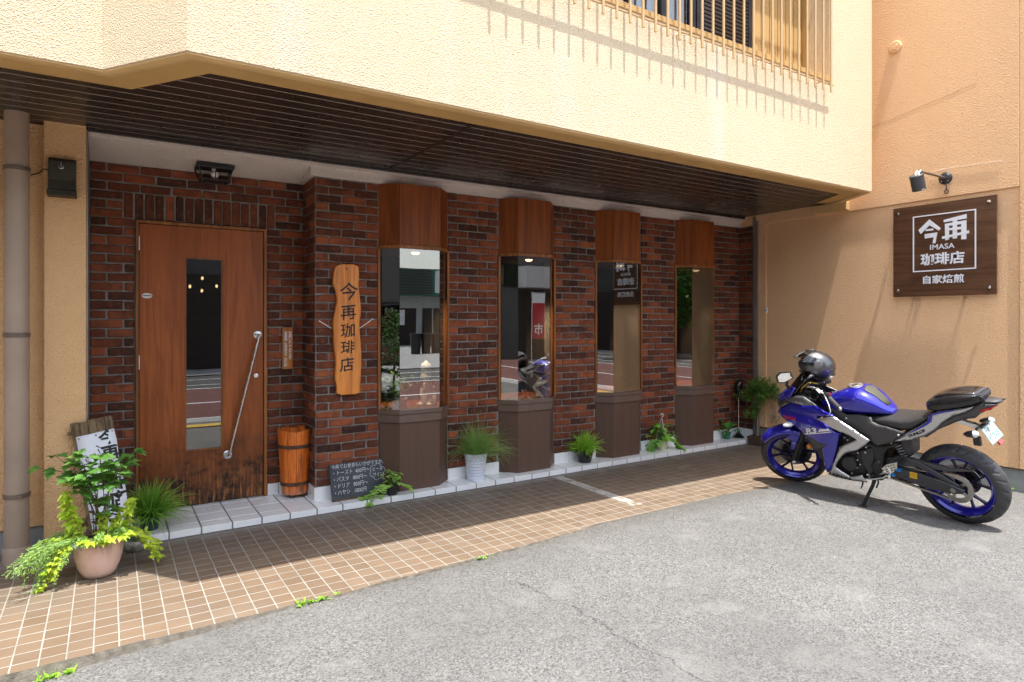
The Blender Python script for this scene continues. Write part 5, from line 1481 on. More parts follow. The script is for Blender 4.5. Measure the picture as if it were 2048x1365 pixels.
def loft(name, secs, mat, parent=bike, seg=28, ex=2.4, smooth=60, ny=None):
    """secs: (x, zlow, zhigh, halfwidth [, exponent]) superellipse stations along x"""
    mb = MB(); vs = []
    for s_ in secs:
        x, a, b, w = s_[:4]; e = 2.0 / (s_[4] if len(s_) > 4 else ex)
        for k in range(seg):
            t = 2 * pi * k / seg; cy, cz = cos(t), sin(t)
            vs.append((x, w * math.copysign(abs(cy) ** e, cy), (a + b) / 2 + (b - a) / 2 * math.copysign(abs(cz) ** e, cz)))
    n_ = len(secs)
    fs = [(i * seg + k, i * seg + (k + 1) % seg, (i + 1) * seg + (k + 1) % seg, (i + 1) * seg + k) for i in range(n_ - 1) for k in range(seg)]
    fs += [tuple(range(seg - 1, -1, -1)), tuple((n_ - 1) * seg + k for k in range(seg))]
    mb.add(vs, fs)
    return build(mb, name, mat, parent, smooth=smooth)

# ---- wheels
def wheel(name, c_, Rt, hw, rimR, rhw, xf, spokes_rot):
    w = bpy.data.objects.new(name, None); COL.objects.link(w); w.parent = bike
    mb = MB(); NA, NV = 300, 26; vs = []
    for i in range(NA):
        a = 2 * pi * i / NA
        for j in range(NV + 1):
            v = -1 + 2 * j / NV; b = v * 1.62
            r = Rt - hw * .92 * (1 - cos(b)); y = hw * sin(b) * 1.0
            if abs(v) > .93: r = max(r, rimR - .004)
            u = (a * 13 / (2 * pi) + .55 * abs(v) ** 1.3 * (1 if v > 0 else 1) + (.5 if v > 0 else 0)) % 1.0
            if .10 < abs(v) < .66 and abs(u - .5) < .045: r -= .007
            if .30 < abs(v) < .62 and abs(((u + .45) % 1.0) - .5) < .05: r -= .007
            vs.append((c_.x + r * cos(a), c_.y + y, c_.z + r * sin(a)))
    k = NV + 1
    mb.add(vs, [(i * k + j, i * k + j + 1, ((i + 1) % NA) * k + j + 1, ((i + 1) % NA) * k + j) for i in range(NA) for j in range(NV)])
    build(xf(mb), 'tyre', BM['rubber'], w, smooth=180)
    mb = MB(); r0 = rimR
    mb.lathe([(r0 - .004, -rhw - .004), (r0 + .003, -rhw - .004), (r0 + .004, -rhw + .004), (r0 - .016, -rhw + .010), (r0 - .028, -rhw * .5), (r0 - .030, 0), (r0 - .028, rhw * .5), (r0 - .016, rhw - .010), (r0 + .004, rhw - .004), (r0 + .003, rhw + .004), (r0 - .004, rhw + .004),
              (r0 - .014, rhw - .006), (r0 - .030, rhw * .62), (r0 - .038, rhw * .3), (r0 - .039, 0), (r0 - .038, -rhw * .3), (r0 - .030, -rhw * .62), (r0 - .014, -rhw + .006), (r0 - .004, -rhw - .004)], c_, 96, 'y')
    build(xf(mb), 'rim', BM['rim'], w, smooth=40)
    mb = MB(); mb.lathe([(.0001, -.045), (.030, -.045), (.042, -.03), (.040, 0), (.042, .03), (.030, .045), (.0001, .045)], c_, 32, 'y')
    for i in range(5):
        a0 = spokes_rot + 2 * pi * i / 5
        for sg in (-1, 1):
            a1 = a0 + sg * .27
            p0 = Vector((cos(a0 + sg * .22) * .036, 0, sin(a0 + sg * .22) * .036)); p1 = Vector((cos(a0 + sg * .10) * .095, 0, sin(a0 + sg * .10) * .095)); p2 = Vector((cos(a1) * (r0 - .033), 0, sin(a1) * (r0 - .033)))
            pts = [p0, p1, p1.lerp(p2, .5), p2]; wd = [.022, .017, .011, .016]; th = [.018, .014, .010, .014]
            vs = []
            for q, p in enumerate(pts):
                d = (pts[min(q + 1, 3)] - pts[max(q - 1, 0)]).normalized(); n_ = Vector((-d.z, 0, d.x))
                for sx, sy in ((-1, -1), (1, -1), (1, 1), (-1, 1)): vs.append(c_ + p + n_ * (sx * wd[q] / 2) + Vector((0, sy * th[q], 0)))
            mb.add(vs, [(q * 4 + e, q * 4 + (e + 1) % 4, q * 4 + 4 + (e + 1) % 4, q * 4 + 4 + e) for q in range(3) for e in range(4)])
    build(xf(mb), 'spokes', BM['blk_spoke'], w, smooth=35)
    return w
def brake_disc(c_, y, r0, r1, xf, parent):
    mb = MB(); y0 = y
    mb.lathe([(r0, y0 - .002), (r1, y0 - .002), (r1, y0 + .002), (r0, y0 + .002), (r0, y0 - .002)], c_, 60, 'y', lambda a, h: 1)
    d_ = build(xf(mb), 'brake_disc', BM['disc'], parent, smooth=40)
    mb = MB()
    for i in range(36):
        a = 2 * pi * i / 36; r = r0 + (r1 - r0) * (.25, .5, .75)[i % 3]
        for s_ in (-1, 1): mb.lathe([(.0001, s_ * .0006), (.0048, s_ * .0006)], c_ + Vector((r * cos(a), y0 + s_ * .002, r * sin(a))), 8, 'y')
    build(xf(mb), 'disc_holes', M['ink'], d_)
    mb = MB(); mb.lathe([(.035, y0), (.05, y0 - .004), (r0 - .004, y0 - .003), (r0 + .006, y0 + .0035)], c_, 40, 'y'); build(xf(mb), 'disc_carrier', BM['black'], d_)
ident = lambda m: m
rw = wheel('rear_wheel', RC, .303, .070, .2255, .052, ident, .35)
fw = wheel('front_wheel', FC, .284, .056, .2235, .040, steered, .20)
brake_disc(RC, -.062, .075, .105, ident, rw)
brake_disc(FC, -.058, .105, .145, steered, fw)
# sprocket and chain
mb = MB()
mb.lathe([(.076, .088), (.101, .088), (.101, .094), (.076, .094), (.076, .088)], RC, 84, 'y', lambda a, h: 1 + (.02 * (1 if int(a / (2 * pi) * 84) % 2 else -1)))
for i in range(5):
    a = 2 * pi * i / 5; p = Vector((cos(a), 0, sin(a)))
    mb.prism([(RC.x + p.x * .03 - p.z * .014, RC.z + p.z * .03 + p.x * .014), (RC.x + p.x * .03 + p.z * .014, RC.z + p.z * .03 - p.x * .014), (RC.x + p.x * .082 + p.z * .008, RC.z + p.z * .082 - p.x * .008), (RC.x + p.x * .082 - p.z * .008, RC.z + p.z * .082 + p.x * .008)], .088, .094, 'xz')
build(mb, 'sprocket', BM['disc'], rw, smooth=35)
mb = MB()
path = []
c2 = Vector((.50, 0, .335)); r2 = .034; r1 = .105
for i in range(24): a = radians(95) + radians(170) * i / 23; path.append((RC.x + r1 * cos(a), RC.z + r1 * sin(a)))
path = [(c2.x - .0, c2.z + r2 + .012)] + path + [(c2.x, c2.z - r2 - .012)]
dense = []
for (ax, az), (bx_, bz) in zip(path, path[1:]):
    L_ = sqrt((bx_ - ax) ** 2 + (bz - az) ** 2); k = max(1, int(L_ / .0131))
    for i in range(k): dense.append((ax + (bx_ - ax) * i / k, az + (bz - az) * i / k, math.atan2(bz - az, bx_ - ax)))
for i, (x, z, a) in enumerate(dense):
    mt = Matrix.Translation((x, .091, z)) @ Matrix.Rotation(-a, 4, 'Y'); w_ = .007 if i % 2 else .0095
    mb.box(-.0085, .0085, -w_, w_, -.0062 if i % 2 else -.005, .0062 if i % 2 else .005, mt)
build(mb, 'chain', BM['chain'], bike)

# ---- swingarm, guard, axle
for s_, nm in ((1, ''), ):
    mb = MB(); mb.prism(BK['swinglow'], .098, .132, 'xz'); mb.prism(BK['swinglow'], -.125, -.095, 'xz'); sa = build(mb, 'swingarm', BM['arm'], bike, bevel=.006, smooth=40)
    mb = MB(); mb.prism(BK['swingup'], .100, .124, 'xz'); build(mb, 'swingarm_brace', BM['arm'], sa, bevel=.006, smooth=40)
    mb = MB(); mb.box(.40, .50, -.12, .12, .34, .47); build(mb, 'swingarm_bridge', BM['satin'], sa, bevel=.015, smooth=40)
mb = MB(); mb.prism(BK['guard'], .075, .110, 'xz'); build(mb, 'chain_guard', BM['plastic'], bike, bevel=.006, smooth=40)
mb = MB()
for i in range(14):                                          # rear hugger over the tyre
    pass
mb.lathe([(.0001, .010), (.009, .010), (.0125, .006), (.0125, 0)], RC + Vector((.004, .133, -.002)), 6, 'y'); mb.lathe([(.0001, .016), (.005, .016), (.007, .008)], RC + Vector((.004, .133, -.002)), 16, 'y')
mb.lathe([(.012, .0), (.018, .0), (.018, .002), (.0001, .002)], RC + Vector((.004, .132, -.002)), 20, 'y')
build(mb, 'axle_nut', BM['disc'], bike, smooth=30)
mb = MB(); P_ = BK['yellow']; mb.prism(P_, .1325, .134, 'xz'); yl = build(mb, 'warning_label', BM['yellow'], bike)
mb = MB(); 
for i in range(4): mb.box(.245, .285, .1341, .1345, .350 + i * .008, .353 + i * .008)
build(mb, 'label_print', plain('label_brown', (.30, .16, .01), .6), yl)
mb = MB(); mb.prism(BK['blue2'], .126, .146, 'xz'); build(mb, 'chain_adjuster', BM['cyan'], bike, bevel=.004)

# ---- engine and frame
mb = MB(); mb.prism(BK['engine'], -.14, .140, 'xz'); eng = build(mb, 'engine', BM['satin'], bike, bevel=.015, smooth=40)
mb = MB(); mb.prism([(.93, .50), (1.02, .64), (1.08, .60), (1.0, .36), (.93, .30), (.88, .36)], -.15, .15, 'xz'); mb.prism([(.55, .60), (.9, .60), (.96, .78), (.62, .78)], -.11, .11, 'xz'); mb.prism([(.60, .44), (.90, .40), (.93, .62), (.58, .62)], -.125, .125, 'xz')
build(mb, 'radiator_core', BM['black'], eng, bevel=.01)
mb = MB(); mb.lathe([(.0001, .185), (.045, .185), (.062, .178), (.068, .165), (.070, .13)], (.735, 0, .375), 36, 'y')
mb.tube([(.715, .186, .425), (.700, .187, .412), (.690, .186, .395)], .006, 8)
build(mb, 'stator_cover', BM['black'], eng, smooth=40)
mb = MB(); mb.prism(BK['engcover2'], .12, .158, 'xz'); build(mb, 'sprocket_cover', BM['black'], eng, bevel=.012, smooth=40)
mb = MB(); mb.prism([(.745, .29), (.70, .43), (.655, .50), (.61, .52), (.60, .40), (.63, .28), (.69, .25)], .11, .150, 'xz'); build(mb, 'clutch_side_case', BM['satin'], eng, bevel=.01, smooth=40)
for x, z in BK['engbolts'] + [(.80, .50), (.84, .47), (.72, .585), (.745, .60)]:
    mb = MB(); mb.lathe([(.0001, .006), (.0058, .005), (.007, 0), (.007, -.04)], (x, .166, z), 10, 'y'); build(mb, 'bolt', M['alu'], eng, smooth=40)
mb = MB(); mb.prism(BK['frame'], -.162, -.125, 'xz'); build(mb, 'pivot_frame', BM['satin'], bike, bevel=.010, smooth=40)
mb = MB(); mb.prism(BK['frame'], .125, .162, 'xz'); fr_ = build(mb, 'pivot_frame', BM['satin'], bike, bevel=.010, smooth=40)
mb = MB(); mb.lathe([(.0001, .012), (.016, .012), (.020, .006), (.022, 0)], (.502, .160, .428), 20, 'y'); build(mb, 'pivot_bolt', BM['black'], fr_, smooth=40)
mb = MB(); mb.tube([(.56, .12, .60), (.75, .13, .76), (.95, .08, .88)], .022, 10); mb.tube([(.56, -.12, .60), (.75, -.13, .76), (.95, -.08, .88)], .022, 10); mb.tube([(.40, .085, .60), (.10, .07, .74), (-.10, .05, .86)], .013, 8); mb.tube([(.40, -.085, .60), (.10, -.07, .74), (-.10, -.05, .86)], .013, 8)
build(mb, 'frame_tubes', BM['black'], bike, smooth=60)
# shock
mb = MB(); pts = []
a, b = Vector((.405, .0, .56)), Vector((.355, .0, .425))
for i in range(120): t_ = i / 119; an = t_ * 2 * pi * 6.5; ax = (b - a).normalized(); e1 = Vector((0, 1, 0)); e2 = ax.cross(e1); pts.append(a.lerp(b, t_) + e1 * .040 * cos(an) + e2 * .040 * sin(an))
mb.tube(pts, .0065, 8); sh = build(mb, 'shock_spring', plain('pale_spring', (.55, .56, .58), .3, .3), bike, smooth=60)
mb = MB(); mb.tube([a + Vector((.02, 0, .04)), b - Vector((.015, 0, .03))], .024, 14); build(mb, 'damper', BM['black'], sh, smooth=60)
mb = MB(); mb.prism([(.37, .60), (.30, .64), (.275, .60), (.285, .49), (.32, .47)], -.07, .07, 'xz'); build(mb, 'battery_box', BM['plastic'], bike, bevel=.012, smooth=40)
mb = MB(); mb.tube([(.52, -.13, .20), (.47, -.15, .185), (.36, -.16, .20), (.15, -.17, .29), (-.10, -.175, .36)], [.03, .052, .056, .056, .05], 24); build(mb, 'silencer', BM['black'], bike, smooth=60)
mb = MB(); mb.tube([(.95, .03, .36), (.93, .03, .22), (.80, -.02, .17), (.52, -.12, .195)], .021, 12); mb.tube([(.95, -.05, .36), (.92, -.05, .22), (.80, -.05, .175), (.6, -.1, .19)], .021, 12); build(mb, 'exhaust_pipe', plain('exhaust_steel', (.20, .17, .14), .35, 1.0, var=.3), bike, smooth=60)

# ---- footrest, heel plate, gear lever, stand
mb = MB(); mb.prism(BK['heel'], .192, .197, 'xz'); heel = build(mb, 'heel_plate', plain('bead_blasted_alloy', (.55, .53, .48), .45, .7, var=.1), bike, bevel=.002)
mb = MB()
hc = Vector(((BK['heel'][0][0] + BK['heel'][3][0]) / 2, 0, .425)) + Vector((0, 0, .0))
for r_ in range(3):
    for q in range(4):
        x = .428 - q * .020 - r_ * .003; z = .425 + q * .010 - r_ * .019
        mb.prism([(x - .0065, z - .004), (x + .0055, z - .007), (x + .0065, z - .001), (x - .0055, z + .003)], .1972, .1985, 'xz')
build(mb, 'plate_slots', M['ink'], heel)
mb = MB(); mb.tube([(.425, .15, .352), (.40, .19, .365), (.385, .25, .375)], .011, 12); mb.tube([(.40, .19, .365), (.40, .198, .40), (.415, .197, .43)], .009, 8); mb.tube([(.41, .205, .355), (.41, .207, .325)], .007, 8); pg = build(mb, 'footrest', M['chrome'], bike, smooth=50)
mb = MB(); mb.lathe([(.0001, .0), (.012, .0), (.012, .012), (.0001, .012)], (.372, .20, .372), 14, 'y'); build(mb, 'end_cap', BM['cyan'], pg)
mb = MB(); mb.tube([(.455, .205, .330), (.51, .215, .312), (.565, .220, .298)], .006, 8); mb.tube([(.565, .205, .298), (.558, .21, .33), (.548, .235, .352), (.548, .255, .355)], .0065, 8); mb.tube([(.43, .19, .35), (.455, .205, .33)], .007, 8); mb.tube([(.56, .15, .31), (.46, .15, .345)], .006, 8); build(mb, 'gear_lever', M['alu'], bike, smooth=50)
mb = MB(); mb.prism([(.58, .285), (.50, .275), (.47, .295), (.48, .325), (.58, .32)], .10, .165, 'xz'); build(mb, 'stand_bracket', BM['satin'], bike, bevel=.008)
mb = MB()
mb.tube([(.540, .165, .295), (.560, .185, .225), (.605, .235, .115), (.620, .252, .0735)], [.015, .0135, .0125, .011], 12); mb.tube([(.53, .158, .30), (.52, .162, .26), (.535, .178, .215)], .007, 8)
mb.tube([(.640, .16, .28), (.650, .165, .21), (.665, .175, .175)], [.009, .007, .004], 8)
stn = build(mb, 'side_stand', plain('blue_black_stand', (.020, .022, .035), .2, .5), bike, smooth=50)
mb = MB(); mtf = Matrix.Translation((.622, .254, .0715)) @ Matrix.Rotation(.26095, 4, 'X'); mb.box(-.030, .026, -.018, .018, -.004, .004, mtf); mb.tube([(.655, .26, .075), (.658, .262, .09)], .003, 6); build(mb, 'stand_foot', BM['satin'], stn, bevel=.003)

# ---- bodywork
def ridge(x, z):
    """body crease from the nose down to the silver blade: lower flank bulges out"""
    A = BK['creaseA']; 
    for (ax, az), (bx_, bz) in zip(A, A[1:]):
        if bx_ <= x <= ax:
            zc = az + (bz - az) * (x - ax) / (bx_ - ax); wd = .050 * max(.15, min(1, (x - .76) / .25)); d = z - zc
            if d <= 0: return .016 * max(0, 1 + d / .16)
            return .016 * (1 - min(1, d / wd)) - .012 * min(1, d / wd)
    return 0
def ridge2(x, z):
    A = BK['crease2A']; r = 0
    for (ax, az), (bx_, bz) in zip(A, A[1:]):
        if bx_ <= x <= ax:
            zc = az + (bz - az) * (x - ax) / (bx_ - ax); d = z - zc
            r = .010 * max(0, 1 + d / .05) if d < 0 else .010 - .55 * min(.05, d)
    return r
panel('side_fairing', BK['blue'], Wf, BM['blue'], bump=lambda x, z: ridge(x, z) + ridge2(x, z), res=.016)
def sridge(x, z):
    A = ((.781, .793), (.646, .712), (.519, .628))
    zc = .628 + (x - .519) * .63; return -.22 * max(0, z - zc + .018)
panel('silver_blade', BK['silver'], Wf, BM['silver'], off=.004, bump=sridge, res=.016)
panel('headlamp', BK['head'], Wf, BM['head'], off=.004, thick=.02)
panel('cowl_side', BK['grey'], Wf, BM['greyp'], off=.006)
panel('cowl_flash', BK['greywhite'], Wf, BM['silver'], off=.008, thick=.004)
panel('nose_cowl', BK['nosetop'], Wf, BM['blue'], off=.002)
mb = MB()                                                    # nose bridge between the two flanks
rows = [(1.415, .800, .018), (1.385, .835, .04), (1.33, .875, .065), (1.27, .925, .078), (1.20, .962, .085), (1.15, .965, .095)]
vs = []
for x, z, w_ in rows:
    for q in range(9):
        t_ = -1 + q / 4; vs.append((x + .012 * (1 - t_ * t_), w_ * t_ * 1.25, z + .014 * (1 - t_ * t_)))
mb.add(vs, [(9 * i + q, 9 * i + q + 1, 9 * i + q + 10, 9 * i + q + 9) for i in range(len(rows) - 1) for q in range(8)])
build(mb, 'nose_bridge', BM['blue'], bike, smooth=60, solid=.006)
loft('nose_core', [(1.40, .69, .79, .03), (1.34, .70, .83, .08), (1.25, .68, .84, .11), (1.12, .66, .86, .14), (1.05, .66, .84, .14)], BM['black'])
mb = MB(); P_ = [(1.404, .706), (1.395, .72), (1.36, .752), (1.30, .76), (1.28, .70), (1.30, .675)]; mb.prism(P_, -.045, .045, 'xz'); build(mb, 'chin', BM['blue'], bike, bevel=.02, smooth=60)
# windscreen
mb = MB(); rows = [(1.300, .905, .085), (1.245, .970, .100), (1.18, 1.04, .105), (1.12, 1.10, .092), (1.075, 1.130, .06)]; vs = []
for x, z, w_ in rows:
    for q in range(13):
        t_ = -1 + q / 6; vs.append((x - .09 * t_ * t_, w_ * 1.25 * t_, z - .045 * t_ * t_))
mb.add(vs, [(13 * i + q, 13 * i + q + 1, 13 * i + q + 14, 13 * i + q + 13) for i in range(4) for q in range(12)])
build(mb, 'windscreen', BM['smoke'], bike, smooth=60, solid=.003)
loft('cockpit_shell', [(1.20, .85, .92, .09), (1.14, .83, .95, .12), (1.06, .82, .93, .13), (1.0, .82, .88, .12)], BM['black'])
mb = MB(); mb.box(1.10, 1.16, -.08, .06, .93, 1.0, Matrix.Identity(4)); ga = build(mb, 'instrument_panel', BM['black'], bike, bevel=.015, smooth=50)
mb = MB(); mb.lathe([(.0001, .0), (.030, .0), (.033, .004)], (1.098, -.01, .965), 24, 'x'); build(mb, 'dial', M['white'], ga)
# cables and hoses in the cockpit
for i, pts in enumerate((((1.10, .04, .93), (1.05, .10, .99), (.98, .10, .985), (.92, .13, .95)), ((1.12, .02, .90), (1.07, .12, .92), (1.0, .13, .86), (1.02, .08, .78)), ((.98, -.05, .97), (1.06, -.02, 1.02), (1.10, .05, .97)), ((.85, .17, .95), (.93, .14, 1.0), (1.02, .08, .96)), ((1.08, .10, .87), (1.03, .13, .90), (.99, .12, .88)), ((1.0, -.10, .98), (1.08, -.08, 1.04), (1.13, .0, 1.0)), ((1.12, .09, .93), (1.08, .12, .98), (1.04, .07, 1.02), (.99, .02, .99)))):
    pp = [Vector(p) for p in pts]; q = []
    for a, b in zip(pp, pp[1:]): q += [a.lerp(b, t_ / 4) for t_ in range(4)]
    mb = MB(); mb.tube(q + [pp[-1]], .003 if i == 6 else .0055 if i % 2 else .007, 8); build(mb, 'cable', BM['yellow'] if i == 6 else BM['satin'] if i % 3 else M['alu'], bike, smooth=60)
for q in (((1.02, .05, .93), (.92, .12, .94), .022), ((1.06, .02, .96), (1.0, -.06, .98), .026), ((1.10, .08, .90), (1.02, .10, .93), .018), ((.98, .03, .90), (.90, .10, .90), .02), ((1.08, -.02, 1.02), (1.12, .06, .99), .014)):
    mb = MB(); mb.tube([q[0], ((q[0][0] + q[1][0]) / 2, (q[0][1] + q[1][1]) / 2 + .012, (q[0][2] + q[1][2]) / 2 + .02), q[1]], [q[2], q[2] * 1.15, q[2] * .8], 10); build(mb, 'cockpit_bracket', BM['satin'], bike, smooth=40)
for x, y, z in ((1.0, .075, .968), (.965, .09, .955), (1.05, .045, 1.0), (.90, .13, .972)):
    mb = MB(); mb.ball((x, y, z), .009, 10, 6); build(mb, 'clamp_bolt', M['chrome'], bike, smooth=60)
# forks, clamps, clip-ons
for s_ in (1, -1):
    mb = MB(); y = .098 * s_
    ax = lambda z: 1.324 - (z - .284) * .4663
    mb.tube([(ax(.262), y, .262), (ax(.30), y, .30), (ax(.47), y, .47)], [.024, .028, .026], 16)
    mb.tube([(ax(.47), y, .47), (ax(.90), y, .90)], .0215, 16)
    lg = build(steered(mb), 'fork_leg', BM['satin'], bike, smooth=50)
    mb = MB(); mb.lathe([(.0001, .010 * s_), (.012, .009 * s_), (.018, .004 * s_), (.019, -.004 * s_)], (ax(.286), y + .028 * s_, .284), 18, 'y'); build(steered(mb), 'axle_cap', M['alu'], lg, smooth=40)
mb = MB(); mb.box(1.215, 1.275, -.085, -.045, .315, .40); build(steered(mb), 'brake_caliper', BM['black'], bike, bevel=.01)
mb = MB(); mb.prism([(1.02, .135), (1.08, .12), (1.08, -.12), (1.02, -.135), (.985, -.06), (.985, .06)], .885, .915, 'xy'); mb.lathe([(.0001, .935), (.018, .935), (.022, .915)], (1.03, 0, 0), 20); build(steered(mb), 'top_clamp', BM['satin'], bike, bevel=.008, smooth=40)
grips = {1: ((.92, .125, .945), (.815, .190, .955), (.656, .312, .914)), -1: ((1.03, -.06, .965), (1.025, -.145, .996), (1.028, -.285, .985))}
for s_, (a, b, c_) in grips.items():
    a, b, c_ = Vector(a), Vector(b), Vector(c_); d = (c_ - b).normalized()
    mb = MB(); mb.tube([a, b, c_], .011, 12); cl_ = build(mb, 'clip_on_bar', BM['satin'], bike, smooth=50)
    mb = MB(); mb.tube([b + d * .035, b + d * .05, c_ - d * .012, c_], [.020, .0165, .0165, .019], 16); build(mb, 'grip', plain('grip_rubber', (.05, .05, .052), .6, bump=.4, bs=300), cl_, smooth=50)
    mb = MB(); mb.tube([c_, c_ + d * .014], [.014, .010], 14); build(mb, 'bar_end', M['alu'], cl_, smooth=40)
    mb = MB(); mb.tube([b - d * .03, b + d * .03], .024, 12); build(mb, 'switch_box', BM['black'], cl_, smooth=40)
mb = MB(); mb.box(.79, .80, .186, .20, .955, .985); build(mb, 'horn_button', BM['red'], bike, bevel=.002)
mb = MB(); mb.tube([(.885, .150, .955), (.855, .185, .975), (.815, .225, .950), (.775, .262, .912), (.745, .300, .872), (.752, .318, .846), (.768, .320, .840)], [.005, .006, .0065, .006, .0055, .005, .006], 10); build(mb, 'clutch_lever', plain('dull_lever_alloy', (.36, .36, .36), .4, 1.0), bike, smooth=60)
mb = MB(); mb.tube([(1.06, -.10, 1.0), (1.10, -.16, .99), (1.10, -.25, .975)], .007, 8); build(mb, 'brake_lever', M['alu'], bike, smooth=60)
mb = MB(); mb.lathe([(.0001, 0), (.024, 0), (.026, .03), (.022, .034), (.0001, .036)], (1.06, -.075, .985), 20); build(mb, 'brake_reservoir', plain('translucent_pot', (.5, .5, .48), .2), bike, smooth=40)
mb = MB(); mb.box(.895, .935, -.02, .02, 1.0, 1.03); mb.tube([(.93, .0, 1.0), (.97, .0, .95)], .008, 8); build(mb, 'phone_mount', BM['black'], bike, bevel=.005)
# mirrors
for s_ in (1, -1):
    mt = Matrix.Translation((1.145, .245 * s_, 1.112)) @ Matrix.Rotation((-.62 if s_ > 0 else -.35), 4, 'Z') @ Matrix.Rotation(-.06, 4, 'Y')
    mb = MB(); Q = [(-.070, -.022), (-.052, .034), (.030, .042), (.062, .018), (.058, -.036), (.010, -.048)]
    vs = [mt @ Vector((0, y, z)) for y, z in Q] + [mt @ Vector((.022, y * 1.06, z * 1.08)) for y, z in Q] + [mt @ Vector((.050, y * .6, z * .6)) for y, z in Q]
    n_ = 6; mb.add(vs, [tuple(range(6))] + [(i, (i + 1) % 6, 6 + (i + 1) % 6, 6 + i) for i in range(6)] + [(6 + i, 6 + (i + 1) % 6, 12 + (i + 1) % 6, 12 + i) for i in range(6)] + [tuple(range(17, 11, -1))])
    mr = build(mb, 'mirror', BM['black'], bike, bevel=.005, smooth=40)
    mb = MB(); mb.prism([(y * .9, z * .9) for y, z in Q], -.002, -.0006, 'yz'); mb.v = [tuple(mt @ Vector(p)) for p in mb.v]; build(mb, 'mirror_glass', plain('mirror_silver', (.9, .9, .9), .02, 1.0, var=.01), mr)
    mb = MB(); mb.tube([mt @ Vector((.02, -.03 * s_, -.035)), (1.165, .205 * s_, 1.03), (1.175, .165 * s_, .985)], [.010, .012, .016], 10); build(mb, 'mirror_stem', BM['black'], mr, smooth=50)
# winglet, indicators
panel('winglet', BK['winglet'], lambda x, z: Wf(x, z) + .008, BM['plastic'], thick=.03)
for s_ in (1, -1):
    mb = MB(); mb.tube([(1.21, .13 * s_, .655), (1.215, .165 * s_, .655), (1.22, .20 * s_, .650), (1.225, .225 * s_, .648)], [.010, .017, .020, .008], 12); mb.v = [(1.215 + (p[0] - 1.215) * 2.2, p[1], p[2]) for p in mb.v]; build(mb, 'front_indicator', BM['clear'], bike, smooth=60)
mb = MB(); mb.lathe([(.0001, .010), (.018, .008), (.024, .0), (.024, -.012)], (1.103, .12, .44), 22, 'y'); build(mb, 'side_reflector', BM['amber'], bike, smooth=40)
# front mudguard
mb = MB(); vs = []; NA, NV = 34, 14
for i in range(NA + 1):
    a = radians(38 + (150 - 38) * i / NA)
    for j in range(NV + 1):
        b = -1.75 + 3.5 * j / NV; e = min(1, i / 4, (NA - i) / 3)
        r = .284 + .026 - .060 * (1 - cos(b)) * .75; y = .074 * sin(max(-pi / 2, min(pi / 2, b * .95))) * (.75 + .25 * e)
        vs.append((FC.x + r * cos(a), y, FC.z + r * sin(a)))
k = NV + 1
mb.add(vs, [(i * k + j, (i + 1) * k + j, (i + 1) * k + j + 1, i * k + j + 1) for i in range(NA) for j in range(NV)])
fd = build(steered(mb), 'front_mudguard', BM['blue'], bike, smooth=60, solid=.004)
mb = MB()
for s_ in (1, -1): mb.prism([(1.352, .518), (1.308, .479), (1.335, .393), (1.30, .371), (1.27, .414), (1.215, .535), (1.225, .573), (1.26, .56)], .0695 * s_, .0765 * s_, 'xz')
build(steered(mb), 'mudguard_stay', BM['blue'], fd, bevel=.003, smooth=40)
mb = MB()
for x, z in ((1.298, .452), (1.29, .40)): mb.lathe([(.0001, .004), (.006, .003), (.007, 0)], (x, .077, z), 12, 'y')
mb.lathe([(.0001, .004), (.014, .003), (.016, 0)], (1.492, .052, .520), 16, 'y')
build(steered(mb), 'mudguard_bolts', M['white'], fd, smooth=40)

# tank
loft('fuel_tank', [(.965, .815, .880, .085), (.93, .80, .903, .110), (.86, .792, .930, .132), (.79, .786, .962, .146), (.73, .784, .990, .153), (.67, .784, 1.003, .156), (.61, .786, 1.000, .152), (.56, .790, .978, .141), (.51, .794, .940, .122), (.46, .797, .890, .098), (.42, .800, .848, .072), (.400, .803, .825, .045)], BM['blue'], seg=44, ex=2.7)
mb = MB()
for s_ in (1,):
    vs = []
    for x, zt, w_ in ((.600, 1.0015, .020), (.585, .991, .058), (.56, .9805, .064), (.53, .957, .052), (.50, .932, .046), (.47, .902, .042), (.435, .865, .030)):
        for q in range(9):
            t_ = -1 + q / 4; vs.append((x, w_ * t_, zt + .0035 - .10 * (w_ * t_) ** 2 * 12))
    mb.add(vs, [(9 * i + q, 9 * i + q + 1, 9 * i + q + 10, 9 * i + q + 9) for i in range(6) for q in range(8)])
build(mb, 'tank_pad', BM['pad'], bike, smooth=60, solid=.003)
mb = MB(); mb.lathe([(.030, 1.004), (.046, 1.0075), (.055, 1.006), (.057, 1.000)], (.685, 0, 0), 32); capo = build(mb, 'filler_ring', M['alu'], bike, smooth=50)
mb = MB(); mb.lathe([(.0001, 1.008), (.028, 1.0075), (.031, 1.003)], (.685, 0, 0), 28); build(mb, 'filler_cap', M['steel'], capo, smooth=50)
# knee recess panels and mid covers
panel('mid_cover', BK['cover'], Wc, BM['plastic'], off=.004)
panel('cover_trim', BK['coverline'], Wc, M['alu'], off=.006, thick=.003, res=.03)
for x, z in ((.712, .768), (.318, .690)):
    mb = MB(); mb.lathe([(.0001, .006), (.007, .005), (.0085, 0)], (x, Wc(x, z) + .003, z), 12, 'y'); build(mb, 'cover_bolt', M['alu'], bike, smooth=40)
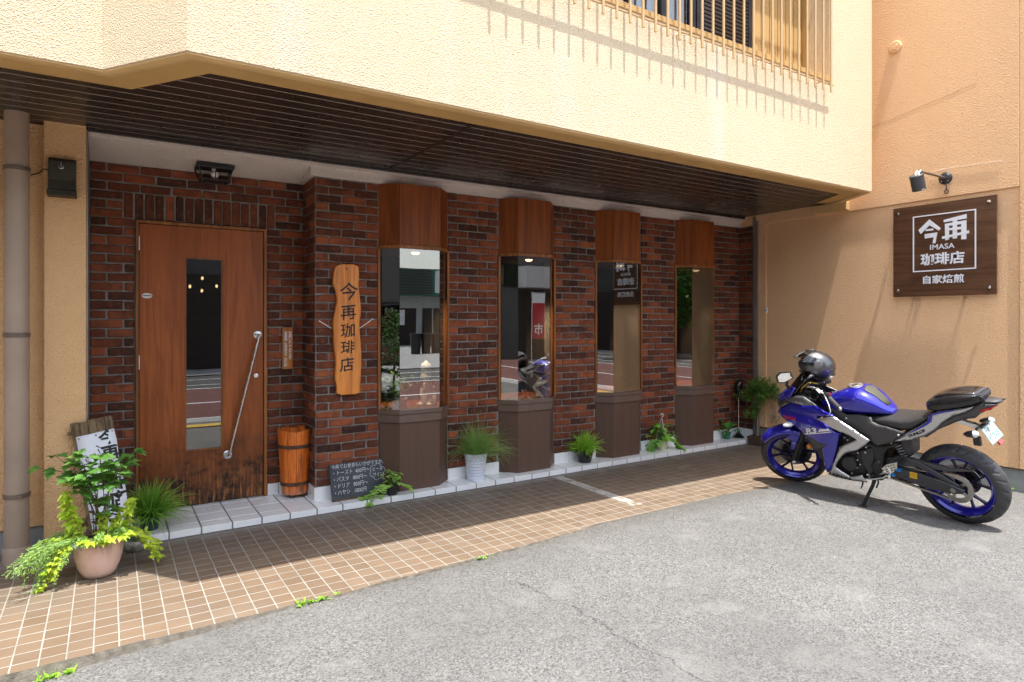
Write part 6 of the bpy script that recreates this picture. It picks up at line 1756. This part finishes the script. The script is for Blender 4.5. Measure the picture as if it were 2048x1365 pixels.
# seat and tail
loft('seat', [(.585, .755, .775, .075), (.56, .735, .785, .110), (.50, .725, .790, .128), (.44, .715, .800, .135), (.38, .706, .805, .138), (.30, .705, .806, .140), (.24, .725, .815, .135), (.19, .765, .832, .125), (.14, .80, .852, .112), (.118, .83, .858, .10)], BM['seat'], seg=40, ex=3.2)
loft('tail_core', [(.30, .66, .72, .10), (.15, .70, .82, .095), (.05, .765, .885, .085), (-.06, .83, .918, .07), (-.17, .885, .948, .055), (-.26, .94, .97, .035), (-.30, .965, .975, .012)], BM['black'], seg=28)
panel('tail_fairing', BK['tail'], Wt, BM['silver'], off=.004)
panel('tail_stripe', BK['tailblue'], Wt, BM['blue'], off=.0065, thick=.002, depth=.0, res=.03)
panel('tail_underside', BK['taildark'], Wt, BM['plastic'], off=.0)
panel('tail_lamp', BK['taillight'], Wt, BM['red'], off=.006, thick=.012)
mb = MB(); vs = []
for x, z, w_ in ((-.10, .925, .07), (-.17, .958, .072), (-.23, .985, .062), (-.285, .982, .045), (-.315, .976, .012)):
    for q in range(7): t_ = -1 + q / 3; vs.append((x, w_ * t_, z + .008 * (1 - t_ * t_)))
mb.add(vs, [(7 * i + q, 7 * i + q + 1, 7 * i + q + 8, 7 * i + q + 7) for i in range(4) for q in range(6)])
build(mb, 'tail_top', BM['plastic'], bike, smooth=60, solid=.006)
mb = MB(); mb.prism([(.01, .795), (-.06, .815), (-.10, .80), (-.19, .785), (-.20, .745), (-.15, .755), (-.08, .775)], -.02, .02, 'xz'); pb = build(mb, 'plate_bracket', M['alu'], bike, bevel=.004)
# number plate, seen tilted with the leaning bike
pcx = Vector((-.232, .0, .738)); pup = Vector((.52, 0, .854)).normalized(); prt = Vector((0, -1, 0)); pn = Vector((-.854, 0, .52)).normalized()
Pp = lambda u, v, w: tuple(pcx + prt * u + pup * v + pn * w)
mb = MB(); mtp = Matrix(((prt.x, pup.x, pn.x, pcx.x), (prt.y, pup.y, pn.y, pcx.y), (prt.z, pup.z, pn.z, pcx.z), (0, 0, 0, 1)))
mb.box(-.095, .095, -.060, .060, -.003, 0, mtp); npz = build(mb, 'number_plate', M['white'], bike, bevel=.002)
grn = plain('plate_green', (.04, .24, .16), .5)
mb = MB()
for a in ((-.094, .094, .055, .059), (-.094, .094, -.059, -.055), (-.094, -.090, -.055, .055), (.090, .094, -.055, .055)): mb.box(*a, .0003, .001, mtp)
for y in (-.045, .045):
    mb.box(y - .006, y + .006, .047, .053, .0003, .003, mtp)
text_mesh(mb, '一宮', .034, lambda u, v, w: Pp(-.028 + u, .030 + v, .0004 + w), extrude=.0004, bold=.0004); text_mesh(mb, 'い', .034, lambda u, v, w: Pp(-.070 + u, -.018 + v, .0004 + w), extrude=.0004, bold=.0004)
text_mesh(mb, '12-05', .058, lambda u, v, w: Pp(.018 + u, -.020 + v, .0004 + w), extrude=.0004, bold=.0012, sx=.92)
build(mb, 'plate_lettering', grn, npz)
mb = MB(); mb.box(-.035, .035, .066, .082, -.03, .022, mtp); build(mb, 'plate_lamp', BM['black'], bike, bevel=.005)
mb = MB(); q = [(-.13, .0, .80), (-.15, .05, .815), (-.18, .05, .80), (-.185, .03, .77), (-.175, .0, .765)]; mb.tube(q, .005, 8); build(mb, 'lamp_wire', BM['black'], bike, smooth=60)
mb = MB(); mb.box(-.028, .028, -.088, -.063, -.004, .010, mtp); build(mb, 'rear_reflector', BM['red'], bike, bevel=.003)
for s_ in (1, -1):
    mb = MB(); mb.tube([(-.15, .03 * s_, .765), (-.168, .10 * s_, .766)], .009, 8); mb.tube([(-.110, .135 * s_, .758), (-.130, .135 * s_, .760), (-.165, .137 * s_, .767), (-.176, .137 * s_, .769)], [.008, .020, .026, .027], 16); ri = build(mb, 'rear_indicator', BM['black'], bike, smooth=50)
    mb = MB(); mb.tube([(-.176, .137 * s_, .769), (-.190, .137 * s_, .772), (-.203, .137 * s_, .774)], [.027, .023, .008], 16); build(mb, 'indicator_lens', BM['clear'], ri, smooth=60)
mb = MB(); mb.box(-.198, -.152, .085, .115, .672, .738); tbx = build(mb, 'toll_card_reader', BM['black'], bike, bevel=.006)
# graphics
mb = MB()
def on_fair(x0, z0, dx, dz):
    """write along (dx, dz) on the left flank"""
    d = Vector((dx, dz)).normalized(); n_ = Vector((-d.y, d.x))
    if n_.y < 0: n_ = -n_
    def f(u, v, w):
        x = x0 + d.x * u + n_.x * v; z = z0 + d.y * u + n_.y * v
        return (x, Wf(x, z) + ridge(x, z) + ridge2(x, z) + .0022 + w, z)
    return f
f_ = on_fair(1.005, .632, -.148, .040)
text_mesh(mb, 'R3', .066, f_, extrude=.0005, bold=.0026, sx=1.6, shear=.2)
def strip_on(mb, P, off):
    vs = [(x, Wf(x, z) + ridge(x, z) + off, z) for x, z in P]; c_ = (sum(p[0] for p in P) / len(P), 0, sum(p[1] for p in P) / len(P)); c_ = (c_[0], Wf(c_[0], c_[2]) + ridge(c_[0], c_[2]) + off, c_[2])
    n_ = len(P); mb.add(vs + [c_], [((i + 1) % n_, i, n_) for i in range(n_)])
def quad_strip(mb, A, B, off, n_=10):
    vs = []
    for i in range(n_ + 1):
        for (p, q) in ((A[0], A[1]), (B[0], B[1])):
            x = p[0] + (q[0] - p[0]) * i / n_; z = p[1] + (q[1] - p[1]) * i / n_; vs.append((x, Wf(x, z) + ridge(x, z) + off, z))
    mb.add(vs, [(2 * i, 2 * i + 1, 2 * i + 3, 2 * i + 2) for i in range(n_)])
quad_strip(mb, ((.936, .640), (.815, .672)), ((.907, .672), (.836, .685)), .003)
quad_strip(mb, ((1.078, .584), (.812, .658)), ((1.080, .592), (.805, .668)), .003)
build(mb, 'model_lettering', M['white'], bike, solid=.0006)
mb = MB(); text_mesh(mb, 'Aopus', .050, on_fair(1.047, .668, -.087, .033), extrude=.0004, sx=.80, shear=.2); build(mb, 'light_blue_lettering', plain('pale_blue_print', (.28, .36, .85), .4), bike)
mb = MB(); ff = on_fair(1.212, .711, -.129, .010)
pts = [(-.070, .006), (-.062, .012), (-.058, -.006), (-.050, -.010), (-.044, .010), (-.040, -.008), (-.030, -.010), (-.024, .008), (-.020, -.010), (-.010, -.008), (0, .012), (.006, -.008), (.016, .010), (.022, -.010), (.034, -.010), (.040, .010), (.044, -.010), (.054, -.008), (.062, .008), (.066, -.010)]
stroke(mb, pts, .007, lambda u, v, w: ff(u, v * 1.3, w + .001), .001); build(mb, 'red_script', plain('red_print', (.62, .02, .015), .4), bike)
mb = MB()
d = Vector((-.166, -.013)).normalized()
text_mesh(mb, 'YAMAHA', .043, lambda u, v, w: ((.808 + d.x * u + .25 * v), Wf(.808 + d.x * u + .25 * v, .261 + d.y * u + v) + .0056 + w, .261 + d.y * u + v), extrude=.0004, bold=.0012, sx=1.12); build(mb, 'belly_lettering', M['ink'], bike)
mb = MB(); d2 = Vector((-.104, .055)).normalized(); n2 = Vector((.055, .104)).normalized()
text_mesh(mb, 'DUNLOP', .030, lambda u, v, w: (.199 + d2.x * u + n2.x * v, Wt(.199 + d2.x * u + n2.x * v, 0) + .0050 + w, .713 + d2.y * u + n2.y * v), extrude=.0004, bold=.0016, sx=1.06); build(mb, 'tyre_maker_lettering', M['ink'], bike)

# ---- helmet resting on the cockpit, bag strapped on the pillion seat
Mb = Matrix.Translation((5.3833, 2.1206, 0)) @ Matrix.Rotation(1.57750, 4, 'Z') @ Matrix.Rotation(-.26095, 4, 'X')
hp = Mb @ Vector((1.035, -.075, 1.125))
hel = thing('helmet', 'dark silver full face helmet with raised clear visor resting on the motorbike handlebars', 'helmet', hp, rot=(-.14, -.32, 2.35))
def hshape(u, v):
    """u: azimuth (0 = forward), v: polar from the top -> point"""
    x = cos(u) * sin(v); y = sin(u) * sin(v); z = cos(v)
    rx = .166 if x > 0 else .160
    if z < 0: rx *= 1 + .10 * (-z) * max(0, x)
    return Vector((x * rx * .92, y * .120, z * (.124 if z > 0 else .112)))
mbs, mbd = MB(), MB()
NU, NVv = 72, 40
for (sel, mb_, off) in ((lambda o: not o, mbs, 0.0), (lambda o: o, mbd, -.010)):
    vs = []; fs = []
    for j in range(NVv + 1):
        for i in range(NU):
            v = .02 + (pi * .80) * j / NVv; u = 2 * pi * i / NU; p = hshape(u, v); vs.append(p + p.normalized() * off)
    for j in range(NVv):
        for i in range(NU):
            u = 2 * pi * (i + .5) / NU; u = u - 2 * pi if u > pi else u; v = .02 + pi * .80 * (j + .5) / NVv
            op = abs(u) < 1.22 and 1.02 < v < 1.78 - .10 * abs(u)
            if sel(op): fs.append((j * NU + i, j * NU + (i + 1) % NU, (j + 1) * NU + (i + 1) % NU, (j + 1) * NU + i))
    mb_.add(vs, fs)
build(mbs, 'shell', metalflake('dark_silver_shell', (.115, .115, .12), .8, .32, coat=.5), hel, smooth=60)
build(mbd, 'eye_opening_shade', plain('dark_eye_opening', (.008, .008, .009), .1, coat=.5), hel, smooth=180)  # dark patch: the shade inside the eye opening, put into the colour
mb = MB(); vs = []
for j in range(11):
    for i in range(25):
        u = -1.25 + 2.5 * i / 24; v = .62 + .95 * j / 10; p = hshape(u, v + .0); vs.append(p * 1.07 + Vector((.040 * (j / 10) + .004, 0, .006)))
mb.add(vs, [(25 * j + i, 25 * j + i + 25, 25 * j + i + 26, 25 * j + i + 1) for j in range(10) for i in range(24)])
vz_ = build(mb, 'clear_visor', BM['visor'], hel, smooth=180)
rim_ = [vs[i] for i in range(25)] + [vs[25 * j + 24] for j in range(1, 11)] + [vs[250 + i] for i in range(23, -1, -1)] + [vs[25 * j] for j in range(9, 0, -1)]
mb = MB(); mb.tube(rim_, .0016, 6, closed=True); build(mb, 'visor_rim', BM['black'], vz_)
for s_ in (1, -1):
    mb = MB(); mb.lathe([(.0001, .008 * s_), (.026, .007 * s_), (.034, .003 * s_), (.036, -.006 * s_)], (.022, .114 * s_, .022), 26, 'y'); build(mb, 'visor_pivot', metalflake('textured_grey', (.20, .20, .20), .7, .4, sp=.5), hel, smooth=40)
mb = MB(); 
for s_ in (1, -1): mb.box(-.125, -.105, .085 * s_ - .004, .085 * s_ + .004, -.058, -.040)
build(mb, 'white_mark', M['white'], hel, bevel=.003)
mb = MB(); mb.lathe([(.11, -.088), (.118, -.092), (.112, -.098), (.10, -.094), (.11, -.088)], (0, 0, 0), 40); mb.v = [(p[0] * 1.05, p[1] * .84, p[2]) for p in mb.v]; build(mb, 'neck_trim', BM['black'], hel, smooth=60)

bp = Mb @ Vector((-.04, 0, .90))
bag = thing('seat_bag', 'black glossy wedge shaped bag strapped on the rear seat of the motorbike', 'bag', (5.3833, 2.1206, 0), rot=(-.26095, 0, 1.57750))
loft('bag_body', [(.150, .895, .925, .05), (.130, .880, .955, .085), (.07, .884, .990, .112), (-.01, .908, 1.022, .120), (-.09, .935, 1.038, .120), (-.16, .962, 1.044, .116), (-.205, .982, 1.040, .104), (-.222, .992, 1.030, .08)], plain('black_coated_fabric', (.020, .019, .020), .30, var=.2, vs=12, bump=.2, bs=260), bag, seg=40, ex=4.5)
mb = MB(); vs = []
for x, zt, w_ in ((.085, 1.000, .07), (.05, 1.016, .088), (-.02, 1.038, .096), (-.09, 1.050, .096), (-.16, 1.054, .092), (-.20, 1.048, .08)):
    for q in range(9): t_ = -1 + q / 4; vs.append((x, w_ * t_, zt - .010 * abs(t_) ** 3))
mb.add(vs, [(9 * i + q, 9 * i + q + 1, 9 * i + q + 10, 9 * i + q + 9) for i in range(5) for q in range(8)])
build(mb, 'bag_lid', plain('gloss_lid', (.022, .018, .016), .14, coat=.8, var=.2), bag, smooth=60, solid=.010)
for dz, r_ in ((.030, .0045), (.052, .0045)):
    mb = MB(); mb.tube([(.115, .098, .905 + dz), (.05, .118, .92 + dz), (-.05, .1235, .945 + dz), (-.14, .121, .97 + dz), (-.20, .110, .985 + dz), (-.222, .08, .992 + dz)], r_, 8); build(mb, 'piping', BM['satin'], bag, smooth=60)
mb = MB(); mb.tube([(-.215, .09, 1.03), (-.235, .085, 1.015), (-.238, .08, .985), (-.225, .075, .96)], .006, 8); build(mb, 'strap', BM['black'], bag, smooth=60)
# ------------------------------------------------------------------ the street behind the viewer (it is what the windows reflect)
def sheet(name, x0, x1, y0, y1, z, mat):
    mb = MB(); n = 12
    mb.add([(x0, y0, z), (x1, y0, z), (x1, y1, z), (x0, y1, z)], [(0, 1, 2, 3)]); return struct(name, mb, mat)
mb = MB(); mb.add([(-260, -260, -.16), (260, -260, -.16), (260, 260, -.16), (-260, 260, -.16)], [(0, 1, 2, 3)]); struct('ground', mb, M['concrete'])
sheet('pavement', -60, 60, .12, .61, -.030, M['concrete'])
sheet('side_yard', -60, -4.99, 1.3, 9, -.020, M['concrete'])
sheet('side_lane', 6.98, 60, 1.3, 9, -.03, M['asphalt'])
sheet('road', -80, 80, -8.4, .13, -.06, M['road'])
sheet('red_lane', -80, 80, -4.7, -.05, -.056, M['redroad'])
for y, w, s in ((-.02, .06, ''), (-2.1, .06, ''), (-4.78, .06, ''), (-5.7, .05, ''), (-7.2, .06, '')): sheet('road_line', -80, 80, y - w, y + w, -.052, M['white'])
sheet('tactile_strip', -3, 1.7, .92, 1.16, -.001, plain('yellow_tactile', (.55, .38, .06), .7))
sheet('far_pavement', -80, 80, -30, -8.4, -.03, M['concrete'])
def block(label, x0, x1, y0, y1, h, mat, wins, cat='building', band=None, sign=None, opening=None):
    b = thing('facing_building', label, cat, ((x0 + x1) / 2, y1, 0))
    mb = MB(); mb.box(x0, x1, y0, y1, -.05, h); build(mb, 'wall', mat, b)
    for (wx0, wx1, z0, z1) in wins:
        mb = MB(); mb.box(wx0, wx1, y1 + .001, y1 + .05, z0, z1); w = build(mb, 'window', M['blackmetal'], b)
        mb = MB(); mb.box(wx0 + .05, wx1 - .05, y1 + .051, y1 + .056, z0 + .05, z1 - .05); build(mb, 'pane', M['glass'], w)
    if opening:
        mb = MB(); mb.box(opening[0], opening[1], y1 + .001, y1 + .02, -.02, opening[2]); build(mb, 'opening_shade_sheet', M['room'], b)  # flat dark sheet stands in for the shade inside an open front
    if band:
        mb = MB(); mb.box(band[0], band[1], y1 + .002, y1 + .9, band[2], band[3]); build(mb, 'awning', band[4], b)
    return b
G['shade'] = leaf_mat('shade_leaf', (.04, .10, .02), (.08, .17, .035))
pale = plain('pale_wall', (.46, .455, .44), .85, var=.1, vs=.7); dim = plain('grey_wall', (.075, .073, .07), .85, var=.15, vs=.7); mid = plain('mid_wall', (.10, .10, .097), .85, var=.1, vs=.7)
green = plain('green_fascia', (.04, .16, .12), .5)
shp = block('pale shop with green striped fascia far across the road', 11.5, 19.5, -32, -25, 3.3, pale, [(13.0, 14.0, .1, 2.2), (16.0, 19, .4, 2.2)], band=(13.5, 19.0, 2.9, 4.5, green), opening=(14.2, 15.6, 2.2))
block('low dark garage with dark sheet for its open front across the road', 12.8, 34, -13.6, -10.2, 5.2, dim, [], band=(13, 20, 2.7, 3.5, pale), opening=(13.1, 33.5, 2.6))
block('dark two storey office across the road on the left', -34, 3.6, -18, -10.5, 7.4, dim, [(-14, -12.4, 3.4, 4.8), (-1.2, .6, 3.4, 4.8)], opening=(-24.5, 3.4, 2.9))
hb = block('plain grey house at the far left of the forecourt', -24, -13.5, -6, 7, 7.0, mid, [])
for y0, z0, z1 in ((-4.5, 2.8, 4.2), (-.8, .0, 2.1), (.9, 2.8, 4.2), (3.4, 1.0, 2.2)):
    mb = MB(); mb.box(-13.499, -13.44, y0, y0 + 1.5, z0, z1); w_ = build(mb, 'window', M['blackmetal'], hb)
    mb = MB(); mb.box(-13.439, -13.43, y0 + .06, y0 + 1.44, z0 + .06, z1 - .06); build(mb, 'pane', M['glass'], w_)
for i, (x, y, h, w) in enumerate(((-5.2, 2.6, 1.7, .75), (-7.2, 1.0, 2.2, .9), (-6.4, 4.1, 1.4, .7))):
    t = thing('garden_shrub', ('leafy garden shrub at the left edge of the forecourt', 'tallest leafy garden shrub left of the forecourt beside the pavement', 'low leafy garden shrub left of the forecourt near the shop')[i], 'shrub', (x, y, -.02))
    mb = MB(); mb.tube([(x, y, -.03), (x + .03, y, h * .5), (x, y, h * .8)], [.03, .02, .01], 6); build(mb, 'stem', G['stem'], t)
    mb = MB()
    for k in range(900):
        d = rdir(-60, 90); rr = R.random() ** .45; leaf(mb, (x + d.x * w * rr, y + d.y * w * rr, h * .55 + d.z * h * .45 * rr), rdir(-30, 50), (0, 0, 1), R.uniform(.07, .13), 'ovate', .6)
    build(mb, 'foliage', G['shade'], t)
for i in range(9):
    mb = MB(); mb.box(13.4, 16.2, -24.09, -24.02, 3.0 + i * .165, 3.09 + i * .165); build(mb, 'fascia_slat', plain('dark_slat', (.06, .05, .045), .6) if i == 0 else bpy.data.materials['dark_slat'], shp)
mb = MB(); mb.box(16.4, 18.8, -24.09, -24.03, 3.1, 4.4); build(mb, 'sign_panel', M['white'], shp)
mb = MB(); mb.box(17.2, 18.0, -24.029, -24.02, 3.5, 4.0); build(mb, 'sign_mark', green, shp)
for x in (16.6, 17.2, 17.8, 18.4): 
    mb = MB(); mb.box(x, x + .06, -24.94, -24.9, .4, 2.2); build(mb, 'mullion', M['alu'], shp)
for x in (13.7, 14.25):
    mb = MB(); mb.box(x, x + .45, -24.99, -24.6, 1.2, 2.1); build(mb, 'condenser_unit', M['white'], shp, bevel=.02)
# conifer and street tree
for lab, x, y, h, w in (('dark pointed conifer behind the pale shop', 15.0, -36, 9.5, 2.0), ('broad dark tree over the garage', 20.5, -9.4, 6.5, 2.6), ('dark street tree beside the dark office', -9.2, -8.8, 5.6, 2.2)):
    t = thing('street_tree', lab, 'tree', (x, y, 0))
    mb = MB(); mb.tube([(x, y, -.05), (x + .05, y, h * .4), (x, y, h * .9)], [.14, .10, .03], 8); build(mb, 'trunk', G['stem'], t)
    mb = MB()
    for k in range(2600):
        q = R.random(); zz = h * (.22 + .78 * q); rr = w * ((1 - q) if 'conifer' in lab else sqrt(max(0, 1 - (2 * q - .9) ** 2))) * sqrt(R.random()); a = R.uniform(0, 2 * pi)
        leaf(mb, (x + rr * cos(a), y + rr * sin(a), zz), rdir(-30, 40), (0, 0, 1), R.uniform(.18, .34), 'ovate', .7)
    build(mb, 'crown', G['dark'], t)
# red nobori banners
redc = plain('red_banner_cloth', (.42, .02, .03), .7, var=.08)
for i, (x, y) in enumerate(((13.25, -8.9), (14.15, -8.7))):
    t = thing('banner', ('red vertical street banner on a pole across the road, nearer the pale shop', 'red vertical street banner on a pole in front of the garage')[i], 'banner', (x, y, 0))
    mb = MB(); mb.tube([(x - .3, y, -.03), (x - .3, y, 2.5)], .015, 6); mb.tube([(x - .3, y, 2.48), (x + .32, y, 2.48)], .01, 6); build(mb, 'pole', M['alu'], t)
    mb = MB(); mb.box(x - .28, x + .30, y - .004, y + .004, .8, 2.1); build(mb, 'cloth', redc, t)
    mb = MB(); mb.box(x - .28, x + .30, y - .004, y + .004, 2.101, 2.46); build(mb, 'white_panel', M['white'], t)
    mb = MB()
    text_mesh(mb, '市', .42, lambda u, v, w: (x - u, y + .005 + w, 1.12 + v), extrude=.001, bold=.008)
    build(mb, 'lettering', M['white'], t)
for i, x in enumerate((11.55, 12.05, 12.55)):
    t = thing('black_planter', 'tall black planter in a row before the pale shop', 'planter', (x, -16.0, -.03), group='black planters across the road')
    mb = MB(); mb.lathe([(.0001, .0), (.2, .0), (.24, .85), (.26, .86), (.26, .92), (.22, .92), (.0001, .86)], (x, -16.0, -.03), 20); build(mb, 'pot', M['black'], t, smooth=40)
